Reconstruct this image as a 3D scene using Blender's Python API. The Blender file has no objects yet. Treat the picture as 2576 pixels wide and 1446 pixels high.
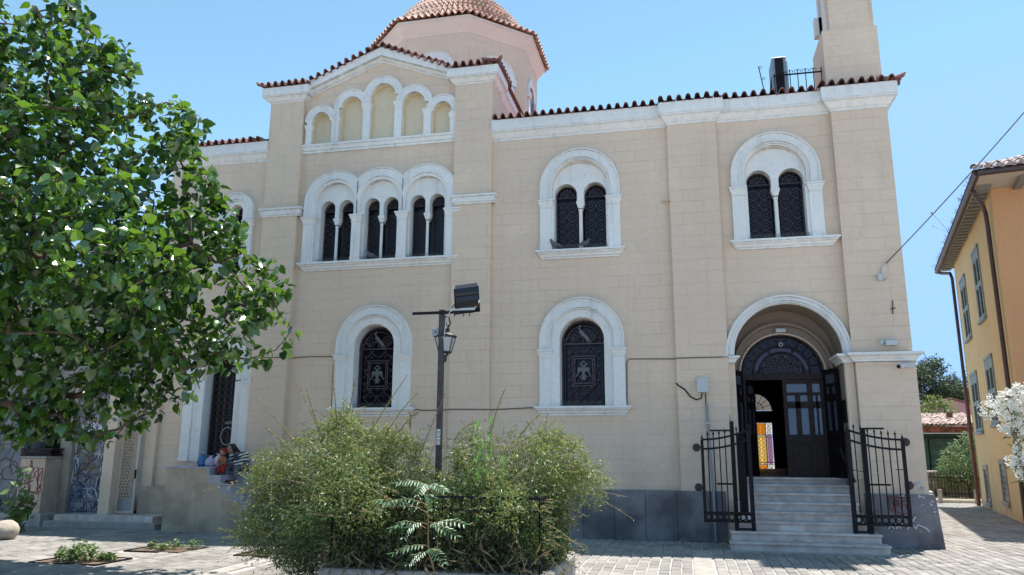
import bpy, math, random
import numpy as np
from mathutils import Vector, Matrix, Quaternion
from mathutils.geometry import tessellate_polygon

scene = bpy.context.scene
COL = scene.collection
R = math.radians
random.seed(11)
rng = np.random.default_rng(7)

# ------------------------------------------------------------------ camera
cam_d = bpy.data.cameras.new("camera")
cam = bpy.data.objects.new("camera", cam_d)
COL.objects.link(cam)
CAM = Vector((-4.2855, -16.2237, 1.65))
fw = Vector((-0.21446, 0.95369, 0.21093)).normalized()
yaw, roll = 0.2211968, 0.005005
rt = Vector((math.cos(yaw), math.sin(yaw), 0))
up = rt.cross(fw)
rt2 = (rt * math.cos(roll) + up * math.sin(roll)).normalized()
up2 = rt2.cross(fw)
M = Matrix((rt2, up2, -fw)).transposed().to_4x4()
M.translation = CAM
cam.matrix_world = M
cam_d.sensor_width = 36
cam_d.lens = 36 * 1937.2 / 2575
cam_d.clip_start = 0.05
cam_d.clip_end = 2000
scene.camera = cam
scene.render.resolution_x = 1024
scene.render.resolution_y = 575

# ------------------------------------------------------------------ light
SUNV = Vector((0.165, 0.26, 1.0)).normalized()
world = bpy.data.worlds.new("World")
scene.world = world
world.use_nodes = True
wn = world.node_tree
for n in list(wn.nodes):
    wn.nodes.remove(n)
wo = wn.nodes.new("ShaderNodeOutputWorld")
bg = wn.nodes.new("ShaderNodeBackground")
sky = wn.nodes.new("ShaderNodeTexSky")
sky.sky_type = 'NISHITA'
sky.sun_disc = False
sky.sun_elevation = math.asin(SUNV.z)
sky.sun_rotation = math.atan2(SUNV.x, SUNV.y)
sky.air_density = 0.85
sky.dust_density = 0.05
sky.ozone_density = 2.0
hs = wn.nodes.new("ShaderNodeHueSaturation")
hs.inputs['Saturation'].default_value = 0.97
hs.inputs['Hue'].default_value = 0.476
bg.inputs[1].default_value = 0.125
wn.links.new(sky.outputs[0], hs.inputs['Color'])
cap = wn.nodes.new("ShaderNodeVectorMath")
cap.operation = 'MINIMUM'
cap.inputs[1].default_value = (1.72, 3.0, 5.2)
wn.links.new(hs.outputs[0], cap.inputs[0])
wn.links.new(cap.outputs[0], bg.inputs[0])
wn.links.new(bg.outputs[0], wo.inputs[0])
sun_d = bpy.data.lights.new("sun", 'SUN')
sun_d.energy = 4.4
sun_d.angle = R(0.6)
sun_d.color = (1.0, 0.95, 0.88)
sun = bpy.data.objects.new("sun", sun_d)
sun.rotation_mode = 'QUATERNION'
sun.rotation_quaternion = SUNV.to_track_quat('Z', 'Y')
sun.location = (0, 0, 30)
COL.objects.link(sun)
scene.view_settings.view_transform = 'Standard'
scene.view_settings.look = 'None'
scene.view_settings.gamma = 1
scene.view_settings.exposure = 0.98
scene.render.engine = 'CYCLES'

# ------------------------------------------------------------------ helpers
def tag(o, label=None, cat=None, group=None, kind=None):
    if label: o['label'] = label
    if cat: o['category'] = cat
    if group: o['group'] = group
    if kind: o['kind'] = kind
    return o

def thing(name, loc, label, cat, group=None):
    o = bpy.data.objects.new(name, None)
    o.empty_display_size = 0.2
    COL.objects.link(o)
    o.location = loc
    return tag(o, label, cat, group)

class MB:
    def __init__(s):
        s.v = []; s.f = []; s.m = []
    def add(s, vs, fs, mi=0):
        b = len(s.v)
        s.v.extend([tuple(q) for q in vs])
        for f in fs:
            s.f.append(tuple(b + i for i in f)); s.m.append(mi)
    def box(s, x0, x1, y0, y1, z0, z1, mi=0):
        vs = [(x0,y0,z0),(x1,y0,z0),(x1,y1,z0),(x0,y1,z0),(x0,y0,z1),(x1,y0,z1),(x1,y1,z1),(x0,y1,z1)]
        s.add(vs, [(0,3,2,1),(4,5,6,7),(0,1,5,4),(1,2,6,5),(2,3,7,6),(3,0,4,7)], mi)
        return s
    def bbox(s, x0, x1, y0, y1, z0, z1, b=0.01, mi=0):
        # box with a chamfered top and front
        vs = []
        for (z, i) in ((z0, 0), (z1 - b, 0), (z1, b)):
            vs += [(x0+i,y0+i,z),(x1-i,y0+i,z),(x1-i,y1-i,z),(x0+i,y1-i,z)]
        fs = [(3,2,1,0),(8,9,10,11)]
        for k in (0, 4):
            for i in range(4):
                j = (i+1) % 4
                fs.append((k+i, k+j, k+4+j, k+4+i))
        s.add(vs, fs, mi); return s
    def obox(s, c, ax, ay, az, hx, hy, hz, mi=0):
        c = Vector(c)
        vs = []
        for (i,j,k) in ((-1,-1,-1),(1,-1,-1),(1,1,-1),(-1,1,-1),(-1,-1,1),(1,-1,1),(1,1,1),(-1,1,1)):
            vs.append(c + ax*(i*hx) + ay*(j*hy) + az*(k*hz))
        s.add(vs, [(0,3,2,1),(4,5,6,7),(0,1,5,4),(1,2,6,5),(2,3,7,6),(3,0,4,7)], mi); return s
    def bar(s, a, b, w, h=None, mi=0):
        a = Vector(a); b = Vector(b); d = b - a; L = d.length
        az = d.normalized()
        ref = Vector((0,1,0)) if abs(az.y) < 0.9 else Vector((1,0,0))
        ax = az.cross(ref).normalized(); ay = az.cross(ax)
        return s.obox((a+b)/2, ax, ay, az, w/2, (h or w)/2, L/2, mi)
    def tube(s, pts, r, n=5, mi=0, cap=True, closed=False):
        pts = [Vector(q) for q in pts]
        k = len(pts)
        rs = r if isinstance(r, (list, tuple)) else [r]*k
        t0 = (pts[1]-pts[0]).normalized()
        ref = Vector((0,0,1)) if abs(t0.z) < 0.9 else Vector((1,0,0))
        nrm = t0.cross(ref).normalized()
        vs = []
        for i in range(k):
            if closed: t = (pts[(i+1)%k]-pts[i-1])
            else: t = (pts[min(i+1,k-1)]-pts[max(i-1,0)])
            if t.length < 1e-9: t = t0
            t.normalize()
            nrm = (nrm - t*nrm.dot(t))
            if nrm.length < 1e-6: nrm = t.orthogonal()
            nrm.normalize()
            bn = t.cross(nrm)
            for j in range(n):
                a = 2*math.pi*j/n
                vs.append(pts[i] + (nrm*math.cos(a)+bn*math.sin(a))*rs[i])
        fs = []
        for i in range(k if closed else k-1):
            i2 = (i+1) % k
            for j in range(n):
                j2 = (j+1) % n
                fs.append((i*n+j, i*n+j2, i2*n+j2, i2*n+j))
        if cap and not closed:
            fs.append(tuple(range(n))[::-1]); fs.append(tuple(range((k-1)*n, k*n)))
        s.add(vs, fs, mi); return s
    def ring(s, c, rad, r, n=10, m=4, mi=0, a0=0, a1=360, plane='xz'):
        full = (a1-a0) >= 360
        k = n if full else n+1
        pts = []
        for i in range(k):
            a = R(a0 + (a1-a0)*i/n)
            if plane == 'xz': pts.append((c[0]+rad*math.cos(a), c[1], c[2]+rad*math.sin(a)))
            else: pts.append((c[0]+rad*math.cos(a), c[1]+rad*math.sin(a), c[2]))
        return s.tube(pts, r, m, mi, cap=not full, closed=full)
    def face(s, outer, holes, y, mi=0, flip=False):
        polys = [[Vector((a, b, 0)) for a, b in outer]] + [[Vector((a, b, 0)) for a, b in h] for h in holes]
        tris = tessellate_polygon(polys)
        flat = [q for pl in polys for q in pl]
        vs = [(q.x, y, q.y) for q in flat]
        out = []
        for t in tris:
            a, b, c = (flat[i] for i in t)
            ar = (b.x-a.x)*(c.y-a.y)-(c.x-a.x)*(b.y-a.y)
            t = tuple(t) if ar > 0 else tuple(reversed(t))
            out.append(t if not flip else tuple(reversed(t)))
        s.add(vs, out, mi); return s
    def reveal(s, poly, y0, y1, mi=0, closed=True):
        n = len(poly); vs = [(a, y0, b) for a, b in poly]+[(a, y1, b) for a, b in poly]
        fs = [(i, (i+1) % n, n+(i+1) % n, n+i) for i in range(n if closed else n-1)]
        s.add(vs, fs, mi); return s
    def prism(s, poly, y0, y1, mi=0):
        s.face(poly, [], y0, mi); s.face(poly, [], y1, mi, True); s.reveal(poly, y1, y0, mi); return s
    def plate(s, outer, holes, y0, y1, mi=0):
        s.face(outer, holes, y0, mi); s.reveal(outer, y1, y0, mi)
        for h in holes: s.reveal(h, y0, y1, mi)
        return s
    def sweep_plan(s, path, prof, z, mi=0, cap=True):
        # profile (out, up) swept along a plan polyline; outward is to the right of travel; mitred
        k = len(path); vs = []
        dirs = [(Vector(path[i+1][:2])-Vector(path[i][:2])).normalized() for i in range(k-1)]
        zs = [q[2] if len(q) > 2 else 0 for q in path]
        for i in range(k):
            d0 = dirs[max(i-1,0)]; d1 = dirs[min(i,k-2)]
            n0 = Vector((d0.y,-d0.x)); n1 = Vector((d1.y,-d1.x))
            m = (n0+n1)
            m = m / max(0.2, (1+n0.dot(n1)))
            for (o, h) in prof:
                vs.append((path[i][0]+m.x*o, path[i][1]+m.y*o, z+zs[i]+h))
        q = len(prof); fs = []
        for i in range(k-1):
            for j in range(q-1):
                fs.append((i*q+j, (i+1)*q+j, (i+1)*q+j+1, i*q+j+1))
        if cap:
            fs.append(tuple(range(q))[::-1]); fs.append(tuple(range((k-1)*q, k*q)))
        s.add(vs, fs, mi); return s
    def arch(s, cx, zs, prof, a0=0, a1=180, n=24, mi=0):
        q = len(prof); vs = []; fs = []
        for i in range(n+1):
            a = R(a0+(a1-a0)*i/n)
            for (r, y) in prof:
                vs.append((cx+r*math.cos(a), y, zs+r*math.sin(a)))
        for i in range(n):
            for j in range(q-1):
                fs.append((i*q+j, i*q+j+1, (i+1)*q+j+1, (i+1)*q+j))
        fs.append(tuple(range(q))); fs.append(tuple(range(n*q, (n+1)*q))[::-1])
        s.add(vs, fs, mi); return s
    def lathe(s, prof, c, n=12, mi=0, sy=1.0):
        vs = []; fs = []; q = len(prof)
        for i in range(n):
            a = 2*math.pi*i/n
            for (r, z) in prof:
                vs.append((c[0]+r*math.cos(a), c[1]+r*math.sin(a)*sy, c[2]+z))
        for i in range(n):
            i2 = (i+1) % n
            for j in range(q-1):
                fs.append((i*q+j, i2*q+j, i2*q+j+1, i*q+j+1))
        s.add(vs, fs, mi); return s
    def blob(s, c, rx, ry, rz, n=10, m=6, mi=0, jit=0.0):
        vs = [(c[0], c[1], c[2]+rz)]
        for i in range(1, m):
            t = math.pi*i/m
            for j in range(n):
                a = 2*math.pi*j/n; k = 1+random.uniform(-jit, jit)
                vs.append((c[0]+rx*k*math.sin(t)*math.cos(a), c[1]+ry*k*math.sin(t)*math.sin(a), c[2]+rz*k*math.cos(t)))
        vs.append((c[0], c[1], c[2]-rz)); L = len(vs)-1; fs = []
        for j in range(n):
            fs.append((0, 1+j, 1+(j+1) % n)); fs.append((L, L-n+(j+1) % n, L-n+j))
        for i in range(m-2):
            for j in range(n):
                a = 1+i*n+j; b = 1+i*n+(j+1) % n
                fs.append((a, a+n, b+n, b))
        s.add(vs, fs, mi); return s
    def build(s, name, mats, parent=None, smooth=False, local=False):
        if not isinstance(mats, (list, tuple)): mats = [mats]
        v = s.v; loc = (0, 0, 0)
        if parent is None and not local:
            a = np.array(v); lo = a.min(0); hi = a.max(0)
            loc = ((lo[0]+hi[0])/2, (lo[1]+hi[1])/2, lo[2])
            v = [tuple(q) for q in (a-np.array(loc))]
        me = bpy.data.meshes.new(name)
        me.from_pydata(v, [], s.f)
        for m_ in mats: me.materials.append(m_)
        if len(mats) > 1: me.polygons.foreach_set('material_index', s.m)
        if smooth: me.polygons.foreach_set('use_smooth', [True]*len(s.f))
        me.update()
        o = bpy.data.objects.new(name, me)
        COL.objects.link(o)
        if parent is not None:
            o.parent = parent
            if parent.type == 'EMPTY' and not local:
                o.location = -Vector(parent.location)
            # a mesh parent's origin: shift by its own world origin
            elif not local and parent.parent is None:
                o.location = -Vector(parent.location)
        else:
            o.location = loc
        return o

def inst(me, name, parent, mat):
    o = bpy.data.objects.new(name, me)
    COL.objects.link(o); o.parent = parent
    o.matrix_basis = mat
    return o

def copy_tree(o, parent=None):
    c = o.copy(); COL.objects.link(c)
    if parent is not None: c.parent = parent
    for ch in [q for q in bpy.data.objects if q.parent == o]:
        copy_tree(ch, c)
    return c

def mass(name, pv, pf, P, Rm, S, mats, parent=None, midx=None, smooth=False):
    """many small leaf meshes joined in one object: proto verts pv (k,3), faces pf, positions P, rotations Rm, sizes S"""
    pv = np.asarray(pv, float); n = len(P); k = len(pv)
    V = np.einsum('nij,kj->nki', Rm, pv)*np.asarray(S)[:, None, None]+np.asarray(P)[:, None, :]
    off = np.zeros(3)
    if parent is not None: off = np.array(parent.location)
    V = (V-off).reshape(-1, 3)
    pf = np.asarray(pf); nf, c = pf.shape
    F = (pf[None]+np.arange(n)[:, None, None]*k).reshape(-1)
    me = bpy.data.meshes.new(name)
    me.vertices.add(len(V)); me.vertices.foreach_set('co', V.ravel())
    me.loops.add(len(F)); me.loops.foreach_set('vertex_index', F.astype(np.int32))
    me.polygons.add(n*nf)
    me.polygons.foreach_set('loop_start', np.arange(0, n*nf*c, c, dtype=np.int32))
    me.polygons.foreach_set('loop_total', np.full(n*nf, c, dtype=np.int32))
    if not isinstance(mats, (list, tuple)): mats = [mats]
    for m_ in mats: me.materials.append(m_)
    if midx is not None:
        me.polygons.foreach_set('material_index', np.repeat(np.asarray(midx, dtype=np.int32), nf))
    if smooth: me.polygons.foreach_set('use_smooth', np.ones(n*nf, dtype=bool))
    me.update(calc_edges=True)
    o = bpy.data.objects.new(name, me); COL.objects.link(o)
    if parent is not None: o.parent = parent
    return o

def frames(nrm, tip):
    """rotation matrices with local z = normal, local y = tip direction"""
    nrm = nrm/np.linalg.norm(nrm, axis=1, keepdims=True)
    x = np.cross(tip, nrm); x /= np.maximum(np.linalg.norm(x, axis=1, keepdims=True), 1e-6)
    y = np.cross(nrm, x)
    return np.stack([x, y, nrm], axis=2)

# ------------------------------------------------------------------ materials
def mat(name, col, rough=0.8, var=0.0, metal=0.0, scale=4.0, bump=0.0, bscale=40.0, col2=None, spec=0.5, island=0.0, objrand=0.0):
    m = bpy.data.materials.new(name); m.use_nodes = True
    nt = m.node_tree; N = nt.nodes; L = nt.links
    b = N['Principled BSDF']
    b.inputs['Roughness'].default_value = rough
    b.inputs['Metallic'].default_value = metal
    b.inputs['Specular IOR Level'].default_value = spec
    b.inputs['Base Color'].default_value = (*col, 1)
    tc = N.new('ShaderNodeTexCoord')
    last = None
    if var > 0 or col2 is not None:
        nz = N.new('ShaderNodeTexNoise'); nz.inputs['Scale'].default_value = scale; nz.inputs['Detail'].default_value = 6
        L.new(tc.outputs['Object'], nz.inputs['Vector'])
        mx = N.new('ShaderNodeMix'); mx.data_type = 'RGBA'
        c2 = col2 if col2 is not None else tuple(max(0, c*(1-var*2)) for c in col)
        c1 = col if col2 is not None else tuple(c*(1+var) for c in col)
        mx.inputs['A'].default_value = (*c1, 1); mx.inputs['B'].default_value = (*c2, 1)
        mr = N.new('ShaderNodeMapRange'); mr.inputs['From Min'].default_value = 0.35; mr.inputs['From Max'].default_value = 0.68
        L.new(nz.outputs['Fac'], mr.inputs['Value']); L.new(mr.outputs['Result'], mx.inputs['Factor'])
        last = mx.outputs['Result']
    if island > 0 or objrand > 0:
        if island > 0:
            g = N.new('ShaderNodeNewGeometry'); src = g.outputs['Random Per Island']; amt = island
        else:
            g = N.new('ShaderNodeObjectInfo'); src = g.outputs['Random']; amt = objrand
        mr2 = N.new('ShaderNodeMapRange'); mr2.inputs['To Min'].default_value = 1-amt; mr2.inputs['To Max'].default_value = 1+amt
        L.new(src, mr2.inputs['Value'])
        vm = N.new('ShaderNodeVectorMath'); vm.operation = 'SCALE'
        if last is not None: L.new(last, vm.inputs[0])
        else: vm.inputs[0].default_value = col
        L.new(mr2.outputs['Result'], vm.inputs['Scale'])
        last = vm.outputs['Vector']
    if last is not None: L.new(last, b.inputs['Base Color'])
    if bump > 0:
        nb = N.new('ShaderNodeTexNoise'); nb.inputs['Scale'].default_value = bscale; nb.inputs['Detail'].default_value = 4
        L.new(tc.outputs['Object'], nb.inputs['Vector'])
        bp = N.new('ShaderNodeBump'); bp.inputs['Strength'].default_value = bump; bp.inputs['Distance'].default_value = 0.02
        L.new(nb.outputs['Fac'], bp.inputs['Height']); L.new(bp.outputs['Normal'], b.inputs['Normal'])
    return m

def leaf_mat(name, col, col2, trans, rough=0.4, tw=0.35, spec=0.5):
    m = bpy.data.materials.new(name); m.use_nodes = True
    nt = m.node_tree; N = nt.nodes; L = nt.links
    b = N['Principled BSDF']; out = N['Material Output']
    b.inputs['Roughness'].default_value = rough
    b.inputs['Specular IOR Level'].default_value = spec
    g = N.new('ShaderNodeNewGeometry')
    mx = N.new('ShaderNodeMix'); mx.data_type = 'RGBA'
    mx.inputs['A'].default_value = (*col, 1); mx.inputs['B'].default_value = (*col2, 1)
    L.new(g.outputs['Random Per Island'], mx.inputs['Factor'])
    L.new(mx.outputs['Result'], b.inputs['Base Color'])
    t = N.new('ShaderNodeBsdfTranslucent'); t.inputs['Color'].default_value = (*trans, 1)
    ms = N.new('ShaderNodeMixShader'); ms.inputs[0].default_value = tw
    L.new(b.outputs[0], ms.inputs[1]); L.new(t.outputs[0], ms.inputs[2]); L.new(ms.outputs[0], out.inputs['Surface'])
    return m

def plaster(name, col, joints=True, dirt=0.10, ledge=0.0, low=None, row=0.257, wid=0.86, streak=0.0):
    """painted render scored with fine block joints; weather stains"""
    m = bpy.data.materials.new(name); m.use_nodes = True
    nt = m.node_tree; N = nt.nodes; L = nt.links
    b = N['Principled BSDF']; b.inputs['Roughness'].default_value = 0.85; b.inputs['Specular IOR Level'].default_value = 0.25
    tc = N.new('ShaderNodeTexCoord')
    def noise(sc, det=5, vec=None):
        q = N.new('ShaderNodeTexNoise'); q.inputs['Scale'].default_value = sc; q.inputs['Detail'].default_value = det
        L.new(vec if vec else tc.outputs['Object'], q.inputs['Vector']); return q.outputs['Fac']
    def rng_(src, a, bb, c, d):
        q = N.new('ShaderNodeMapRange'); q.inputs['From Min'].default_value = a; q.inputs['From Max'].default_value = bb
        q.inputs['To Min'].default_value = c; q.inputs['To Max'].default_value = d; L.new(src, q.inputs['Value']); return q.outputs['Result']
    def mul(a, bb):
        q = N.new('ShaderNodeMath'); q.operation = 'MULTIPLY'; L.new(a, q.inputs[0]); L.new(bb, q.inputs[1]); return q.outputs[0]
    f1 = rng_(noise(0.35, 3), 0.3, 0.7, 1-dirt*0.8, 1+dirt*0.5)
    f2 = rng_(noise(9, 8), 0.3, 0.75, 1.02, 1-dirt*0.5)
    mp = N.new('ShaderNodeMapping'); mp.inputs['Scale'].default_value = (7, 7, 0.5); L.new(tc.outputs['Object'], mp.inputs['Vector'])
    f3 = rng_(noise(1.0, 5, mp.outputs['Vector']), 0.55, 0.85, 1.0, 1-dirt-streak)
    fac = mul(mul(f1, f2), f3)
    spz = N.new('ShaderNodeSeparateXYZ'); L.new(tc.outputs['Object'], spz.inputs[0])
    low = rng_(spz.outputs['Z'], 0.0, 2.6, 1.0, 0.0)
    gn = rng_(noise(1.6, 6), 0.42, 0.62, 0.0, 1.0)
    gl = rng_(mul(low, gn), 0.0, 0.8, 1.0, 1-dirt*1.6)
    fac = mul(fac, gl)
    if ledge > 0:
        ge = N.new('ShaderNodeNewGeometry'); sg = N.new('ShaderNodeSeparateXYZ'); L.new(ge.outputs['True Normal'], sg.inputs[0])
        ab = N.new('ShaderNodeMath'); ab.operation = 'ABSOLUTE'; L.new(sg.outputs['Z'], ab.inputs[0])
        lz = rng_(ab.outputs[0], 0.72, 0.97, 0.0, 1.0); ln = rng_(noise(7, 6), 0.35, 0.6, 0.25, 1.0)
        fac = mul(fac, rng_(mul(lz, ln), 0.0, 1.0, 1.0, 1-ledge))
        sp_ = rng_(noise(22, 8), 0.60, 0.75, 1.0, 1-ledge*0.5)
        fac = mul(fac, sp_)
    # hairline cracks and small patched areas
    vo = N.new('ShaderNodeTexVoronoi'); vo.feature = 'DISTANCE_TO_EDGE'; vo.inputs['Scale'].default_value = 0.55
    wv = N.new('ShaderNodeVectorMath'); wv.operation = 'ADD'
    nzv = N.new('ShaderNodeTexNoise'); nzv.inputs['Scale'].default_value = 2.5; nzv.inputs['Detail'].default_value = 6; L.new(tc.outputs['Object'], nzv.inputs['Vector'])
    sc_ = N.new('ShaderNodeVectorMath'); sc_.operation = 'SCALE'; sc_.inputs['Scale'].default_value = 0.8; L.new(nzv.outputs['Color'], sc_.inputs[0])
    L.new(tc.outputs['Object'], wv.inputs[0]); L.new(sc_.outputs[0], wv.inputs[1]); L.new(wv.outputs[0], vo.inputs['Vector'])
    ck = rng_(vo.outputs['Distance'], 0.0, 0.006, 1.0, 0.0); msk = rng_(noise(0.5, 2), 0.52, 0.58, 0.0, 1.0)
    fac = mul(fac, rng_(mul(ck, msk), 0.0, 1.0, 1.0, 0.90))
    pt_ = rng_(noise(0.8, 1), 0.60, 0.615, 1.0, 1.035)
    fac = mul(fac, pt_)
    hsrc = None
    if joints:
        sp = N.new('ShaderNodeSeparateXYZ'); L.new(tc.outputs['Object'], sp.inputs[0])
        ad = N.new('ShaderNodeMath'); ad.operation = 'ADD'; L.new(sp.outputs['X'], ad.inputs[0]); L.new(sp.outputs['Y'], ad.inputs[1])
        cb = N.new('ShaderNodeCombineXYZ'); L.new(ad.outputs[0], cb.inputs['X']); L.new(sp.outputs['Z'], cb.inputs['Y'])
        br = N.new('ShaderNodeTexBrick'); L.new(cb.outputs[0], br.inputs['Vector'])
        br.inputs['Scale'].default_value = 1; br.inputs['Mortar Size'].default_value = 0.0052
        br.inputs['Mortar Smooth'].default_value = 0.3
        br.inputs['Brick Width'].default_value = wid; br.inputs['Row Height'].default_value = row
        br.inputs['Color1'].default_value = (1,1,1,1); br.inputs['Color2'].default_value = (0.972,0.972,0.972,1); br.inputs['Mortar'].default_value = (0.77,0.76,0.74,1)
        # joints are partly filled by repainting
        pn = rng_(noise(0.9, 2), 0.42, 0.6, 0.25, 1.0)
        mj = N.new('ShaderNodeMix'); mj.data_type = 'RGBA'
        mj.inputs['A'].default_value = (0.99,0.99,0.99,1); L.new(pn, mj.inputs['Factor']); L.new(br.outputs['Color'], mj.inputs['B'])
        vm0 = N.new('ShaderNodeVectorMath'); vm0.operation = 'MULTIPLY'; vm0.inputs[1].default_value = col
        L.new(mj.outputs['Result'], vm0.inputs[0]); base = vm0.outputs['Vector']
        hsrc = br.outputs['Fac']
    else:
        rg = N.new('ShaderNodeRGB'); rg.outputs[0].default_value = (*col, 1); base = rg.outputs[0]
    vm = N.new('ShaderNodeVectorMath'); vm.operation = 'SCALE'; L.new(base, vm.inputs[0]); L.new(fac, vm.inputs['Scale'])
    L.new(vm.outputs['Vector'], b.inputs['Base Color'])
    bp = N.new('ShaderNodeBump'); bp.inputs['Strength'].default_value = 0.25; bp.inputs['Distance'].default_value = 0.01
    L.new(noise(60, 4), bp.inputs['Height'])
    nrm = bp.outputs['Normal']
    if hsrc is not None:
        b2 = N.new('ShaderNodeBump'); b2.invert = True; b2.inputs['Strength'].default_value = 0.5; b2.inputs['Distance'].default_value = 0.006
        L.new(hsrc, b2.inputs['Height']); L.new(nrm, b2.inputs['Normal']); nrm = b2.outputs['Normal']
    L.new(nrm, b.inputs['Normal'])
    return m

M_WALL = plaster('beige_render', (0.73, 0.57, 0.43))
M_WALLP = plaster('beige_render_plain', (0.73, 0.57, 0.43), joints=False)
M_TRIM = plaster('white_trim_paint', (0.80, 0.785, 0.745), joints=False, dirt=0.12, streak=0.12, ledge=0.5)
M_PLINTH = plaster('grey_plinth_paint', (0.25, 0.23, 0.235), joints=False, dirt=0.30, streak=0.12)
M_SOFFIT = plaster('shaded_beige_render', (0.27, 0.215, 0.165), joints=False)  # wall beige darkened: shade inside the portal put into the colour
M_TILE = mat('terracotta_tile', (0.235, 0.10, 0.082), 0.75, var=0.18, scale=9, bump=0.3, bscale=60, objrand=0.42)
M_TILED = mat('terracotta_sunlit_dome_tile', (0.46, 0.28, 0.21), 0.75, var=0.15, scale=9, bump=0.3, bscale=60, objrand=0.28)  # eave terracotta made paler: sunlight on the dome put into the colour
M_TILED2 = mat('terracotta_sunlit_dome_tile_far', (0.46, 0.28, 0.21), 0.75, var=0.15, scale=9, island=0.28)
M_TILE2 = mat('terracotta_sheet', (0.235, 0.10, 0.082), 0.8, var=0.2, scale=6)
M_GLASSD = mat('dark_window_glass', (0.008, 0.006, 0.012), 0.22, spec=0.3)
M_IRON = mat('black_iron', (0.013, 0.011, 0.014), 0.6, var=0.2, scale=20, spec=0.2)
M_GRILLE = mat('bronze_brown_grille', (0.040, 0.030, 0.036), 0.5, var=0.2, scale=20)
M_GRILLEB = mat('worn_bronze_grille', (0.070, 0.052, 0.060), 0.5, var=0.2, scale=20)
M_STAIRW = plaster('darker_beige_render', (0.50, 0.41, 0.30), joints=False, dirt=0.2)  # darker beige than the church wall, with stronger stains
M_BADGE = mat('pale_grey_metal', (0.11, 0.13, 0.125), 0.5)
M_WOOD = mat('dark_brown_wood', (0.020, 0.010, 0.008), 0.5, var=0.3, scale=12, spec=0.25)
M_WOODD = mat('blackish_wood', (0.010, 0.007, 0.008), 0.5, spec=0.2)
M_MARBLE = mat('grey_marble', (0.62, 0.545, 0.50), 0.55, scale=5, col2=(0.42, 0.35, 0.315), bump=0.2, objrand=0.14)
M_MARBLE2 = mat('veined_blue_grey_marble', (0.38, 0.39, 0.43), 0.4, scale=5, col2=(0.24, 0.25, 0.30))
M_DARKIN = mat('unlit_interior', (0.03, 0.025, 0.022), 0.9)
M_PALEGLASS = mat('clear_door_glass', (0.07, 0.08, 0.11), 0.08, spec=0.9)
M_GREYM = mat('pale_grey_plastic', (0.50, 0.52, 0.52), 0.5)
M_PIPE = mat('galvanised_pipe', (0.24, 0.27, 0.29), 0.45, metal=0.3)
M_CABLE = mat('grey_cable', (0.12, 0.10, 0.09), 0.7)
M_WHITEP = mat('white_spray_paint', (0.62, 0.64, 0.65), 0.7)
M_REDP = mat('red_spray_paint', (0.22, 0.03, 0.03), 0.7)
M_BLACKP = mat('black_spray_paint', (0.03, 0.03, 0.035), 0.7)
M_SETT = mat('grey_beige_setts', (0.255, 0.238, 0.215), 0.85, var=0.12, scale=1.2, bump=0.5, bscale=25, island=0.2)
M_SETTO = mat('grey_beige_setts_single', (0.255, 0.238, 0.215), 0.85, var=0.12, scale=1.2, bump=0.5, bscale=25, objrand=0.2)
M_MORTAR = mat('sandy_joint_fill', (0.44, 0.42, 0.39), 0.95, var=0.15, scale=3, bump=0.4, bscale=30)
M_CONC = mat('pale_concrete', (0.34, 0.315, 0.28), 0.9, var=0.12, scale=5, bump=0.4, bscale=30)
M_SOIL = mat('dry_soil', (0.13, 0.09, 0.06), 0.95, var=0.3, scale=8, bump=0.8, bscale=20)
M_BARK = mat('grey_brown_bark', (0.13, 0.085, 0.06), 0.85, var=0.3, scale=10, bump=0.5)
M_TWIG = mat('tan_twig', (0.25, 0.17, 0.10), 0.8)
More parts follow.
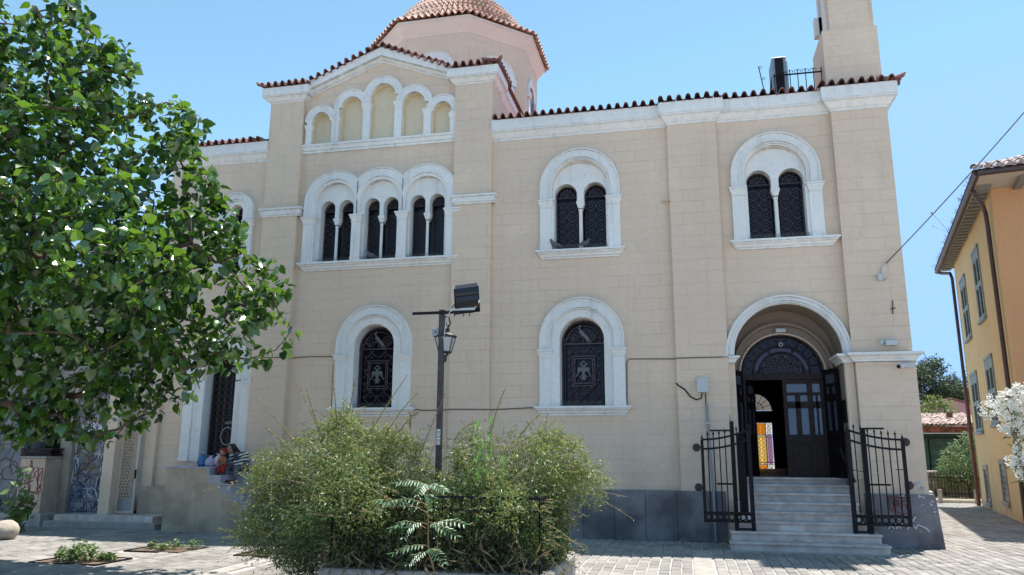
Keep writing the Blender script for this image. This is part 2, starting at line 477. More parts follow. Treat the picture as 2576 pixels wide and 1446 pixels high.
TREE_CLUMPS = [[-13.38,-5.19,3.95,0.41],[-17.21,-7.08,6.01,0.32],[-13.67,-7.0,7.58,0.33],[-15.33,-6.12,2.45,0.19],[-16.78,-6.45,8.52,0.39],[-12.3,-7.32,3.98,0.41],[-14.16,-7.52,8.03,0.19],[-12.98,-8.46,4.25,0.36],[-15.34,-6.46,7.47,0.32],[-15.56,-6.21,6.06,0.23],[-16.99,-5.57,3.88,0.41],[-14.61,-7.0,6.76,0.38],[-16.88,-6.36,3.81,0.39],[-16.52,-7.34,6.91,0.4],[-14.78,-6.13,2.38,0.2],[-14.19,-7.81,7.77,0.25],[-16.17,-7.52,9.35,0.33],[-12.86,-6.0,3.12,0.3],[-11.94,-6.81,3.27,0.31],[-15.75,-6.83,2.94,0.31],[-13.58,-6.31,3.85,0.28],[-12.72,-7.6,6.44,0.27],[-15.28,-5.65,3.56,0.36],[-12.19,-6.21,3.59,0.36],[-16.09,-6.04,6.12,0.36],[-11.42,-7.5,4.58,0.33],[-15.15,-6.83,4.27,0.38],[-11.84,-5.8,3.11,0.3],[-11.17,-5.37,4.28,0.26],[-12.29,-7.67,4.95,0.39],[-12.66,-5.37,4.08,0.25],[-11.68,-5.83,5.07,0.3],[-12.99,-5.61,3.59,0.36],[-12.96,-7.45,4.18,0.36],[-13.21,-7.46,7.45,0.25],[-12.05,-7.08,4.67,0.4],[-16.09,-6.83,3.05,0.23],[-13.24,-6.65,6.91,0.41],[-11.25,-6.01,4.5,0.25],[-12.99,-6.31,6.95,0.22],[-16.5,-6.92,5.17,0.25],[-12.62,-5.87,2.63,0.31],[-16.95,-6.07,8.01,0.3],[-13.03,-6.51,7.65,0.28],[-15.08,-6.02,7.57,0.32],[-13.5,-8.25,5.21,0.34],[-14.28,-6.57,7.46,0.39],[-15.74,-6.92,8.69,0.28],[-13.01,-6.13,5.96,0.34],[-12.89,-7.14,6.69,0.33],[-14.24,-6.33,6.97,0.34],[-12.04,-6.09,4.61,0.4],[-15.41,-5.87,6.99,0.26],[-14.18,-7.15,2.98,0.39],[-16.18,-5.48,3.65,0.25],[-13.65,-6.55,5.24,0.29],[-16.79,-6.33,5.19,0.23],[-16.08,-5.98,3.25,0.35],[-14.87,-6.43,2.41,0.18],[-15.24,-8.11,6.13,0.23],[-14.06,-4.9,4.02,0.25],[-16.27,-7.27,4.02,0.35],[-13.65,-5.85,2.49,0.34],[-14.19,-7.72,4.89,0.37],[-11.28,-7.01,4.17,0.35],[-16.32,-7.78,8.52,0.27],[-13.67,-7.47,3.16,0.37],[-16.18,-6.97,9.08,0.35],[-12.4,-6.83,6.63,0.29],[-11.4,-5.56,4.58,0.31],[-11.57,-6.65,6.29,0.23],[-15.7,-7.6,9.3,0.23],[-15.56,-7.86,8.07,0.3],[-14.16,-8.14,6.8,0.28],[-13.56,-6.21,2.2,0.29],[-15.91,-5.83,4.5,0.25],[-14.25,-6.07,2.0,0.22],[-16.19,-7.22,7.8,0.41],[-13.07,-5.73,6.5,0.22],[-16.56,-6.9,3.46,0.23],[-16.49,-7.72,9.05,0.22],[-15.07,-7.78,8.99,0.23],[-14.4,-7.77,5.98,0.23],[-15.44,-7.32,5.44,0.33],[-15.69,-8.01,6.73,0.33],[-16.88,-7.29,5.3,0.18],[-15.23,-5.78,4.91,0.4],[-16.09,-5.87,6.52,0.26],[-15.26,-8.13,6.65,0.37],[-15.62,-8.08,8.59,0.24],[-13.11,-7.48,4.71,0.23],[-15.14,-7.71,7.05,0.24],[-14.37,-5.78,3.26,0.41],[-11.53,-6.48,3.96,0.38],[-16.25,-7.93,8.03,0.22],[-15.02,-7.5,9.06,0.21],[-16.94,-6.73,7.08,0.41],[-13.4,-5.47,3.19,0.24],[-14.86,-5.89,6.49,0.41],[-16.78,-7.21,5.01,0.29],[-13.96,-7.39,7.67,0.26],[-15.18,-6.58,7.96,0.39],[-15.07,-7.73,6.2,0.23],[-11.94,-6.65,5.31,0.24],[-12.42,-5.02,4.57,0.4],[-12.53,-5.42,3.09,0.34],[-16.92,-5.89,5.95,0.27],[-12.75,-5.44,2.6,0.22],[-12.52,-5.78,5.37,0.29],[-15.05,-7.04,7.53,0.4],[-16.62,-6.29,4.79,0.26],[-17.04,-6.83,5.23,0.4],[-11.82,-6.42,6.23,0.33],[-16.91,-5.14,5.35,0.26],[-12.07,-7.47,4.46,0.26],[-13.48,-5.51,4.7,0.37],[-15.12,-6.08,2.97,0.41],[-16.67,-5.66,4.38,0.32],[-15.72,-8.05,7.69,0.24],[-14.93,-7.78,4.45,0.37],[-16.46,-7.34,6.37,0.3],[-15.93,-7.24,4.79,0.36],[-14.25,-7.11,7.21,0.36],[-11.35,-6.21,4.99,0.29],[-16.27,-7.67,6.08,0.35],[-15.88,-8.01,7.1,0.32],[-14.1,-6.4,2.28,0.29],[-12.43,-8.17,5.2,0.28],[-14.15,-6.49,3.46,0.34],[-14.51,-8.19,5.45,0.3],[-14.92,-7.8,5.85,0.37],[-14.71,-6.55,5.91,0.41],[-11.99,-8.08,3.62,0.37],[-15.98,-7.74,5.4,0.3],[-15.2,-6.0,5.68,0.41],[-15.29,-7.01,8.47,0.24],[-14.03,-6.19,3.84,0.3],[-12.5,-6.81,2.99,0.29],[-15.79,-5.92,3.55,0.27],[-16.28,-6.49,7.98,0.31],[-15.19,-5.0,4.89,0.36],[-17.04,-6.67,4.62,0.24],[-11.97,-5.77,5.66,0.31],[-15.29,-7.98,7.49,0.41],[-15.21,-7.88,8.61,0.24],[-14.59,-5.97,4.86,0.25],[-16.5,-6.8,5.84,0.31],[-12.74,-6.25,2.44,0.27],[-14.91,-5.12,5.89,0.33],[-12.65,-6.07,6.42,0.39],[-14.61,-7.71,8.47,0.29],[-13.87,-4.66,4.98,0.24],[-13.13,-7.9,6.41,0.23],[-12.21,-6.05,6.47,0.23],[-15.65,-7.78,6.02,0.23],[-12.58,-7.25,6.97,0.32],[-15.91,-5.07,5.05,0.29],[-14.1,-5.93,2.44,0.32],[-14.3,-7.24,3.6,0.31],[-11.3,-6.58,4.65,0.26],[-12.38,-6.3,2.84,0.36],[-15.2,-6.21,5.08,0.32],[-16.18,-6.17,7.47,0.25],[-15.56,-5.37,7.0,0.25],[-12.53,-5.44,4.95,0.25],[-11.86,-5.23,3.64,0.23],[-15.72,-6.22,3.14,0.3],[-12.92,-5.59,5.21,0.32],[-12.76,-6.18,3.63,0.36],[-16.86,-7.4,7.61,0.25],[-14.58,-6.88,3.79,0.25],[-13.83,-7.14,5.84,0.23],[-12.87,-5.14,3.76,0.4],[-13.36,-4.91,4.74,0.36],[-13.67,-7.29,7.9,0.27],[-11.84,-6.46,3.46,0.33],[-13.51,-5.51,2.14,0.29],[-15.84,-6.48,4.43,0.24],[-13.24,-6.78,5.78,0.25],[-13.93,-8.38,6.55,0.28],[-14.71,-7.12,7.96,0.31],[-13.22,-6.82,2.7,0.27],[-15.68,-6.67,7.82,0.32],[-15.87,-5.63,6.06,0.33],[-14.29,-6.0,4.54,0.3],[-13.74,-6.39,2.69,0.29],[-13.3,-8.03,4.23,0.4],[-15.68,-5.19,3.66,0.41],[-15.22,-5.35,3.0,0.25],[-11.76,-5.92,3.87,0.28],[-17.1,-6.19,6.82,0.3],[-13.07,-7.66,6.85,0.38],[-13.95,-5.54,2.59,0.28],[-16.41,-7.5,5.52,0.33],[-16.93,-7.52,7.87,0.19],[-13.91,-7.99,7.07,0.24],[-14.59,-8.35,6.79,0.26],[-11.29,-5.54,3.79,0.28],[-11.53,-7.43,3.83,0.26],[-14.67,-7.3,7.26,0.34],[-12.81,-7.66,4.76,0.24],[-15.07,-6.06,4.24,0.22],[-15.13,-7.05,5.74,0.25],[-12.94,-6.93,4.21,0.36],[-14.31,-5.78,5.75,0.37],[-14.64,-5.52,2.5,0.37],[-14.84,-6.33,3.57,0.35],[-14.03,-6.1,5.88,0.33],[-13.0,-8.44,4.95,0.26],[-13.11,-5.88,2.59,0.29],[-13.22,-8.79,5.76,0.24],[-15.14,-7.44,3.29,0.31],[-11.57,-6.2,3.18,0.28],[-16.98,-7.05,8.0,0.34],[-13.96,-5.64,4.46,0.32],[-15.27,-7.33,7.02,0.26],[-13.34,-8.08,3.62,0.4],[-11.02,-6.12,4.85,0.27],[-12.61,-7.26,3.25,0.41],[-13.57,-7.92,6.32,0.27],[-12.04,-5.6,3.74,0.32],[-13.69,-7.72,5.91,0.38],[-13.74,-6.83,8.35,0.38],[-13.99,-7.52,6.93,0.34],[-13.39,-5.39,5.23,0.36],[-14.46,-8.12,5.77,0.22],[-15.12,-6.31,6.39,0.4],[-15.95,-5.91,4.98,0.28],[-16.69,-5.9,7.68,0.35],[-14.25,-5.98,5.34,0.27],[-13.42,-6.8,6.18,0.29],[-15.82,-7.06,3.78,0.25],[-15.53,-7.25,3.52,0.35],[-15.8,-6.6,5.37,0.4],[-14.05,-5.17,2.98,0.26],[-11.52,-5.81,5.47,0.19],[-13.09,-6.71,3.57,0.27],[-17.11,-5.5,5.22,0.34],[-13.65,-5.6,5.73,0.34],[-16.68,-6.31,2.85,0.22],[-10.99,-5.82,4.07,0.24],[-15.61,-7.4,7.81,0.31],[-13.29,-6.74,7.57,0.29],[-12.46,-5.7,4.28,0.42],[-13.69,-7.19,6.38,0.4],[-16.54,-6.09,5.31,0.27],[-15.04,-7.32,6.47,0.3],[-15.02,-7.17,6.81,0.25],[-14.52,-6.48,5.23,0.26],[-16.74,-6.24,6.49,0.35],[-14.54,-7.27,5.69,0.35],[-13.79,-5.84,5.36,0.27],[-17.23,-6.49,4.19,0.38],[-15.99,-6.45,3.32,0.27],[-14.9,-6.63,5.34,0.28],[-14.59,-7.62,7.98,0.25],[-14.12,-8.31,5.81,0.25],[-14.4,-7.47,8.22,0.21],[-16.51,-7.78,7.19,0.25],[-13.91,-6.38,4.52,0.29],[-16.6,-7.42,8.07,0.32],[-16.03,-7.21,8.7,0.38],[-15.71,-6.32,6.89,0.28],[-15.05,-7.58,7.83,0.25],[-15.93,-6.7,8.38,0.27],[-13.4,-8.54,5.59,0.23],[-16.31,-6.39,3.21,0.29],[-13.55,-6.05,3.25,0.26],[-15.42,-7.26,6.43,0.23],[-12.03,-8.23,5.0,0.25],[-14.82,-5.22,3.79,0.39],[-14.62,-8.31,7.74,0.38],[-14.32,-5.15,3.5,0.39],[-16.03,-5.02,5.69,0.35],[-14.98,-8.36,8.06,0.37],[-14.97,-5.44,3.29,0.23],[-14.27,-7.7,7.14,0.23],[-15.41,-5.87,2.63,0.33],[-13.81,-6.89,3.42,0.24],[-11.63,-7.15,3.56,0.29],[-16.25,-7.67,6.73,0.23],[-15.04,-7.63,3.75,0.38],[-14.62,-7.23,3.3,0.28],[-12.76,-6.42,3.26,0.29],[-12.26,-5.89,3.24,0.34],[-14.55,-6.69,2.95,0.38],[-16.03,-8.04,9.13,0.18],[-14.23,-7.54,3.75,0.22],[-16.38,-6.66,6.35,0.29],[-12.73,-6.76,5.71,0.37],[-17.08,-7.14,7.2,0.28],[-16.1,-5.03,3.94,0.32],[-16.31,-6.52,2.77,0.3],[-14.94,-5.85,3.85,0.34],[-15.55,-7.64,4.42,0.39],[-16.59,-6.68,4.62,0.36],[-15.47,-7.37,8.43,0.28],[-13.3,-6.32,7.16,0.26],[-13.67,-6.23,6.71,0.23],[-14.81,-6.32,6.84,0.36],[-16.0,-7.14,5.55,0.26],[-16.69,-6.59,3.12,0.35],[-12.32,-7.98,4.45,0.26],[-13.04,-7.03,7.32,0.36],[-13.95,-4.92,5.25,0.25],[-11.84,-6.61,4.54,0.24],[-15.37,-6.65,4.69,0.38],[-15.26,-7.37,4.54,0.23],[-12.81,-6.53,5.05,0.41],[-10.66,-5.85,3.65,0.26],[-14.31,-8.29,6.4,0.26],[-14.89,-7.41,4.07,0.25],[-14.69,-6.93,5.4,0.3],[-12.69,-8.39,4.79,0.25],[-14.55,-7.54,5.32,0.35],[-12.0,-6.77,3.78,0.39],[-10.86,-5.64,3.84,0.27],[-15.61,-6.69,2.56,0.21],[-13.34,-5.67,3.98,0.23],[-14.0,-6.13,2.12,0.2],[-11.68,-5.47,3.38,0.24],[-11.86,-8.08,4.18,0.36],[-14.08,-6.73,7.99,0.41],[-13.35,-7.43,5.14,0.36],[-11.45,-7.82,4.2,0.39],[-15.52,-7.32,3.13,0.24],[-13.73,-8.2,5.52,0.24],[-14.52,-5.53,4.16,0.39],[-16.41,-6.09,2.83,0.3],[-16.28,-5.11,5.11,0.25],[-12.89,-5.28,4.6,0.35],[-11.94,-7.49,5.23,0.27],[-14.7,-6.13,7.38,0.24],[-12.81,-4.95,4.43,0.23],[-14.37,-6.94,4.81,0.36],[-13.5,-7.54,3.88,0.37],[-15.61,-5.61,2.98,0.39],[-11.76,-6.3,5.74,0.28],[-11.34,-6.6,5.03,0.29],[-15.2,-5.37,4.19,0.35],[-14.72,-6.27,4.42,0.24],[-15.0,-7.51,8.32,0.24],[-12.16,-7.28,5.97,0.29],[-14.18,-6.28,6.31,0.3],[-14.8,-5.62,2.98,0.27],[-13.73,-8.66,5.89,0.41],[-13.63,-6.61,7.26,0.39],[-16.92,-7.21,6.31,0.33],[-13.55,-6.59,5.72,0.34],[-14.09,-8.1,7.45,0.27],[-12.76,-6.17,2.79,0.23],[-15.27,-6.97,3.08,0.34],[-12.19,-5.3,3.21,0.26],[-12.37,-5.43,2.62,0.23],[-15.61,-7.35,5.99,0.41],[-13.21,-7.26,5.67,0.26],[-11.21,-5.85,5.02,0.19],[-13.06,-8.54,4.63,0.29],[-15.35,-6.73,2.74,0.27],[-17.09,-6.58,5.82,0.3],[-16.04,-6.12,2.65,0.31],[-12.66,-6.93,7.39,0.27],[-16.0,-7.28,7.37,0.31],[-13.06,-8.05,5.99,0.42],[-14.65,-7.76,7.14,0.32],[-14.25,-8.55,6.95,0.26],[-16.43,-5.0,5.47,0.26],[-14.96,-7.46,8.72,0.32],[-14.87,-7.95,5.41,0.32],[-13.04,-7.2,6.07,0.38],[-17.12,-5.48,6.0,0.29],[-15.83,-6.25,7.73,0.34],[-11.8,-6.13,5.33,0.28],[-12.08,-6.93,5.47,0.28],[-13.15,-7.42,3.24,0.35],[-16.73,-7.48,6.02,0.26],[-11.9,-6.16,6.46,0.22],[-14.86,-6.9,2.75,0.29],[-16.27,-4.79,4.49,0.35],[-11.99,-6.39,6.71,0.31],[-13.0,-6.46,4.16,0.34],[-16.89,-5.13,4.7,0.24],[-13.96,-8.12,4.33,0.38],[-16.57,-6.35,7.44,0.41],[-13.44,-7.33,8.36,0.22],[-13.16,-5.68,5.61,0.31],[-11.39,-5.59,3.18,0.18],[-11.18,-5.83,3.26,0.29],[-15.45,-5.42,5.7,0.34],[-16.93,-7.52,6.75,0.25],[-12.5,-5.92,3.77,0.23],[-16.38,-6.74,5.42,0.23],[-13.28,-6.09,6.79,0.24],[-15.31,-7.57,9.26,0.19],[-16.92,-6.82,3.87,0.3],[-10.81,-6.12,3.39,0.4],[-14.81,-5.32,5.19,0.26],[-12.43,-6.21,4.74,0.24],[-16.28,-5.17,6.56,0.32],[-15.55,-4.83,5.44,0.39],[-14.0,-7.4,8.03,0.14],[-14.13,-7.05,8.39,0.14],[-13.62,-7.53,8.16,0.14],[-13.33,-7.52,8.51,0.14],[-13.57,-7.18,8.73,0.14],[-13.59,-7.0,8.73,0.14],[-13.1,-7.35,8.32,0.14],[-13.51,-6.84,8.58,0.14],[-12.96,-7.26,7.99,0.14],[-13.18,-6.95,8.12,0.14],[-13.27,-6.87,8.03,0.14],[-13.25,-6.96,7.86,0.14],[-13.41,-6.79,7.85,0.14],[-13.13,-6.92,7.7,0.14],[-12.84,-7.12,7.68,0.14],[-12.81,-6.99,7.81,0.14],[-12.93,-6.7,7.97,0.14],[-12.66,-6.88,7.77,0.14],[-12.31,-7.11,7.41,0.14],[-12.65,-6.6,7.57,0.14],[-12.57,-6.52,7.21,0.14],[-12.29,-6.8,6.92,0.14],[-12.35,-6.69,6.9,0.14],[-12.13,-6.78,6.71,0.14],[-12.32,-6.34,7.01,0.14],[-11.83,-6.76,6.86,0.14],[-12.04,-6.31,7.08,0.14],[-11.61,-6.6,6.78,0.14],[-11.72,-6.27,6.87,0.14],[-11.56,-6.32,6.71,0.14],[-11.57,-6.32,6.56,0.14],[-11.81,-6.01,6.35,0.14],[-11.44,-6.5,5.83,0.14],[-11.47,-6.32,5.82,0.14],[-11.6,-6.0,5.93,0.14],[-11.42,-6.11,5.8,0.14],[-11.28,-6.22,5.67,0.14],[-11.49,-5.92,5.65,0.14],[-11.42,-5.9,5.56,0.14],[-11.22,-5.95,5.48,0.14],[-11.27,-5.88,5.41,0.14],[-11.14,-5.96,5.24,0.14],[-10.85,-6.18,5.0,0.14],[-11.07,-5.76,4.99,0.14],[-10.95,-5.88,4.79,0.14],[-11.01,-5.72,4.7,0.14],[-10.69,-6.04,4.5,0.14],[-10.69,-5.84,4.46,0.14],[-10.6,-5.68,4.42,0.14],[-10.41,-5.77,4.39,0.14],[-10.31,-5.6,4.12,0.14],[-10.41,-5.49,4.04,0.14],[-10.4,-5.76,4.04,0.14],[-10.55,-5.71,4.13,0.14],[-10.78,-5.53,4.17,0.14],[-10.97,-5.31,4.15,0.14],[-10.58,-5.84,3.92,0.14],[-10.68,-5.3,3.81,0.14],[-10.33,-5.53,3.68,0.14],[-10.36,-5.19,3.53,0.14],[-10.59,-5.2,3.24,0.14],[-10.83,-5.08,3.18,0.14],[-10.85,-5.37,3.11,0.14],[-10.96,-5.36,3.08,0.14],[-11.15,-5.4,3.09,0.14],[-11.42,-5.24,3.03,0.14],[-11.32,-5.7,2.97,0.14],[-11.41,-5.82,2.94,0.14],[-12.01,-5.25,2.89,0.14],[-11.59,-5.91,2.66,0.14],[-12.03,-5.34,2.59,0.14],[-12.13,-5.3,2.46,0.14],[-12.4,-5.54,2.29,0.14],[-12.19,-5.97,2.37,0.14],[-12.31,-5.94,2.19,0.14],[-12.86,-5.47,2.12,0.14],[-12.94,-5.53,2.05,0.14],[-12.79,-5.86,1.98,0.14],[-13.11,-5.6,1.85,0.14],[-13.22,-5.65,1.85,0.14],[-13.1,-6.01,1.86,0.14],[-13.66,-5.49,1.87,0.14],[-13.62,-5.71,1.91,0.14],[-13.54,-6.0,1.93,0.14],[-14.09,-5.49,1.9,0.14],[-13.9,-5.92,1.92,0.14],[-14.06,-6.0,1.93,0.14],[-14.15,-5.97,1.81,0.14],[-14.28,-6.06,1.82,0.14],[-14.67,-5.87,1.83,0.14],[-14.76,-6.0,2.1,0.14]]
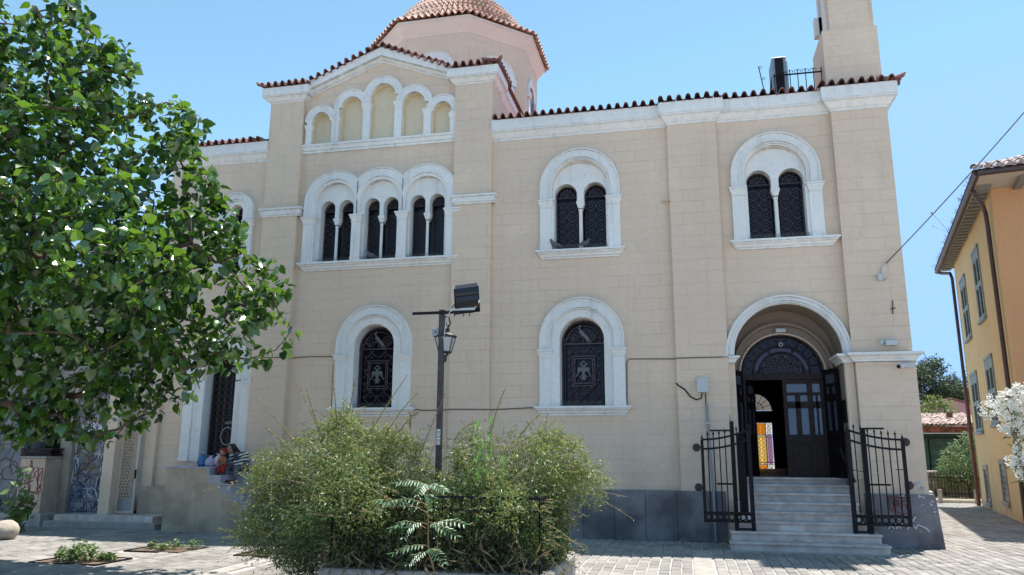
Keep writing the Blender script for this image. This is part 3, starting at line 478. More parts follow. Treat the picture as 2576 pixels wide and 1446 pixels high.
BUSH_CLUMPS = [[-7.33,-6.01,0.61,0.2],[-6.64,-5.85,0.54,0.16],[-9.42,-7.27,1.15,0.11],[-8.07,-7.35,1.07,0.15],[-7.73,-7.83,1.0,0.15],[-6.99,-6.53,0.35,0.17],[-7.0,-5.9,0.55,0.2],[-8.35,-7.06,1.94,0.09],[-6.06,-5.9,0.98,0.15],[-7.04,-6.31,0.24,0.07],[-6.16,-6.07,0.84,0.23],[-9.54,-6.58,0.61,0.14],[-7.24,-6.65,1.2,0.14],[-9.58,-6.92,1.13,0.14],[-8.46,-6.41,0.36,0.18],[-6.37,-6.41,1.19,0.15],[-8.42,-6.83,1.11,0.18],[-8.2,-7.5,1.61,0.15],[-6.67,-7.27,1.28,0.21],[-6.04,-6.4,0.95,0.17],[-8.92,-7.37,0.52,0.16],[-8.21,-6.87,1.87,0.07],[-6.45,-6.07,0.97,0.23],[-6.4,-5.47,0.8,0.14],[-8.09,-6.33,1.15,0.15],[-7.9,-6.55,1.13,0.22],[-7.75,-6.67,0.28,0.09],[-7.48,-5.83,0.58,0.22],[-5.86,-6.8,1.4,0.18],[-8.68,-7.24,1.48,0.14],[-9.03,-7.14,1.8,0.07],[-6.74,-6.24,1.49,0.16],[-9.31,-6.76,0.37,0.22],[-8.03,-6.3,0.31,0.22],[-6.23,-6.41,0.35,0.15],[-9.03,-7.31,0.89,0.18],[-8.64,-7.09,1.98,0.1],[-8.29,-6.9,1.86,0.07],[-6.77,-6.22,0.26,0.08],[-6.91,-5.49,0.61,0.2],[-9.27,-6.81,0.17,0.07],[-5.83,-6.15,0.41,0.07],[-9.34,-6.08,0.61,0.23],[-8.2,-6.14,1.36,0.21],[-9.41,-6.95,1.1,0.16],[-6.82,-5.32,0.96,0.23],[-8.52,-7.07,2.12,0.07],[-6.49,-6.62,1.59,0.22],[-7.11,-6.78,1.67,0.07],[-8.67,-6.51,0.28,0.18],[-7.26,-7.19,0.82,0.18],[-8.28,-6.64,1.25,0.19],[-6.59,-6.3,1.24,0.2],[-7.39,-6.87,0.94,0.18],[-8.33,-7.08,1.72,0.16],[-8.53,-7.04,1.54,0.19],[-6.99,-6.55,0.92,0.18],[-6.16,-6.67,0.56,0.16],[-8.03,-7.11,0.61,0.2],[-7.07,-6.25,1.43,0.15],[-9.28,-6.64,1.04,0.14],[-7.56,-6.56,1.2,0.13],[-6.39,-6.2,1.61,0.18],[-9.28,-6.83,1.56,0.21],[-8.42,-6.98,2.02,0.08],[-8.55,-6.83,1.94,0.21],[-9.58,-6.59,1.23,0.18],[-5.6,-6.24,1.39,0.07],[-6.3,-5.76,1.18,0.21],[-6.93,-6.14,1.37,0.23],[-8.9,-7.4,0.71,0.18],[-8.4,-6.55,0.25,0.11],[-7.53,-7.24,0.65,0.16],[-8.7,-5.87,0.71,0.21],[-9.45,-6.51,0.41,0.22],[-8.3,-7.38,0.68,0.2],[-6.55,-6.86,1.16,0.2],[-7.04,-6.78,1.32,0.16],[-7.45,-6.4,0.54,0.24],[-8.09,-7.48,1.41,0.22],[-8.95,-6.81,1.74,0.16],[-8.3,-6.98,0.5,0.16],[-7.19,-6.2,0.62,0.15],[-9.34,-6.45,1.17,0.18],[-8.11,-6.92,1.92,0.07],[-8.67,-7.22,1.89,0.07],[-7.74,-6.46,1.05,0.16],[-8.92,-6.5,0.89,0.19],[-7.78,-7.07,0.57,0.15],[-6.83,-6.68,0.65,0.24],[-8.61,-6.85,1.71,0.2],[-9.27,-7.37,1.51,0.1],[-6.88,-6.89,1.1,0.16],[-5.62,-6.36,1.31,0.07],[-9.61,-6.9,0.44,0.07],[-8.95,-6.83,0.41,0.21],[-6.43,-5.85,0.54,0.18],[-9.01,-6.37,0.4,0.23],[-7.42,-6.86,0.41,0.23],[-8.76,-6.88,1.83,0.16],[-8.02,-6.39,0.63,0.23],[-8.02,-7.09,1.92,0.07],[-7.6,-6.3,0.97,0.17],[-9.54,-7.1,1.4,0.07],[-7.74,-6.52,0.21,0.07],[-6.92,-6.32,0.34,0.18],[-6.77,-6.13,0.92,0.17],[-5.9,-6.27,1.79,0.09],[-8.32,-6.94,1.92,0.07],[-6.01,-6.61,1.86,0.07],[-7.52,-6.82,0.71,0.15],[-7.79,-6.46,1.32,0.24],[-9.04,-6.46,1.39,0.23],[-9.01,-6.2,1.43,0.24],[-8.4,-6.74,1.72,0.15],[-6.3,-6.43,0.99,0.23],[-8.54,-7.42,0.82,0.22],[-7.22,-6.04,0.83,0.19],[-9.72,-7.04,1.25,0.07],[-9.34,-6.6,0.62,0.15],[-9.1,-7.33,1.08,0.14],[-6.11,-5.86,0.31,0.16],[-6.56,-7.12,0.78,0.17],[-7.54,-6.69,0.36,0.16],[-5.97,-6.9,1.66,0.16],[-9.1,-7.2,0.48,0.18],[-8.75,-6.68,0.23,0.07],[-9.17,-6.81,0.53,0.18],[-7.15,-6.56,1.63,0.07],[-5.87,-6.23,0.34,0.07],[-8.19,-5.84,0.84,0.14],[-5.86,-6.51,1.36,0.21],[-8.33,-7.28,2.01,0.11],[-6.81,-5.88,1.32,0.16],[-8.12,-6.53,1.28,0.22],[-6.07,-6.25,1.78,0.18],[-5.97,-6.58,1.14,0.16],[-6.59,-6.02,0.35,0.15],[-9.4,-6.73,1.38,0.19],[-9.12,-7.41,1.24,0.21],[-6.9,-6.45,0.29,0.09],[-8.91,-5.82,0.66,0.23],[-7.31,-6.54,0.98,0.21],[-9.01,-5.84,1.21,0.23],[-8.73,-6.82,0.47,0.2],[-8.74,-7.1,1.95,0.07],[-6.97,-6.4,1.33,0.23],[-7.75,-6.98,1.17,0.23],[-7.7,-7.12,1.37,0.24],[-7.92,-7.11,1.84,0.09],[-6.17,-6.74,0.92,0.19],[-8.86,-7.41,1.43,0.18],[-9.04,-6.91,0.22,0.07],[-8.29,-6.06,1.03,0.15],[-5.71,-6.64,1.32,0.17],[-6.32,-6.08,1.49,0.23],[-5.92,-6.27,0.31,0.07],[-7.1,-6.07,0.44,0.15],[-6.91,-6.21,0.56,0.18],[-9.85,-7.03,0.54,0.07],[-8.09,-6.14,0.62,0.21],[-6.28,-6.98,1.46,0.15],[-5.69,-6.06,1.27,0.11],[-7.59,-6.93,1.4,0.2],[-7.92,-7.71,1.28,0.22],[-9.8,-7.15,0.75,0.07],[-7.68,-6.57,0.41,0.15],[-8.19,-6.5,0.76,0.2],[-5.64,-6.35,1.16,0.14],[-8.13,-6.69,0.34,0.14],[-6.09,-5.83,0.74,0.15],[-6.02,-6.96,1.1,0.2],[-6.47,-7.35,0.85,0.16],[-6.63,-6.06,1.3,0.19],[-9.18,-6.87,0.95,0.16],[-9.35,-6.94,1.37,0.22],[-9.23,-7.21,1.56,0.15],[-9.12,-6.65,0.72,0.18],[-8.99,-7.56,1.34,0.2],[-7.28,-6.74,1.08,0.14],[-7.82,-6.89,1.74,0.11],[-6.44,-6.04,0.29,0.14],[-5.6,-6.47,1.39,0.09],[-7.32,-6.49,1.17,0.12],[-8.08,-7.01,1.52,0.19],[-5.87,-6.27,1.07,0.16],[-8.54,-6.03,1.19,0.22],[-8.39,-7.35,1.53,0.23],[-9.1,-7.22,1.73,0.07],[-8.57,-5.77,0.87,0.23],[-6.49,-6.49,1.27,0.16],[-8.31,-6.82,0.26,0.07],[-8.86,-7.12,0.69,0.23],[-7.81,-7.63,1.12,0.19],[-9.28,-6.81,0.78,0.14],[-5.92,-6.55,0.57,0.19],[-5.85,-6.89,1.21,0.16],[-8.59,-6.27,0.58,0.18],[-6.2,-6.45,1.64,0.14],[-8.37,-7.07,0.82,0.14],[-6.24,-7.05,0.87,0.23],[-7.92,-6.85,1.83,0.07],[-8.75,-6.62,0.76,0.23],[-7.69,-6.09,0.45,0.15],[-7.6,-6.6,1.06,0.17],[-8.5,-7.14,1.88,0.19],[-9.39,-6.88,0.33,0.07],[-7.82,-7.28,1.53,0.23],[-7.1,-6.72,0.38,0.19],[-6.8,-5.82,0.78,0.2],[-7.01,-6.66,0.52,0.16],[-7.84,-6.21,0.55,0.22],[-7.21,-6.14,0.34,0.17],[-8.94,-6.71,1.59,0.2],[-7.58,-6.06,0.58,0.14],[-8.49,-6.75,0.38,0.14],[-7.78,-6.35,0.82,0.19],[-5.92,-6.35,0.76,0.16],[-7.93,-6.86,1.62,0.16],[-6.4,-7.25,1.23,0.18],[-7.54,-6.6,0.27,0.08],[-7.83,-6.48,0.31,0.19],[-7.96,-7.43,1.58,0.15],[-6.5,-6.54,1.75,0.07],[-6.59,-6.17,0.2,0.07],[-7.74,-6.52,0.91,0.17],[-5.97,-6.5,1.79,0.13],[-9.55,-7.1,0.72,0.15],[-7.94,-6.9,0.38,0.19],[-8.0,-7.12,1.36,0.2],[-7.42,-6.87,1.12,0.15],[-8.96,-6.66,0.77,0.15],[-8.63,-6.56,1.21,0.18],[-9.73,-6.76,0.74,0.21],[-7.12,-6.96,1.05,0.15],[-7.65,-6.34,0.23,0.08],[-8.33,-7.37,1.7,0.16],[-5.88,-6.4,1.74,0.13],[-6.55,-6.91,1.46,0.19],[-8.3,-6.76,1.82,0.11],[-6.98,-6.55,1.63,0.2],[-7.21,-6.77,1.38,0.07],[-7.1,-6.26,0.19,0.07],[-9.46,-7.34,0.89,0.14],[-6.11,-6.66,1.69,0.16],[-6.0,-6.52,1.64,0.18],[-6.31,-6.57,1.63,0.14],[-9.0,-6.21,1.19,0.24],[-6.93,-7.01,0.78,0.18],[-7.6,-6.93,1.76,0.07],[-6.43,-6.49,1.71,0.09],[-8.63,-7.32,0.61,0.16],[-8.49,-7.31,1.06,0.19],[-6.14,-6.09,0.23,0.07],[-6.52,-6.5,0.5,0.21],[-6.56,-6.87,0.59,0.18],[-8.81,-7.71,0.86,0.21],[-7.85,-6.71,0.62,0.2],[-8.24,-7.01,1.87,0.07],[-8.51,-6.72,0.19,0.07],[-6.78,-6.35,1.66,0.13],[-8.46,-6.78,0.21,0.07],[-7.12,-6.47,1.52,0.19],[-6.53,-5.88,1.06,0.17],[-6.01,-5.85,1.34,0.15],[-7.95,-6.95,1.11,0.19],[-7.41,-6.33,0.25,0.09],[-9.13,-6.99,1.15,0.23],[-8.97,-6.62,0.35,0.17],[-6.84,-6.12,0.24,0.08],[-8.69,-6.64,1.75,0.17],[-6.54,-6.49,0.73,0.21],[-6.9,-5.67,1.05,0.23],[-8.34,-6.68,0.27,0.11],[-6.73,-7.28,0.91,0.19],[-7.97,-6.65,0.22,0.07],[-6.63,-7.01,1.32,0.18],[-6.67,-6.57,1.51,0.14],[-9.46,-7.16,1.16,0.14],[-7.4,-6.63,1.16,0.07],[-9.09,-5.93,0.87,0.19],[-9.01,-6.69,0.2,0.07],[-6.41,-6.18,0.73,0.17],[-6.03,-6.52,0.42,0.2],[-8.44,-6.38,0.87,0.17],[-6.06,-6.73,1.5,0.19],[-6.91,-6.16,0.8,0.22],[-7.45,-6.89,1.34,0.07],[-6.21,-6.29,1.6,0.18],[-6.07,-6.27,0.33,0.13],[-8.94,-6.95,0.29,0.12],[-7.09,-6.83,1.49,0.09],[-6.52,-6.72,1.43,0.18],[-6.06,-6.45,1.9,0.07],[-8.56,-6.95,0.49,0.22],[-9.57,-7.22,0.96,0.07],[-9.63,-7.13,0.87,0.11],[-8.32,-6.9,1.26,0.14],[-8.68,-7.48,0.7,0.19],[-9.22,-6.27,0.71,0.19],[-5.6,-6.18,1.44,0.07],[-6.05,-6.25,1.12,0.2],[-7.67,-7.03,1.78,0.07],[-7.38,-6.34,0.83,0.22],[-7.67,-6.78,1.62,0.13],[-8.89,-7.4,1.65,0.17],[-9.0,-6.91,1.57,0.16],[-9.22,-6.31,0.5,0.24],[-7.96,-6.73,0.32,0.15],[-7.56,-6.11,0.78,0.22],[-8.0,-7.29,0.81,0.23],[-9.08,-6.81,0.18,0.07],[-7.98,-7.99,1.01,0.17],[-7.96,-7.91,1.35,0.17],[-8.73,-7.13,0.39,0.17],[-6.64,-5.84,1.27,0.21],[-8.93,-7.04,1.71,0.2],[-6.67,-6.28,0.23,0.07],[-6.6,-5.75,0.78,0.2],[-7.05,-6.68,1.48,0.18],[-8.77,-6.14,1.01,0.15],[-9.14,-5.71,0.78,0.22],[-8.55,-7.51,1.31,0.17],[-8.94,-7.29,1.8,0.07],[-6.84,-6.49,0.53,0.21],[-6.79,-6.49,1.7,0.07],[-6.1,-7.2,1.16,0.19],[-6.29,-5.65,0.56,0.22],[-9.51,-6.32,1.09,0.16],[-6.97,-6.7,0.98,0.15],[-9.59,-6.79,0.48,0.13],[-8.24,-6.44,0.34,0.17],[-6.4,-6.57,1.78,0.07],[-8.19,-6.39,1.58,0.18],[-7.97,-6.56,1.61,0.15],[-8.55,-7.73,0.99,0.2],[-6.99,-6.9,1.65,0.11],[-6.06,-6.89,0.67,0.19],[-9.12,-7.13,1.67,0.1],[-8.73,-7.29,0.85,0.17],[-9.69,-7.25,0.67,0.08],[-8.24,-7.21,1.55,0.19],[-8.21,-6.35,1.41,0.18],[-8.72,-6.94,1.94,0.11],[-6.52,-6.29,0.34,0.17],[-8.47,-6.58,1.39,0.23],[-7.64,-7.23,1.63,0.17],[-9.23,-7.31,0.8,0.2],[-9.16,-7.42,1.55,0.14],[-6.12,-6.13,1.26,0.15],[-7.71,-6.81,0.64,0.17],[-9.25,-7.17,0.63,0.16],[-5.84,-6.52,1.76,0.08],[-7.51,-7.27,1.14,0.21],[-5.72,-6.31,1.03,0.07],[-5.52,-6.1,1.12,0.07],[-5.77,-6.31,1.71,0.07],[-8.22,-6.69,1.63,0.24],[-8.6,-7.21,1.98,0.08],[-8.95,-6.59,1.12,0.17],[-6.22,-6.24,0.39,0.16],[-6.28,-6.69,1.21,0.2],[-5.9,-5.98,0.48,0.09],[-6.84,-6.79,1.77,0.07],[-6.21,-6.37,0.56,0.18],[-6.36,-7.47,1.08,0.2],[-5.92,-6.64,0.78,0.17],[-6.2,-5.78,1.41,0.17],[-8.82,-5.75,1.0,0.16],[-6.82,-6.94,1.44,0.14],[-6.32,-6.78,1.65,0.15],[-6.88,-6.54,1.76,0.07],[-6.14,-6.03,1.14,0.18],[-7.99,-6.9,1.81,0.11],[-6.79,-5.93,0.54,0.16],[-7.78,-6.91,1.82,0.07],[-9.25,-7.43,1.39,0.15],[-7.15,-6.41,0.22,0.07],[-5.97,-6.21,0.47,0.16],[-7.04,-6.37,0.73,0.2],[-9.9,-6.9,0.63,0.09],[-8.25,-7.22,0.87,0.16],[-8.74,-7.31,1.09,0.15],[-6.67,-6.4,1.56,0.18],[-9.57,-7.29,0.84,0.1],[-6.64,-6.37,0.43,0.18],[-9.62,-7.06,0.97,0.07],[-9.51,-6.73,1.04,0.17],[-6.42,-7.11,0.98,0.21],[-5.7,-6.34,1.44,0.2],[-5.96,-6.11,1.46,0.21],[-6.44,-7.05,1.23,0.22],[-8.48,-6.91,0.31,0.12],[-6.05,-6.14,0.31,0.13],[-8.93,-6.78,1.16,0.22],[-6.91,-6.7,1.84,0.07],[-6.99,-6.64,1.87,0.07],[-6.34,-6.31,1.33,0.2],[-7.24,-6.27,0.24,0.08],[-7.8,-6.61,0.21,0.07],[-5.61,-6.5,1.5,0.09],[-9.33,-7.06,1.23,0.16],[-7.55,-7.08,1.2,0.16],[-8.75,-6.34,0.4,0.17],[-7.01,-7.13,0.65,0.2],[-8.67,-6.05,0.62,0.23],[-9.58,-7.1,1.15,0.07],[-8.43,-7.08,2.11,0.07],[-8.08,-6.01,0.85,0.17],[-9.1,-6.96,1.78,0.09],[-6.73,-6.52,1.74,0.07],[-8.43,-7.84,1.39,0.17],[-6.67,-6.36,1.71,0.12],[-6.19,-6.61,1.41,0.19],[-6.81,-5.97,0.89,0.18],[-8.9,-7.24,1.51,0.18],[-5.58,-6.18,1.25,0.07],[-8.69,-7.44,1.72,0.16],[-9.11,-6.68,1.34,0.21],[-6.66,-6.39,0.23,0.07],[-7.14,-6.67,0.69,0.15],[-6.69,-6.57,1.07,0.17],[-5.76,-6.04,1.45,0.23],[-6.19,-6.15,0.27,0.08],[-8.13,-6.56,0.25,0.09],[-7.35,-6.58,1.27,0.07],[-8.63,-6.86,1.47,0.24],[-7.5,-6.81,1.48,0.07],[-5.84,-6.3,0.53,0.09],[-7.29,-7.0,0.64,0.17],[-9.71,-6.99,1.3,0.08],[-7.6,-7.46,1.33,0.18],[-5.64,-6.4,1.63,0.07],[-8.48,-7.18,2.08,0.07],[-7.87,-5.98,0.75,0.15],[-7.77,-6.79,1.09,0.2],[-5.77,-6.58,1.6,0.14],[-6.48,-6.92,0.96,0.19],[-6.71,-5.71,0.89,0.15],[-9.53,-6.85,0.85,0.21],[-9.32,-6.82,1.07,0.15],[-8.21,-7.99,1.15,0.19],[-6.79,-5.73,0.45,0.16],[-9.12,-6.78,0.28,0.15],[-5.65,-6.12,1.38,0.09],[-8.58,-7.6,1.6,0.23],[-7.85,-7.43,1.02,0.17],[-8.48,-6.44,1.57,0.23],[-9.78,-6.96,0.51,0.07],[-7.48,-6.7,1.38,0.07],[-5.88,-6.58,1.84,0.07],[-7.15,-5.59,0.65,0.21],[-9.74,-7.09,0.61,0.12],[-7.74,-7.56,1.29,0.16],[-8.38,-6.47,0.55,0.22],[-8.83,-6.38,1.49,0.15],[-5.85,-6.47,0.83,0.14],[-8.61,-6.3,0.9,0.17],[-8.24,-6.85,0.35,0.16],[-7.59,-6.65,1.38,0.11],[-8.65,-7.39,1.45,0.18],[-7.87,-7.02,1.83,0.07],[-8.76,-6.32,0.76,0.16],[-8.31,-6.55,0.18,0.07],[-5.76,-6.17,1.08,0.14],[-9.73,-6.91,0.59,0.16],[-5.91,-6.17,0.81,0.16],[-6.04,-5.68,1.33,0.21],[-5.87,-6.09,0.48,0.07],[-6.79,-6.39,0.28,0.08],[-6.83,-6.46,1.48,0.17],[-7.16,-6.42,1.22,0.22],[-6.15,-6.09,0.53,0.17],[-6.11,-5.81,1.17,0.17],[-7.24,-6.13,1.0,0.17],[-9.38,-6.07,1.04,0.19],[-7.04,-6.18,0.24,0.08],[-7.84,-6.77,1.72,0.14],[-9.52,-7.03,0.45,0.07],[-8.56,-6.18,1.08,0.16],[-8.41,-7.33,1.27,0.19],[-7.85,-6.63,0.94,0.15],[-8.47,-6.85,0.88,0.24],[-6.29,-6.31,0.3,0.1],[-6.23,-6.51,1.75,0.07],[-7.06,-5.34,0.8,0.16],[-6.74,-6.68,1.71,0.07],[-5.61,-6.55,1.24,0.14],[-7.99,-7.02,1.73,0.19],[-8.3,-6.19,1.15,0.15],[-7.86,-6.63,1.48,0.22],[-8.16,-6.74,1.8,0.14],[-7.48,-6.44,0.32,0.16],[-6.17,-6.43,1.28,0.21],[-5.98,-7.01,1.54,0.17],[-8.17,-6.94,1.27,0.18],[-9.58,-6.97,1.04,0.07],[-7.45,-7.17,0.88,0.21],[-9.0,-6.95,1.84,0.09],[-7.82,-5.83,0.58,0.15],[-9.32,-6.19,1.27,0.23],[-9.16,-7.12,0.99,0.2],[-5.74,-6.49,1.72,0.07],[-7.3,-6.29,0.55,0.16],[-7.49,-6.08,0.35,0.15],[-6.71,-6.19,1.16,0.18],[-8.7,-6.75,0.21,0.07],[-6.14,-6.58,1.84,0.07],[-9.17,-6.64,0.26,0.15],[-6.32,-5.8,0.38,0.18],[-7.59,-6.76,1.02,0.18],[-6.34,-5.88,1.04,0.16],[-9.46,-7.18,1.47,0.07],[-6.59,-6.29,0.62,0.15],[-7.12,-5.88,1.2,0.21],[-6.68,-6.72,0.48,0.21],[-8.93,-6.81,0.88,0.22],[-7.05,-6.81,1.74,0.07],[-6.52,-6.16,0.21,0.07],[-8.0,-6.81,1.87,0.07],[-9.45,-7.33,0.67,0.22],[-9.15,-6.98,0.24,0.07],[-9.39,-6.92,0.45,0.12],[-7.32,-6.18,0.74,0.16],[-9.49,-5.89,0.72,0.2],[-8.66,-5.71,1.12,0.21],[-8.19,-7.83,1.46,0.17],[-8.7,-6.85,0.73,0.18],[-7.6,-6.6,0.22,0.07],[-9.6,-7.19,1.19,0.07],[-9.29,-7.27,1.62,0.07],[-7.3,-5.81,0.71,0.23],[-8.16,-7.08,0.8,0.18],[-7.23,-6.94,0.89,0.18],[-9.3,-7.1,0.83,0.17],[-6.94,-6.88,0.6,0.16],[-7.33,-6.36,0.38,0.16],[-6.55,-7.37,1.06,0.19],[-8.51,-7.09,0.67,0.16],[-8.24,-6.96,0.87,0.14],[-8.9,-5.87,0.84,0.14],[-7.23,-6.78,0.84,0.16],[-6.32,-5.53,1.13,0.17],[-8.39,-6.25,0.43,0.15],[-9.51,-7.26,1.17,0.07],[-6.61,-6.19,0.76,0.19],[-8.83,-6.8,0.19,0.07],[-7.61,-6.77,1.71,0.07],[-6.6,-6.58,1.73,0.1],[-6.43,-6.31,0.86,0.16],[-5.95,-6.4,1.83,0.07],[-9.3,-7.15,0.5,0.12],[-7.14,-6.24,1.21,0.14],[-9.52,-7.21,1.43,0.07],[-7.97,-6.51,0.19,0.07],[-5.82,-6.28,0.81,0.08],[-5.94,-6.96,1.37,0.18],[-8.29,-6.6,0.25,0.09],[-9.44,-6.28,0.77,0.2],[-8.51,-7.9,0.98,0.16],[-6.11,-6.4,1.75,0.15],[-6.73,-6.11,0.34,0.21],[-9.16,-6.53,0.6,0.16],[-6.31,-6.5,1.74,0.07],[-7.75,-7.23,0.99,0.18],[-8.77,-7.27,1.81,0.1],[-6.82,-6.72,1.19,0.14],[-7.14,-6.34,0.41,0.22],[-6.57,-6.53,1.8,0.07],[-6.81,-7.14,1.32,0.2],[-9.29,-6.87,0.26,0.07],[-9.47,-6.52,1.34,0.14],[-6.26,-7.65,1.07,0.24],[-6.14,-6.61,1.0,0.14],[-6.84,-6.71,1.77,0.07],[-6.24,-5.96,0.63,0.21],[-5.84,-6.1,0.59,0.08],[-9.72,-7.11,1.26,0.07],[-8.12,-6.68,0.23,0.07],[-6.35,-6.36,0.26,0.07],[-5.88,-6.61,1.02,0.16],[-6.29,-7.41,1.29,0.15],[-6.1,-6.2,0.23,0.07],[-8.82,-7.07,1.04,0.22],[-6.71,-7.03,1.15,0.17],[-6.49,-6.2,0.53,0.18],[-7.91,-6.42,1.57,0.19],[-6.43,-6.19,0.25,0.07],[-8.85,-6.72,0.29,0.15],[-7.97,-6.68,1.74,0.12],[-9.15,-7.05,1.37,0.22],[-7.56,-6.59,0.7,0.21],[-7.96,-6.88,1.45,0.19],[-7.68,-6.96,1.8,0.07],[-7.7,-7.16,1.13,0.15],[-6.16,-6.58,0.73,0.22],[-7.83,-6.22,1.07,0.2],[-9.18,-6.74,1.16,0.16],[-9.21,-6.59,1.54,0.24],[-7.88,-7.09,1.58,0.19],[-8.95,-7.04,0.4,0.16],[-8.14,-7.63,1.55,0.14],[-9.61,-7.09,1.36,0.07],[-7.53,-6.32,0.21,0.07],[-9.65,-7.24,0.88,0.07],[-8.77,-6.97,0.28,0.09],[-7.56,-6.66,1.53,0.07],[-8.66,-7.09,1.36,0.2],[-7.85,-6.8,1.82,0.07],[-9.55,-7.01,1.33,0.15],[-8.36,-6.86,1.85,0.09],[-6.98,-6.39,0.48,0.15],[-8.48,-6.64,0.74,0.18],[-8.66,-7.03,2.09,0.07],[-8.43,-5.81,0.7,0.17],[-7.63,-6.95,1.59,0.19],[-7.95,-7.05,0.84,0.22],[-9.32,-6.96,0.34,0.07],[-8.36,-7.41,1.13,0.14],[-6.21,-6.3,0.25,0.07]]
SHOOTS = [[[-8.692,-7.149,1.652],[-8.842,-7.287,2.124],[-9.064,-7.441,2.596]],[[-8.751,-7.091,1.805],[-8.862,-7.183,2.11],[-8.944,-7.272,2.425]],[[-8.546,-7.187,1.974],[-8.553,-7.252,2.258],[-8.561,-7.31,2.513]],[[-8.513,-6.955,1.905],[-8.449,-7.022,2.272],[-8.369,-7.074,2.591]],[[-8.114,-7.172,1.87],[-7.894,-7.199,2.217],[-7.626,-7.222,2.593]],[[-7.967,-7.028,1.845],[-7.785,-7.05,2.129],[-7.548,-7.053,2.38]],[[-7.721,-7.194,1.897],[-7.604,-7.201,2.046],[-7.48,-7.194,2.139]],[[-7.544,-7.065,1.491],[-7.391,-7.108,1.843],[-7.147,-7.168,2.363]],[[-6.706,-6.725,1.757],[-6.615,-6.784,2.116],[-6.478,-6.825,2.439]],[[-8.962,-7.326,1.707],[-9.174,-7.436,1.986],[-9.459,-7.573,2.318]],[[-9.057,-7.335,1.65],[-9.2,-7.405,1.818],[-9.381,-7.476,1.957]],[[-6.363,-6.661,1.815],[-6.224,-6.668,1.986],[-6.047,-6.666,2.157]],[[-7.119,-6.83,1.811],[-6.96,-6.832,1.982],[-6.693,-6.789,2.059]],[[-7.661,-6.981,1.941],[-7.647,-6.999,2.036],[-7.651,-7.029,2.168]],[[-6.474,-6.862,1.663],[-6.095,-6.826,1.887],[-5.872,-6.781,1.907]],[[-5.872,-6.781,1.907],[-5.638,-6.696,1.76],[-5.48,-6.615,1.557]],[[-5.727,-6.759,1.483],[-5.401,-6.67,1.411],[-5.186,-6.596,1.293]],[[-5.64,-6.716,1.374],[-5.37,-6.631,1.265],[-5.4,-6.581,1.008]],[[-8.883,-7.377,1.54],[-9.157,-7.454,1.612],[-9.452,-7.522,1.62]],[[-9.072,-7.394,1.428],[-9.348,-7.464,1.463],[-9.491,-7.474,1.361]],[[-5.832,-6.694,1.555],[-5.558,-6.616,1.482],[-5.298,-6.562,1.502]]]

# ================================================================== SETTING: ground
def ground_stuff():
    b = MB()
    b.add([(-300,-200,0),(300,-200,0),(300,400,0),(-300,400,0)], [(0,1,2,3)])
    g = b.build('ground', M_MORTAR, local=True); tag(g, kind='structure', label='sandy ground under the paved square', cat='ground')
    g.location.z = -0.016
    return g
GROUND = ground_stuff()

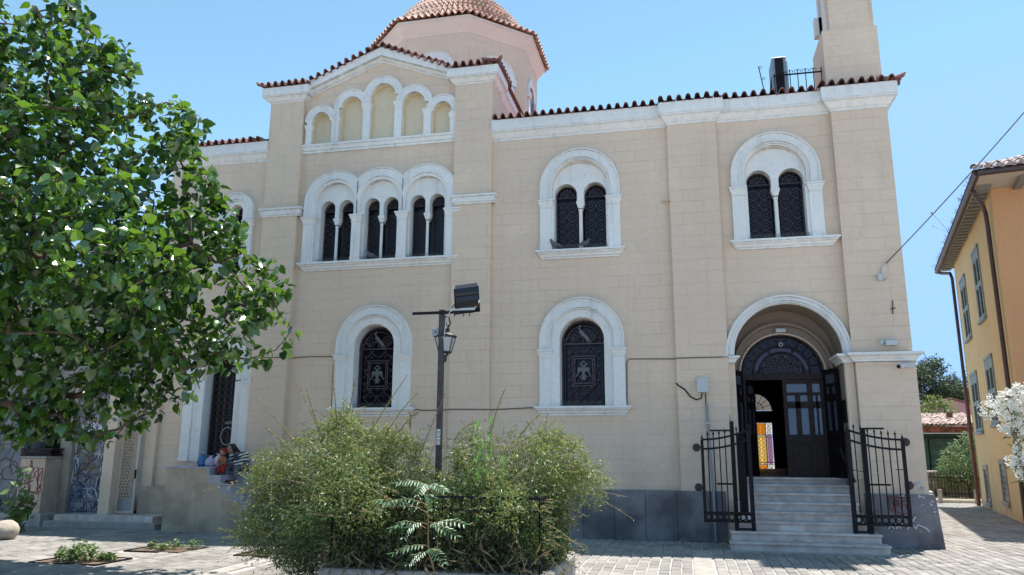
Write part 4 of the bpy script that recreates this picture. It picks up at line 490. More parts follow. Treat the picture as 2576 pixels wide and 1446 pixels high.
PITS = [(-14.15,-12.95,-5.80,-5.00), (-13.75,-12.65,-4.22,-3.40), (-11.62,-10.5,-4.30,-3.55)]
def in_excl(x, y):
    if -16.8 < x < 0.02 and 0.0 < y < 12: return True
    if -15.3 < x < -12.4 and -1.2 < y < 0: return True
    if -3.6 < x < -0.95 and -1.5 < y < 0: return True
    if -8.5 < x < -5.9 and -7.5 < y < -5.3: return True
    for (a, b, c, d) in PITS:
        if a-0.03 < x < b+0.03 and c-0.03 < y < d+0.03: return True
    if y > 15.1: return True
    return False
def setts():
    W, Ln = 0.165, 0.36
    cand = []
    strips = [(-10.95,-10.72,-14,0.0), (-4.28,-3.98,-14,-1.6)]
    nx = int(33/W)
    for i in range(nx):
        x = -24.5 + i*W
        off = rng.uniform(0, 0.12) + (0.5*Ln if i % 2 else 0)
        y = -13.0 + off
        while y < 15.0:
            L = Ln*rng.uniform(0.82, 1.12)
            sk = 0.0
            cx, cy = x+rng.uniform(-0.006,0.006), y+L/2
            if not in_excl(cx, cy) and not any(a-W/2 < cx < b_+W/2 and c < cy < d for a, b_, c, d in strips) and not (x > 7.5):
                cand.append((cx, cy, W, L, rng.uniform(-0.005, 0.004), rng.uniform(-1, 1)))
            y += L
    C_ = np.array(cand)
    # those that show largest: nearest ones inside the camera's view
    d = C_[:, :2]-np.array([CAM.x, CAM.y])
    dep = d[:, 0]*fw.x+d[:, 1]*fw.y
    lat = d[:, 0]*rt.x+d[:, 1]*rt.y
    vis = (dep > 8.6) & (np.abs(lat/dep) < 0.67) & ~((C_[:,0] > -8.8) & (C_[:,0] < -5.2) & (C_[:,1] < -4.2))
    order = np.argsort(np.where(vis, dep, 999))
    single = set(order[:300].tolist())
    g = 0.009
    def shape(w, L, dz, sh):
        i = 0.012; h = 0.013
        w2, l2 = w/2-g, L/2-g
        s_ = sh*0.006
        vs = [(-w2,-l2+s_,0),(w2,-l2-s_,0),(w2,l2,0),(-w2,l2-s_,0),(-w2+i,-l2+i+s_,h),(w2-i,-l2+i-s_,h),(w2-i,l2-i,h),(-w2+i,l2-i-s_,h)]
        return vs
    fs = [(4,5,6,7),(0,1,5,4),(1,2,6,5),(2,3,7,6),(3,0,4,7)]
    V = []; F = []
    for k, (cx, cy, w, L, dz, sh) in enumerate(cand):
        if k in single: continue
        b0 = len(V)
        tx, ty = rng.uniform(-0.012, 0.012, 2)
        for (a, b_, c) in shape(w, L, dz, sh):
            V.append((cx+a, cy+b_, -0.012+c+dz+(a*tx+b_*ty if c > 0 else 0)))
        for f in fs: F.append(tuple(b0+q for q in f))
    mb = MB(); mb.v = V; mb.f = F; mb.m = [0]*len(F)
    o = mb.build('sett_paving', M_SETT, GROUND)
    tag(o, kind='stuff')
    protos = []
    for q in range(8):
        me = bpy.data.meshes.new('sett'); me.from_pydata(shape(W, Ln*(0.84+q*0.037), 0, rng.uniform(-1, 1)), [], fs)
        me.materials.append(M_SETTO); protos.append(me)
    for k in sorted(single):
        cx, cy, w, L, dz, sh = cand[k]
        q = min(7, max(0, round((L/Ln-0.84)/0.037)))
        inst(protos[q], 'sett', GROUND, Matrix.Translation((cx, cy, dz)) @ Matrix.Rotation(rng.uniform(-0.01, 0.01), 4, 'X'))
    for a, b_, c, d in strips:
        mb = MB(); y = c
        while y < d:
            L = 1.6; mb.bbox(a+0.005, b_-0.005, y+0.004, min(y+L, d)-0.004, -0.03, 0.004, 0.006); y += L
        o = mb.build('paving_band', M_CONC, GROUND)
setts()

# tree pits: sunken soil with a metal rim
for k, (a, b_, c, d) in enumerate(PITS):
    mb = MB()
    t = 0.015
    mb.box(a, b_, c, c+t, -0.1, 0.012); mb.box(a, b_, d-t, d, -0.1, 0.012)
    mb.box(a, a+t, c+t, d-t, -0.1, 0.012); mb.box(b_-t, b_, c+t, d-t, -0.1, 0.012)
    o = mb.build('tree_pit', M_IRON)
    tag(o, ['rusty metal tree pit rim round the bushiest weeds, at bottom left', 'rusty metal tree pit rim with a thin row of weeds, left of the big bush', 'rusty metal tree pit rim half hidden under the hanging left side of the big bush'][k], 'tree pit', 'tree pits in the paving')
    mb = MB(); mb.box(a+t, b_-t, c+t, d-t, -0.02, -0.006+0.0)
    s_ = mb.build('soil', M_SOIL, o)

# ================================================================== CHURCH
CH = thing('church', (-8.4, 0, 0), 'large beige church with white arched windows, tiled gable and octagonal domed tower', 'church')

def arch_poly(cx, hw, z0, zs, n=16, top=None):
    pts = [(cx-hw, z0), (cx+hw, z0)]
    for i in range(n+1):
        a = math.pi*i/n
        pts.append((cx+hw*math.cos(a), zs+hw*math.sin(a)))
    return pts
# window geometry
PAIRS = [(-6.40, 0.885), (-2.265, 0.90)]
TRI = [-12.245, -11.11, -9.975]
LOWS = [(-6.40, 0.475), (-11.11, 0.475)]
NICHE = [(-12.74, 0.235, 9.60), (-11.95, 0.275, 9.90), (-11.14, 0.32, 10.12), (-10.35, 0.275, 9.86), (-9.63, 0.235, 9.58)]
holes = []
for cx, ro in PAIRS: holes.append(arch_poly(cx, 0.62, 6.02, 7.43))
for cx in TRI: holes.append(arch_poly(cx, 0.50, 6.02, 7.48))
for cx, hw in LOWS: holes.append(arch_poly(cx, hw, 2.63, 4.02))
for cx, hw, zs in NICHE: holes.append(arch_poly(cx, hw, 9.01, zs))
PORT = arch_poly(-2.26, 1.03, 0.0, 3.62, 24)
DOORL = arch_poly(-14.92, 0.40, 1.45, 3.43)
UPL = arch_poly(-14.86, 0.16, 6.05, 7.42)
holes += [DOORL, UPL]
wl = MB()
outer = [(-16.72,0),(-3.29,0)] + [(x, z) for x, z in reversed(PORT[2:])] + [(-1.23,0)]
# portal is a notch open to the ground
outer = [(-16.72,0),(-3.29,0),(-3.29,3.62)]
for i in range(23, 0, -1):
    a = math.pi*i/24
    outer.append((-2.26+1.03*math.cos(a), 3.62+1.03*math.sin(a)))
outer += [(-1.23,3.62),(-1.23,0),(0,0),(0,8.75),(-8.4,8.75),(-8.4,10.2),(-8.41,10.22),(-9.1,10.33),(-11.2,11.12),(-13.3,10.33),(-14.1,10.2),(-14.1,8.75),(-16.72,8.75)]
wl.face(outer, holes, 0.0)
for h in holes[2+3+2:2+3+2+5]:
    wl.reveal(h, 0, 0.16, 2); wl.face(h, [], 0.16, 2)
for h in (DOORL, UPL): wl.reveal(h, 0, 0.3, 1)
for cx, ro in PAIRS: wl.reveal(arch_poly(cx, 0.62, 6.02, 7.43), 0, 0.10, 1)
for cx in TRI: wl.reveal(arch_poly(cx, 0.50, 6.02, 7.48), 0, 0.08, 1)
for cx, hw in LOWS: wl.reveal(arch_poly(cx, hw, 2.63, 4.02), 0, 0.30, 1)
# side, back walls, with the lit window in the back
wl.add([(0,0,0),(0,12,0),(0,12,8.75),(0,0,8.75)], [(0,1,2,3)])
wl.add([(-16.72,0,0),(-16.72,12,0),(-16.72,12,8.75),(-16.72,0,8.75)], [(3,2,1,0)])
bw = [(-2.6,1.06),(-1.43,1.06),(-1.43,2.74),(-2.6,2.74)]
bw2 = [(-2.0+0.6*math.cos(math.pi*i/12), 3.14+0.6*math.sin(math.pi*i/12)) for i in range(13)]
wl.face([(-16.72,0),(0,0),(0,8.75),(-16.72,8.75)], [bw, bw2], 12.0)
WALL = wl.build('wall', [M_WALL, M_TRIM, plaster('cream_niche_paint', (0.76,0.65,0.47), joints=False)], CH)

# interior floor, inner lining
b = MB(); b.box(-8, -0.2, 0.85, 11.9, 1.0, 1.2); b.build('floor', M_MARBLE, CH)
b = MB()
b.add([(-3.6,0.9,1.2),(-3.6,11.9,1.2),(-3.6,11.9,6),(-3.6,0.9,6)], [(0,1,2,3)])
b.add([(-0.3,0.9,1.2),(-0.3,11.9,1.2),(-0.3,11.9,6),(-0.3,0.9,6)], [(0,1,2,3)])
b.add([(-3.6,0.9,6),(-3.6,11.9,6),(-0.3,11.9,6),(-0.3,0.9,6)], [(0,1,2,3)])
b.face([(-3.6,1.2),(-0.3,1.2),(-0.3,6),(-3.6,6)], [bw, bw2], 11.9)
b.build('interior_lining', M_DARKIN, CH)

# transept block behind the gable, nave roofs
for x_ in (-8.4, -14.1):
    b = MB(); b.add([(x_,0,8.7),(x_,5,8.7),(x_,5,10.2),(x_,0,10.2)], [(0,1,2,3)]); b.build('transept_side_wall', M_WALL, CH)

# pilasters
def pil(x0, x1, z0, z1, y=-0.12):
    q = MB(); q.box(x0, x1, y, 0.0, z0, z1); return q.build('pilaster', M_WALL, CH)
pil(-14.1, -13.2, 0.0, 10.16); pil(-9.3, -8.4, 0.0, 10.16)
pil(-4.45, -3.42, 0.0, 8.72)
q = MB(); q.box(-1.08, 0.01, -0.15, 0.6, 3.60, 8.72); q.build('pilaster', M_WALL, CH)
q = MB(); q.box(-1.04, 0.03, -0.18, 0.6, 0.95, 3.42); q.build('pier', M_WALL, CH)
q = MB(); q.box(-16.72, -16.45, -0.10, 0.0, 0.0, 8.72); q.build('pilaster', M_WALL, CH)
q = MB(); q.box(-16.72, -15.3, -0.16, 0.0, 0.0, 0.88); q.build('base_band', M_STAIRW, CH)

# white horizontal bands on the pilasters
band_prof = [(0,0),(0.03,0.0),(0.03,0.03),(0.06,0.05),(0.06,0.15),(0.10,0.17),(0.10,0.21),(0,0.21)]
for (x0, x1) in ((-14.08,-13.16),(-9.24,-8.37)):
    q = MB(); q.sweep_plan([(x0,0),(x0,-0.12),(x1,-0.12),(x1,0)], band_prof, 7.19); q.build('pilaster_band', M_TRIM, CH)

# cornices
cor0 = [(0,0),(0.02,0),(0.02,0.03),(0.045,0.04),(0.07,0.05),(0.10,0.07),(0.145,0.10),(0.19,0.125),(0.23,0.14),(0.25,0.14),(0.25,0.165),(0.27,0.17),(0.27,0.36),(0,0.36)]
cor = [(a*0.63, h*1.30) for a, h in cor0]
corg = [(a*0.63, h*1.02) for a, h in cor0]
q = MB(); q.sweep_plan([(-8.4,0),(-4.45,0),(-4.45,-0.12),(-3.42,-0.12),(-3.42,0),(-1.08,0)], cor, 8.70); q.build('cornice', M_TRIM, CH)
cor2 = [(a*1.12, h*1.04) for a, h in cor]
q = MB(); q.sweep_plan([(-1.08,0.0),(-1.08,-0.15),(0.01,-0.15),(0.01,12)], cor2, 8.68); q.build('cornice', M_TRIM, CH)
q = MB(); q.sweep_plan([(-16.72,4),(-16.72,0),(-14.1,0)], cor, 8.70); q.build('cornice', M_TRIM, CH)
q = MB(); q.sweep_plan([(-14.1,1.0),(-14.1,-0.12),(-13.2,-0.12),(-13.2,0)], corg, 10.15); q.build('cornice', M_TRIM, CH)
q = MB(); q.sweep_plan([(-9.3,0),(-9.3,-0.12),(-8.4,-0.12),(-8.4,0.75)], corg, 10.15); q.build('cornice', M_TRIM, CH)
cor3 = [(a*0.7, h) for a, h in corg]
q = MB(); q.sweep_plan([(-8.4,0.75),(-8.4,5)], cor3, 10.12); q.build('cornice', M_TRIM, CH)
# raking cornice of the gable
def zgable(x): return 10.26+max(0, (2.0-abs(x+11.2)))*0.38
gp = [(-13.2, 0, zgable(-13.2)), (-11.2, 0, zgable(-11.2)), (-9.3, 0, zgable(-9.3))]
rake = [(0,0),(0.02,0),(0.02,0.03),(0.06,0.05),(0.10,0.08),(0.11,0.10),(0.19,0.12),(0.19,0.33),(0,0.33)]
q = MB(); q.sweep_plan(gp, rake, 0.0); q.build('raking_cornice', M_TRIM, CH)

# ---- roofs with individual edge tiles
ROOF = None
def tile_mesh(name='roof_tile', w=0.19, L=0.46, amp=0.062, n=12, th=0.02):
    b = MB(); vs = []
    for (yy, dz) in ((0, 0), (L, 0.012)):
        for t in (0, -th):
            for i in range(n+1):
                u = i/n
                if u < 0.56: zz = amp*1.15*math.sqrt(max(0.0, 1-((u-0.28)/0.28)**2))**0.9
                else: zz = -amp*0.75*math.sqrt(max(0.0, 1-((u-0.78)/0.22)**2))
                vs.append(((u-0.5)*w*1.01, yy, zz+dz+t))
    k = n+1
    fs = []
    for i in range(n):
        fs.append((i, i+1, 2*k+i+1, 2*k+i)); fs.append((k+i, 3*k+i, 3*k+i+1, k+i+1)); fs.append((i, k+i, k+i+1, i+1))
    me = bpy.data.meshes.new(name); me.from_pydata(vs, [], fs); me.materials.append(M_TILE)
    return me
TILE = tile_mesh()
def roof_part(name, quads, mat_=None):
    b = MB()
    for qd in quads:
        b.add(qd, [tuple(range(len(qd)))])
    return b.build(name, mat_ or M_TILE2, CH)
def corr(name, p0, p1, up_, rise, length, kind=True, parent=None, w=0.19):
    """corrugated tile sheet from eave line p0->p1 going back along horizontal dir up_"""
    b = MB(); p0 = Vector(p0); p1 = Vector(p1); d = p1-p0; n = max(1, int(d.length/w)); up_ = Vector(up_)
    rows = max(1, int(length/0.35)); seg = 6
    for r in range(rows):
        a0 = r/rows; a1 = (r+1)/rows
        vs = []
        for aa, lift in ((a0, 0.02), (a1, 0.0)):
            for i in range(n*seg+1):
                u = i/(n*seg)
                q = p0+d*u+up_*(length*aa)
                z = rise*aa*length+0.045*(-math.cos(2*math.pi*u*n))+lift
                vs.append((q.x, q.y, q.z+z))
        k = n*seg+1
        b.add(vs, [(i, i+1, k+i+1, k+i) for i in range(k-1)])
    o = b.build(name, M_TILE2, parent)
    tag(o, kind='stuff'); return o
def eave(roof, p0, p1, back, slope, w=0.19, me=None):
    p0 = Vector(p0); p1 = Vector(p1); d = p1-p0; n = max(1, round(d.length/w)); ww = d.length/n
    X = d.normalized(); Yd = Vector(back).normalized(); Yd = (Yd+Vector((0,0,slope))).normalized()
    for i in range(n):
        c = p0+d*((i+0.5)/n)
        Z = X.cross(Yd).normalized()
        m_ = Matrix((X*(ww/w), Yd, Z)).transposed().to_4x4()
        m_ = m_ @ Matrix.Rotation(random.uniform(-0.05, 0.05), 4, 'Z') @ Matrix.Rotation(random.uniform(-0.06, 0.06), 4, 'Y')
        m_.translation = c+Vector((random.uniform(-0.004,0.004), random.uniform(-0.012,0.012), random.uniform(-0.004,0.005)))
        inst(me or TILE, 'roof_tile', roof, m_)

z1 = 8.70+0.468
nave = roof_part('nave_roof', [[(-8.4,0.05,z1+0.1),(0.0,0.05,z1+0.1),(0,6,z1+0.95),(-8.4,6,z1+0.95)], [(-8.4,6,z1+0.95),(0,6,z1+0.95),(0,12,z1+0.1),(-8.4,12,z1+0.1)],
    [(-16.72,0.05,z1+0.1),(-14.1,0.05,z1+0.1),(-14.1,6,z1+0.95),(-16.72,6,z1+0.95)], [(-16.72,6,z1+0.95),(-14.1,6,z1+0.95),(-14.1,12,z1+0.1),(-16.72,12,z1+0.1)],
    [(-14.1,6,z1+.95),(-8.4,6,z1+.95),(-8.4,12,z1+.1),(-14.1,12,z1+.1)], [(0,0,8.75),(0,12,8.75),(0,12,z1+.1),(0,6,z1+.95),(0,0,z1+.1)], [(-16.72,0,8.75),(-16.72,12,8.75),(-16.72,12,z1+.1),(-16.72,6,z1+.95),(-16.72,0,z1+.1)]])
nave.location = nave.location
eave(nave, (-8.36,-0.235,z1+0.05), (-4.62,-0.235,z1+0.05), (0,1,0), 0.14)
eave(nave, (-4.62,-0.355,z1+0.06), (-3.24,-0.355,z1+0.06), (0,1,0), 0.14)
eave(nave, (-3.24,-0.235,z1+0.05), (-1.30,-0.235,z1+0.05), (0,1,0), 0.14)
zc = 8.68+0.468*1.04
eave(nave, (-1.30,-0.40,zc+0.055), (0.23,-0.40,zc+0.055), (0,1,0), 0.12)
eave(nave, (0.30,-0.30,zc+0.035), (0.30,2.1,zc+0.035), (-1,0,0), 0.12)
eave(nave, (-16.9,-0.235,z1+0.05), (-14.2,-0.235,z1+0.05), (0,1,0), 0.14)
for a, b_, yy in ((-8.4,-4.5,0.08),(-4.5,-1.1,0.08),(-16.9,-14.15,0.08)):
    c_ = corr('roof_tiles', (a, yy, z1+0.11), (b_, yy, z1+0.11), (0,1,0), 0.14, 3.0, parent=nave)

gr = roof_part('gable_roof', [[(-14.4,-0.1,10.55),(-13.2,-0.1,10.55),(-11.2,-0.1,11.36),(-11.2,3.6,11.36),(-14.4,3.6,10.55)][:0] or [(-14.3,-0.1,10.52),(-13.2,-0.1,10.60),(-13.2,4.5,10.60),(-14.3,4.5,10.52)],
    [(-13.2,-0.1,10.60),(-11.2,-0.1,11.30),(-11.2,4.5,11.30),(-13.2,4.5,10.60)], [(-11.2,-0.1,11.30),(-9.2,-0.1,10.60),(-9.2,4.5,10.60),(-11.2,4.5,11.30)], [(-9.2,-0.1,10.60),(-8.2,-0.1,10.52),(-8.2,4.5,10.52),(-9.2,4.5,10.60)]])
zt = 10.15+0.367+0.05
eave(gr, (-14.30,-0.36,zt), (-13.02,-0.36,zt+0.02), (0,1,0), 0.15)
eave(gr, (-13.02,-0.27,zt+0.08), (-11.2,-0.27,zgable(-11.2)+0.38), (0,1,0.0), 0.15)
eave(gr, (-11.2,-0.27,zgable(-11.2)+0.38), (-9.48,-0.27,zt+0.08), (0,1,0.0), 0.15)
eave(gr, (-9.48,-0.36,zt+0.02), (-8.18,-0.36,zt), (0,1,0), 0.15)
eave(gr, (-8.17,-0.33,zt+0.01), (-8.17,0.95,zt+0.01), (-1,0,0), 0.15)
eave(gr, (-8.25,1.0,zt-0.05), (-8.25,4.2,zt-0.05), (-1,0,0), 0.15)
# hip tips at the eave corners
for (x, y, z) in ((-14.33,-0.39,zt+0.03), (-8.14,-0.39,zt+0.05), (0.30,-0.43,zc+0.07)):
    q = MB(); s_ = -1 if x < -9 else 1
    q.tube([(x-0.25*s_, y+0.25, z+0.0), (x, y, z-0.01), (x+0.04*s_, y-0.04, z+0.03)], [0.05,0.045,0.012], 6); q.build('hip_tile', M_TILE, gr if x < -5 else nave)

# ---- white trim of the windows
def add_grille(parent, cx, z0, zs, hw, y, cols, r_circ, big=False):
    g = MB(); t = 0.011
    g.tube([(cx-hw+0.02,y,z0),(cx-hw+0.02,y,zs)], t*1.3, 4); g.tube([(cx+hw-0.02,y,z0),(cx+hw-0.02,y,zs)], t*1.3, 4)
    g.ring((cx,y,zs), hw-0.02, t*1.3, 16, 4, a0=0, a1=180)
    g.bar((cx-hw,y,zs-0.02),(cx+hw,y,zs-0.02), t*2.4)
    g.bar((cx-hw,y,z0+0.03),(cx+hw,y,z0+0.03), t*2)
    if not big:
        for i in range(cols):
            x = cx+(i-(cols-1)/2)*r_circ*2.05
            z = z0+0.06+r_circ
            while z+r_circ < zs-0.03:
                g.ring((x,y,z), r_circ*0.95, t*0.8, 8, 3)
                g.ring((x,y,z), r_circ*0.4, t*0.7, 6, 3)
                z += r_circ*2.0
        g.ring((cx,y,zs), hw*0.62, t, 10, 3, a0=0, a1=180)
        for a in (35,65,90,115,145):
            g.tube([(cx,y,zs),(cx+math.cos(R(a))*hw*0.9,y,zs+math.sin(R(a))*hw*0.9)], t*0.8, 3)
        for s_ in (-1, 1):
            g.ring((cx+s_*hw*0.35,y,zs+hw*0.3), hw*0.18, t*0.8, 8, 3)
    else:
        # ogee lattice: wavy verticals whose phase alternates
        nW = 5; w = (2*(hw-0.07))/nW
        def wav(z): return 0.5*w*0.8*math.sin((z-z0)*2*math.pi/0.30)
        for i in range(nW+1):
            x = cx-hw+0.07+i*w; s_ = 1 if i % 2 else -1
            if 0 < i < nW:
                segs = [(z0+0.05, zs-0.06)]
                for a, b_ in segs:
                    pts = []
                    k = 36
                    for j in range(k+1):
                        z = a+(b_-a)*j/k
                        pts.append((x+s_*wav(z), y, z))
                    if 1 < i < nW-1 or True:
                        lo = [p_ for p_ in pts if p_[2] < z0+0.42]; hi_ = [p_ for p_ in pts if p_[2] > z0+1.14]
                        if 1 <= i <= nW-1 and i not in (1, nW-1):
                            g.tube(lo, t, 4); g.tube(hi_, t, 4)
                        else: g.tube(pts, t, 4)
            else: g.tube([(x,y,z0+0.03),(x,y,zs-0.02)], t, 4)
        z = z0+0.12
        while z < zs-0.1:
            for i in range(nW):
                xm = cx-hw+0.07+(i+0.5)*w
                if z0+0.42 < z < z0+1.1 and 1 <= i <= nW-2: continue
                g.bar((xm-0.03,y,z),(xm+0.03,y,z), 0.01); g.bar((xm,y,z-0.03),(xm,y,z+0.03), 0.01)
            z += 0.15
        for (a, zz0, zz1) in ((0.235, z0+0.45, z0+1.08), (0.195, z0+0.50, z0+1.03)):
            g.bar((cx-a,y,zz0),(cx+a,y,zz0), 0.02); g.bar((cx-a,y,zz1),(cx+a,y,zz1), 0.02)
            g.bar((cx-a,y,zz0),(cx-a,y,zz1), 0.02); g.bar((cx+a,y,zz0),(cx+a,y,zz1), 0.02)
        g.ring((cx,y,zs), hw-0.10, t, 16, 4, a0=0, a1=180)
        for s_ in (-1, 1):
            g.ring((cx+s_*0.2,y,zs+0.15), 0.11, t, 10, 4); g.ring((cx+s_*0.2,y,zs+0.15), 0.05, t, 6, 3)
            g.ring((cx+s_*0.1,y,zs+0.02), 0.12, t, 8, 4, a0=0, a1=180); g.ring((cx+s_*0.32,y,zs+0.02), 0.1, t, 8, 4, a0=0, a1=180)
    return g.build('grille', M_GRILLEB if big else M_GRILLE, parent)

def eagle(parent, cx, cz, y):
    """flat metal double-headed eagle badge"""
    def mir(pts): return [(cx+x, cz+z) for x, z in pts], [(cx-x, cz+z) for x, z in reversed(pts)]
    b = MB()
    body = [(0,-0.10),(0.035,-0.03),(0.045,0.05),(0.03,0.11),(0,0.12),(-0.03,0.11),(-0.045,0.05),(-0.035,-0.03)]
    b.prism([(cx+x, cz+z) for x, z in body], y-0.008, y)
    head = [(0.0,0.10),(0.03,0.10),(0.05,0.14),(0.075,0.155),(0.10,0.14),(0.085,0.165),(0.06,0.185),(0.035,0.17),(0.01,0.13)]
    wing = [(0.03,0.06),(0.07,0.095),(0.11,0.09),(0.13,0.05),(0.135,-0.03),(0.17,-0.12),(0.145,-0.10),(0.12,-0.07),(0.118,0.02),(0.108,-0.06),(0.10,0.02),(0.092,-0.05),(0.083,0.03),(0.075,-0.04),(0.066,0.03),(0.058,-0.02),(0.045,0.02)]
    leg = [(0.02,-0.06),(0.035,-0.07),(0.09,-0.12),(0.08,-0.135),(0.02,-0.09)]
    tail = [(0.0,-0.09),(0.02,-0.09),(0.05,-0.17),(0.03,-0.19),(0.0,-0.17)]
    for sh in (head, wing, leg, tail):
        p1, p2 = mir(sh); b.prism(p1, y-0.007, y); b.prism(p2, y-0.007, y)
    b.prism([(cx-0.03,cz+0.19),(cx+0.03,cz+0.19),(cx+0.045,cz+0.23),(cx+0.015,cz+0.21),(cx,cz+0.24),(cx-0.015,cz+0.21),(cx-0.045,cz+0.23)], y-0.007, y)
    return b.build('eagle_badge', M_BADGE, parent)
def peacock(parent, cx, cz, y):
    b = MB()
    body = [(-0.06,0.06),(-0.03,0.09),(0.03,0.04),(0.07,-0.02),(0.15,-0.10),(0.17,-0.13),(0.13,-0.16),(0.10,-0.17),(0.04,-0.08),(-0.02,-0.03),(-0.06,0.02)]
    neck = [(-0.06,0.05),(-0.075,0.11),(-0.10,0.12),(-0.075,0.135),(-0.05,0.14),(-0.035,0.08)]
    crest = [(-0.06,0.14),(-0.075,0.185),(-0.055,0.17),(-0.04,0.195),(-0.035,0.165),(-0.01,0.175),(-0.045,0.135)]
    for sh in (body, neck, crest): b.prism([(cx+x, cz+z) for x, z in sh], y-0.008, y)
    b.bar((cx-0.02,y,cz-0.02),(cx-0.05,y,cz-0.08), 0.008); b.bar((cx+0.01,y,cz-0.04),(cx-0.0,y,cz-0.09), 0.008)
    for (a, c_) in ((0.16,-0.15),(0.12,-0.19),(0.18,-0.19)): b.ring((cx+a,y,cz+c_), 0.02, 0.006, 8, 3)
    return b.build('peacock_badge', mat('dull_grey_metal', (0.13, 0.13, 0.13), 0.5) if 'dull_grey_metal' not in bpy.data.materials else bpy.data.materials['dull_grey_metal'], parent)

sill_prof = [(0,0),(0.03,0.0),(0.03,0.03),(0.06,0.05),(0.08,0.09),(0.12,0.12),(0.12,0.14),(0.15,0.145),(0.15,0.19),(0,0.19)]
def sill(parent, x0, x1, ztop, k=1.0):
    b = MB(); pr = [(o*k, h) for o, h in sill_prof]
    b.sweep_plan([(x0+0.10,0),(x0+0.10,-0.001),(x1-0.10,-0.001),(x1-0.10,0)], pr, ztop-0.19); return b.build('sill', M_TRIM, parent)
cap_prof = [(0,0),(0.012,0.0),(0.012,0.02),(0.0,0.03),(0.012,0.07),(0.035,0.12),(0.04,0.15),(0.055,0.155),(0.055,0.19),(0,0.19)]
def strip(parent, x0, x1, z0, zcap, y=-0.09, name='side_pilaster'):
    """flat white pilaster strip with a small flared capital"""
    b = MB(); b.box(x0, x1, y, 0.0, z0, zcap-0.19)
    b.box(x0-0.006, x1+0.006, y-0.012, 0.0, z0, z0+0.10)
    b.build(name, M_TRIM, parent)
    c = MB(); c.sweep_plan([(x0,0),(x0,y),(x1,y),(x1,0)], cap_prof, zcap-0.19); c.box(x0,x1,y,-0.0,zcap-0.19,zcap-0.002)
    c.build('capital', M_TRIM, parent)
def column(parent, x, z0, zcap, y, r=0.045):
    b = MB(); b.lathe([(0,0),(r*1.5,0),(r*1.5,0.05),(r*1.15,0.09),(r,0.12),(r*0.92,zcap-z0-0.24),(r*1.15,zcap-z0-0.22),(r*1.15,zcap-z0-0.19),(r,zcap-z0-0.18)], (x,y,z0), 10)
    b.build('column', M_TRIM, parent, smooth=False)
    c = MB(); c.sweep_plan([(x-r*1.2,y+0.11),(x-r*1.2,y-0.03),(x+r*1.2,y-0.03),(x+r*1.2,y+0.11)], [(0,0),(0.0,0.02),(0.02,0.10),(0.035,0.13),(0.035,0.18),(0,0.18)], zcap-0.18)
    c.box(x-r*1.2,x+r*1.2,y-0.03,y+0.11,zcap-0.18,zcap-0.002)
    c.build('capital', M_TRIM, parent)
def spikes(parent, x0, x1, y, z, n):
    b = MB()
    for i in range(n):
        x = x0+(x1-x0)*(i+0.5)/n
        for s_ in (-1, 1):
            b.tube([(x,y,z),(x+random.uniform(-0.012,0.012),y+s_*0.03,z+0.10)], 0.0016, 3, cap=False)
    o = b.build('bird_spikes', M_CABLE, parent); tag(o, kind='stuff'); return o

def win_root(name='window'):
    return None
def arch_trim(parent, cx, zs, ro, rm, ri, yf=-0.09, yi=0.0):
    """moulded white arch: raised outer fillet, flat band, inner roll, down to the inner radius"""
    b = MB()
    prof = [(ro,0.0),(ro,yf-0.03),(ro-0.028,yf-0.03),(ro-0.036,yf+0.01),(ro-0.05,yf+0.018),(rm+0.03,yf+0.005),(rm+0.022,yf-0.02),(rm,yf-0.02),(rm-0.008,yf+0.018),(rm-0.02,yf+0.022),(rm-0.026,yf+0.008),(rm-0.042,yf+0.008),(rm-0.05,yf+0.04),(ri,yf+0.04),(ri,yi)]
    b.arch(cx, zs, prof, 0, 180, 32)
    return b, prof
def stilts(b, cx, zs, zcap, prof):
    # straight legs of the arch between the springing and the capital
    for s_ in (-1, 1):
        vs = []
        for z in (zcap, zs):
            for (r, y) in prof: vs.append((cx+s_*r, y, z))
        k = len(prof)
        fs = [(j, j+1, k+j+1, k+j) if s_ > 0 else (j, k+j, k+j+1, j+1) for j in range(k-1)]
        b.add(vs, fs)

def glass_pane(poly, y, name='window', m=None):
    b = MB(); b.face(poly, [], y); return b.build(name, m or M_GLASSD, CH)

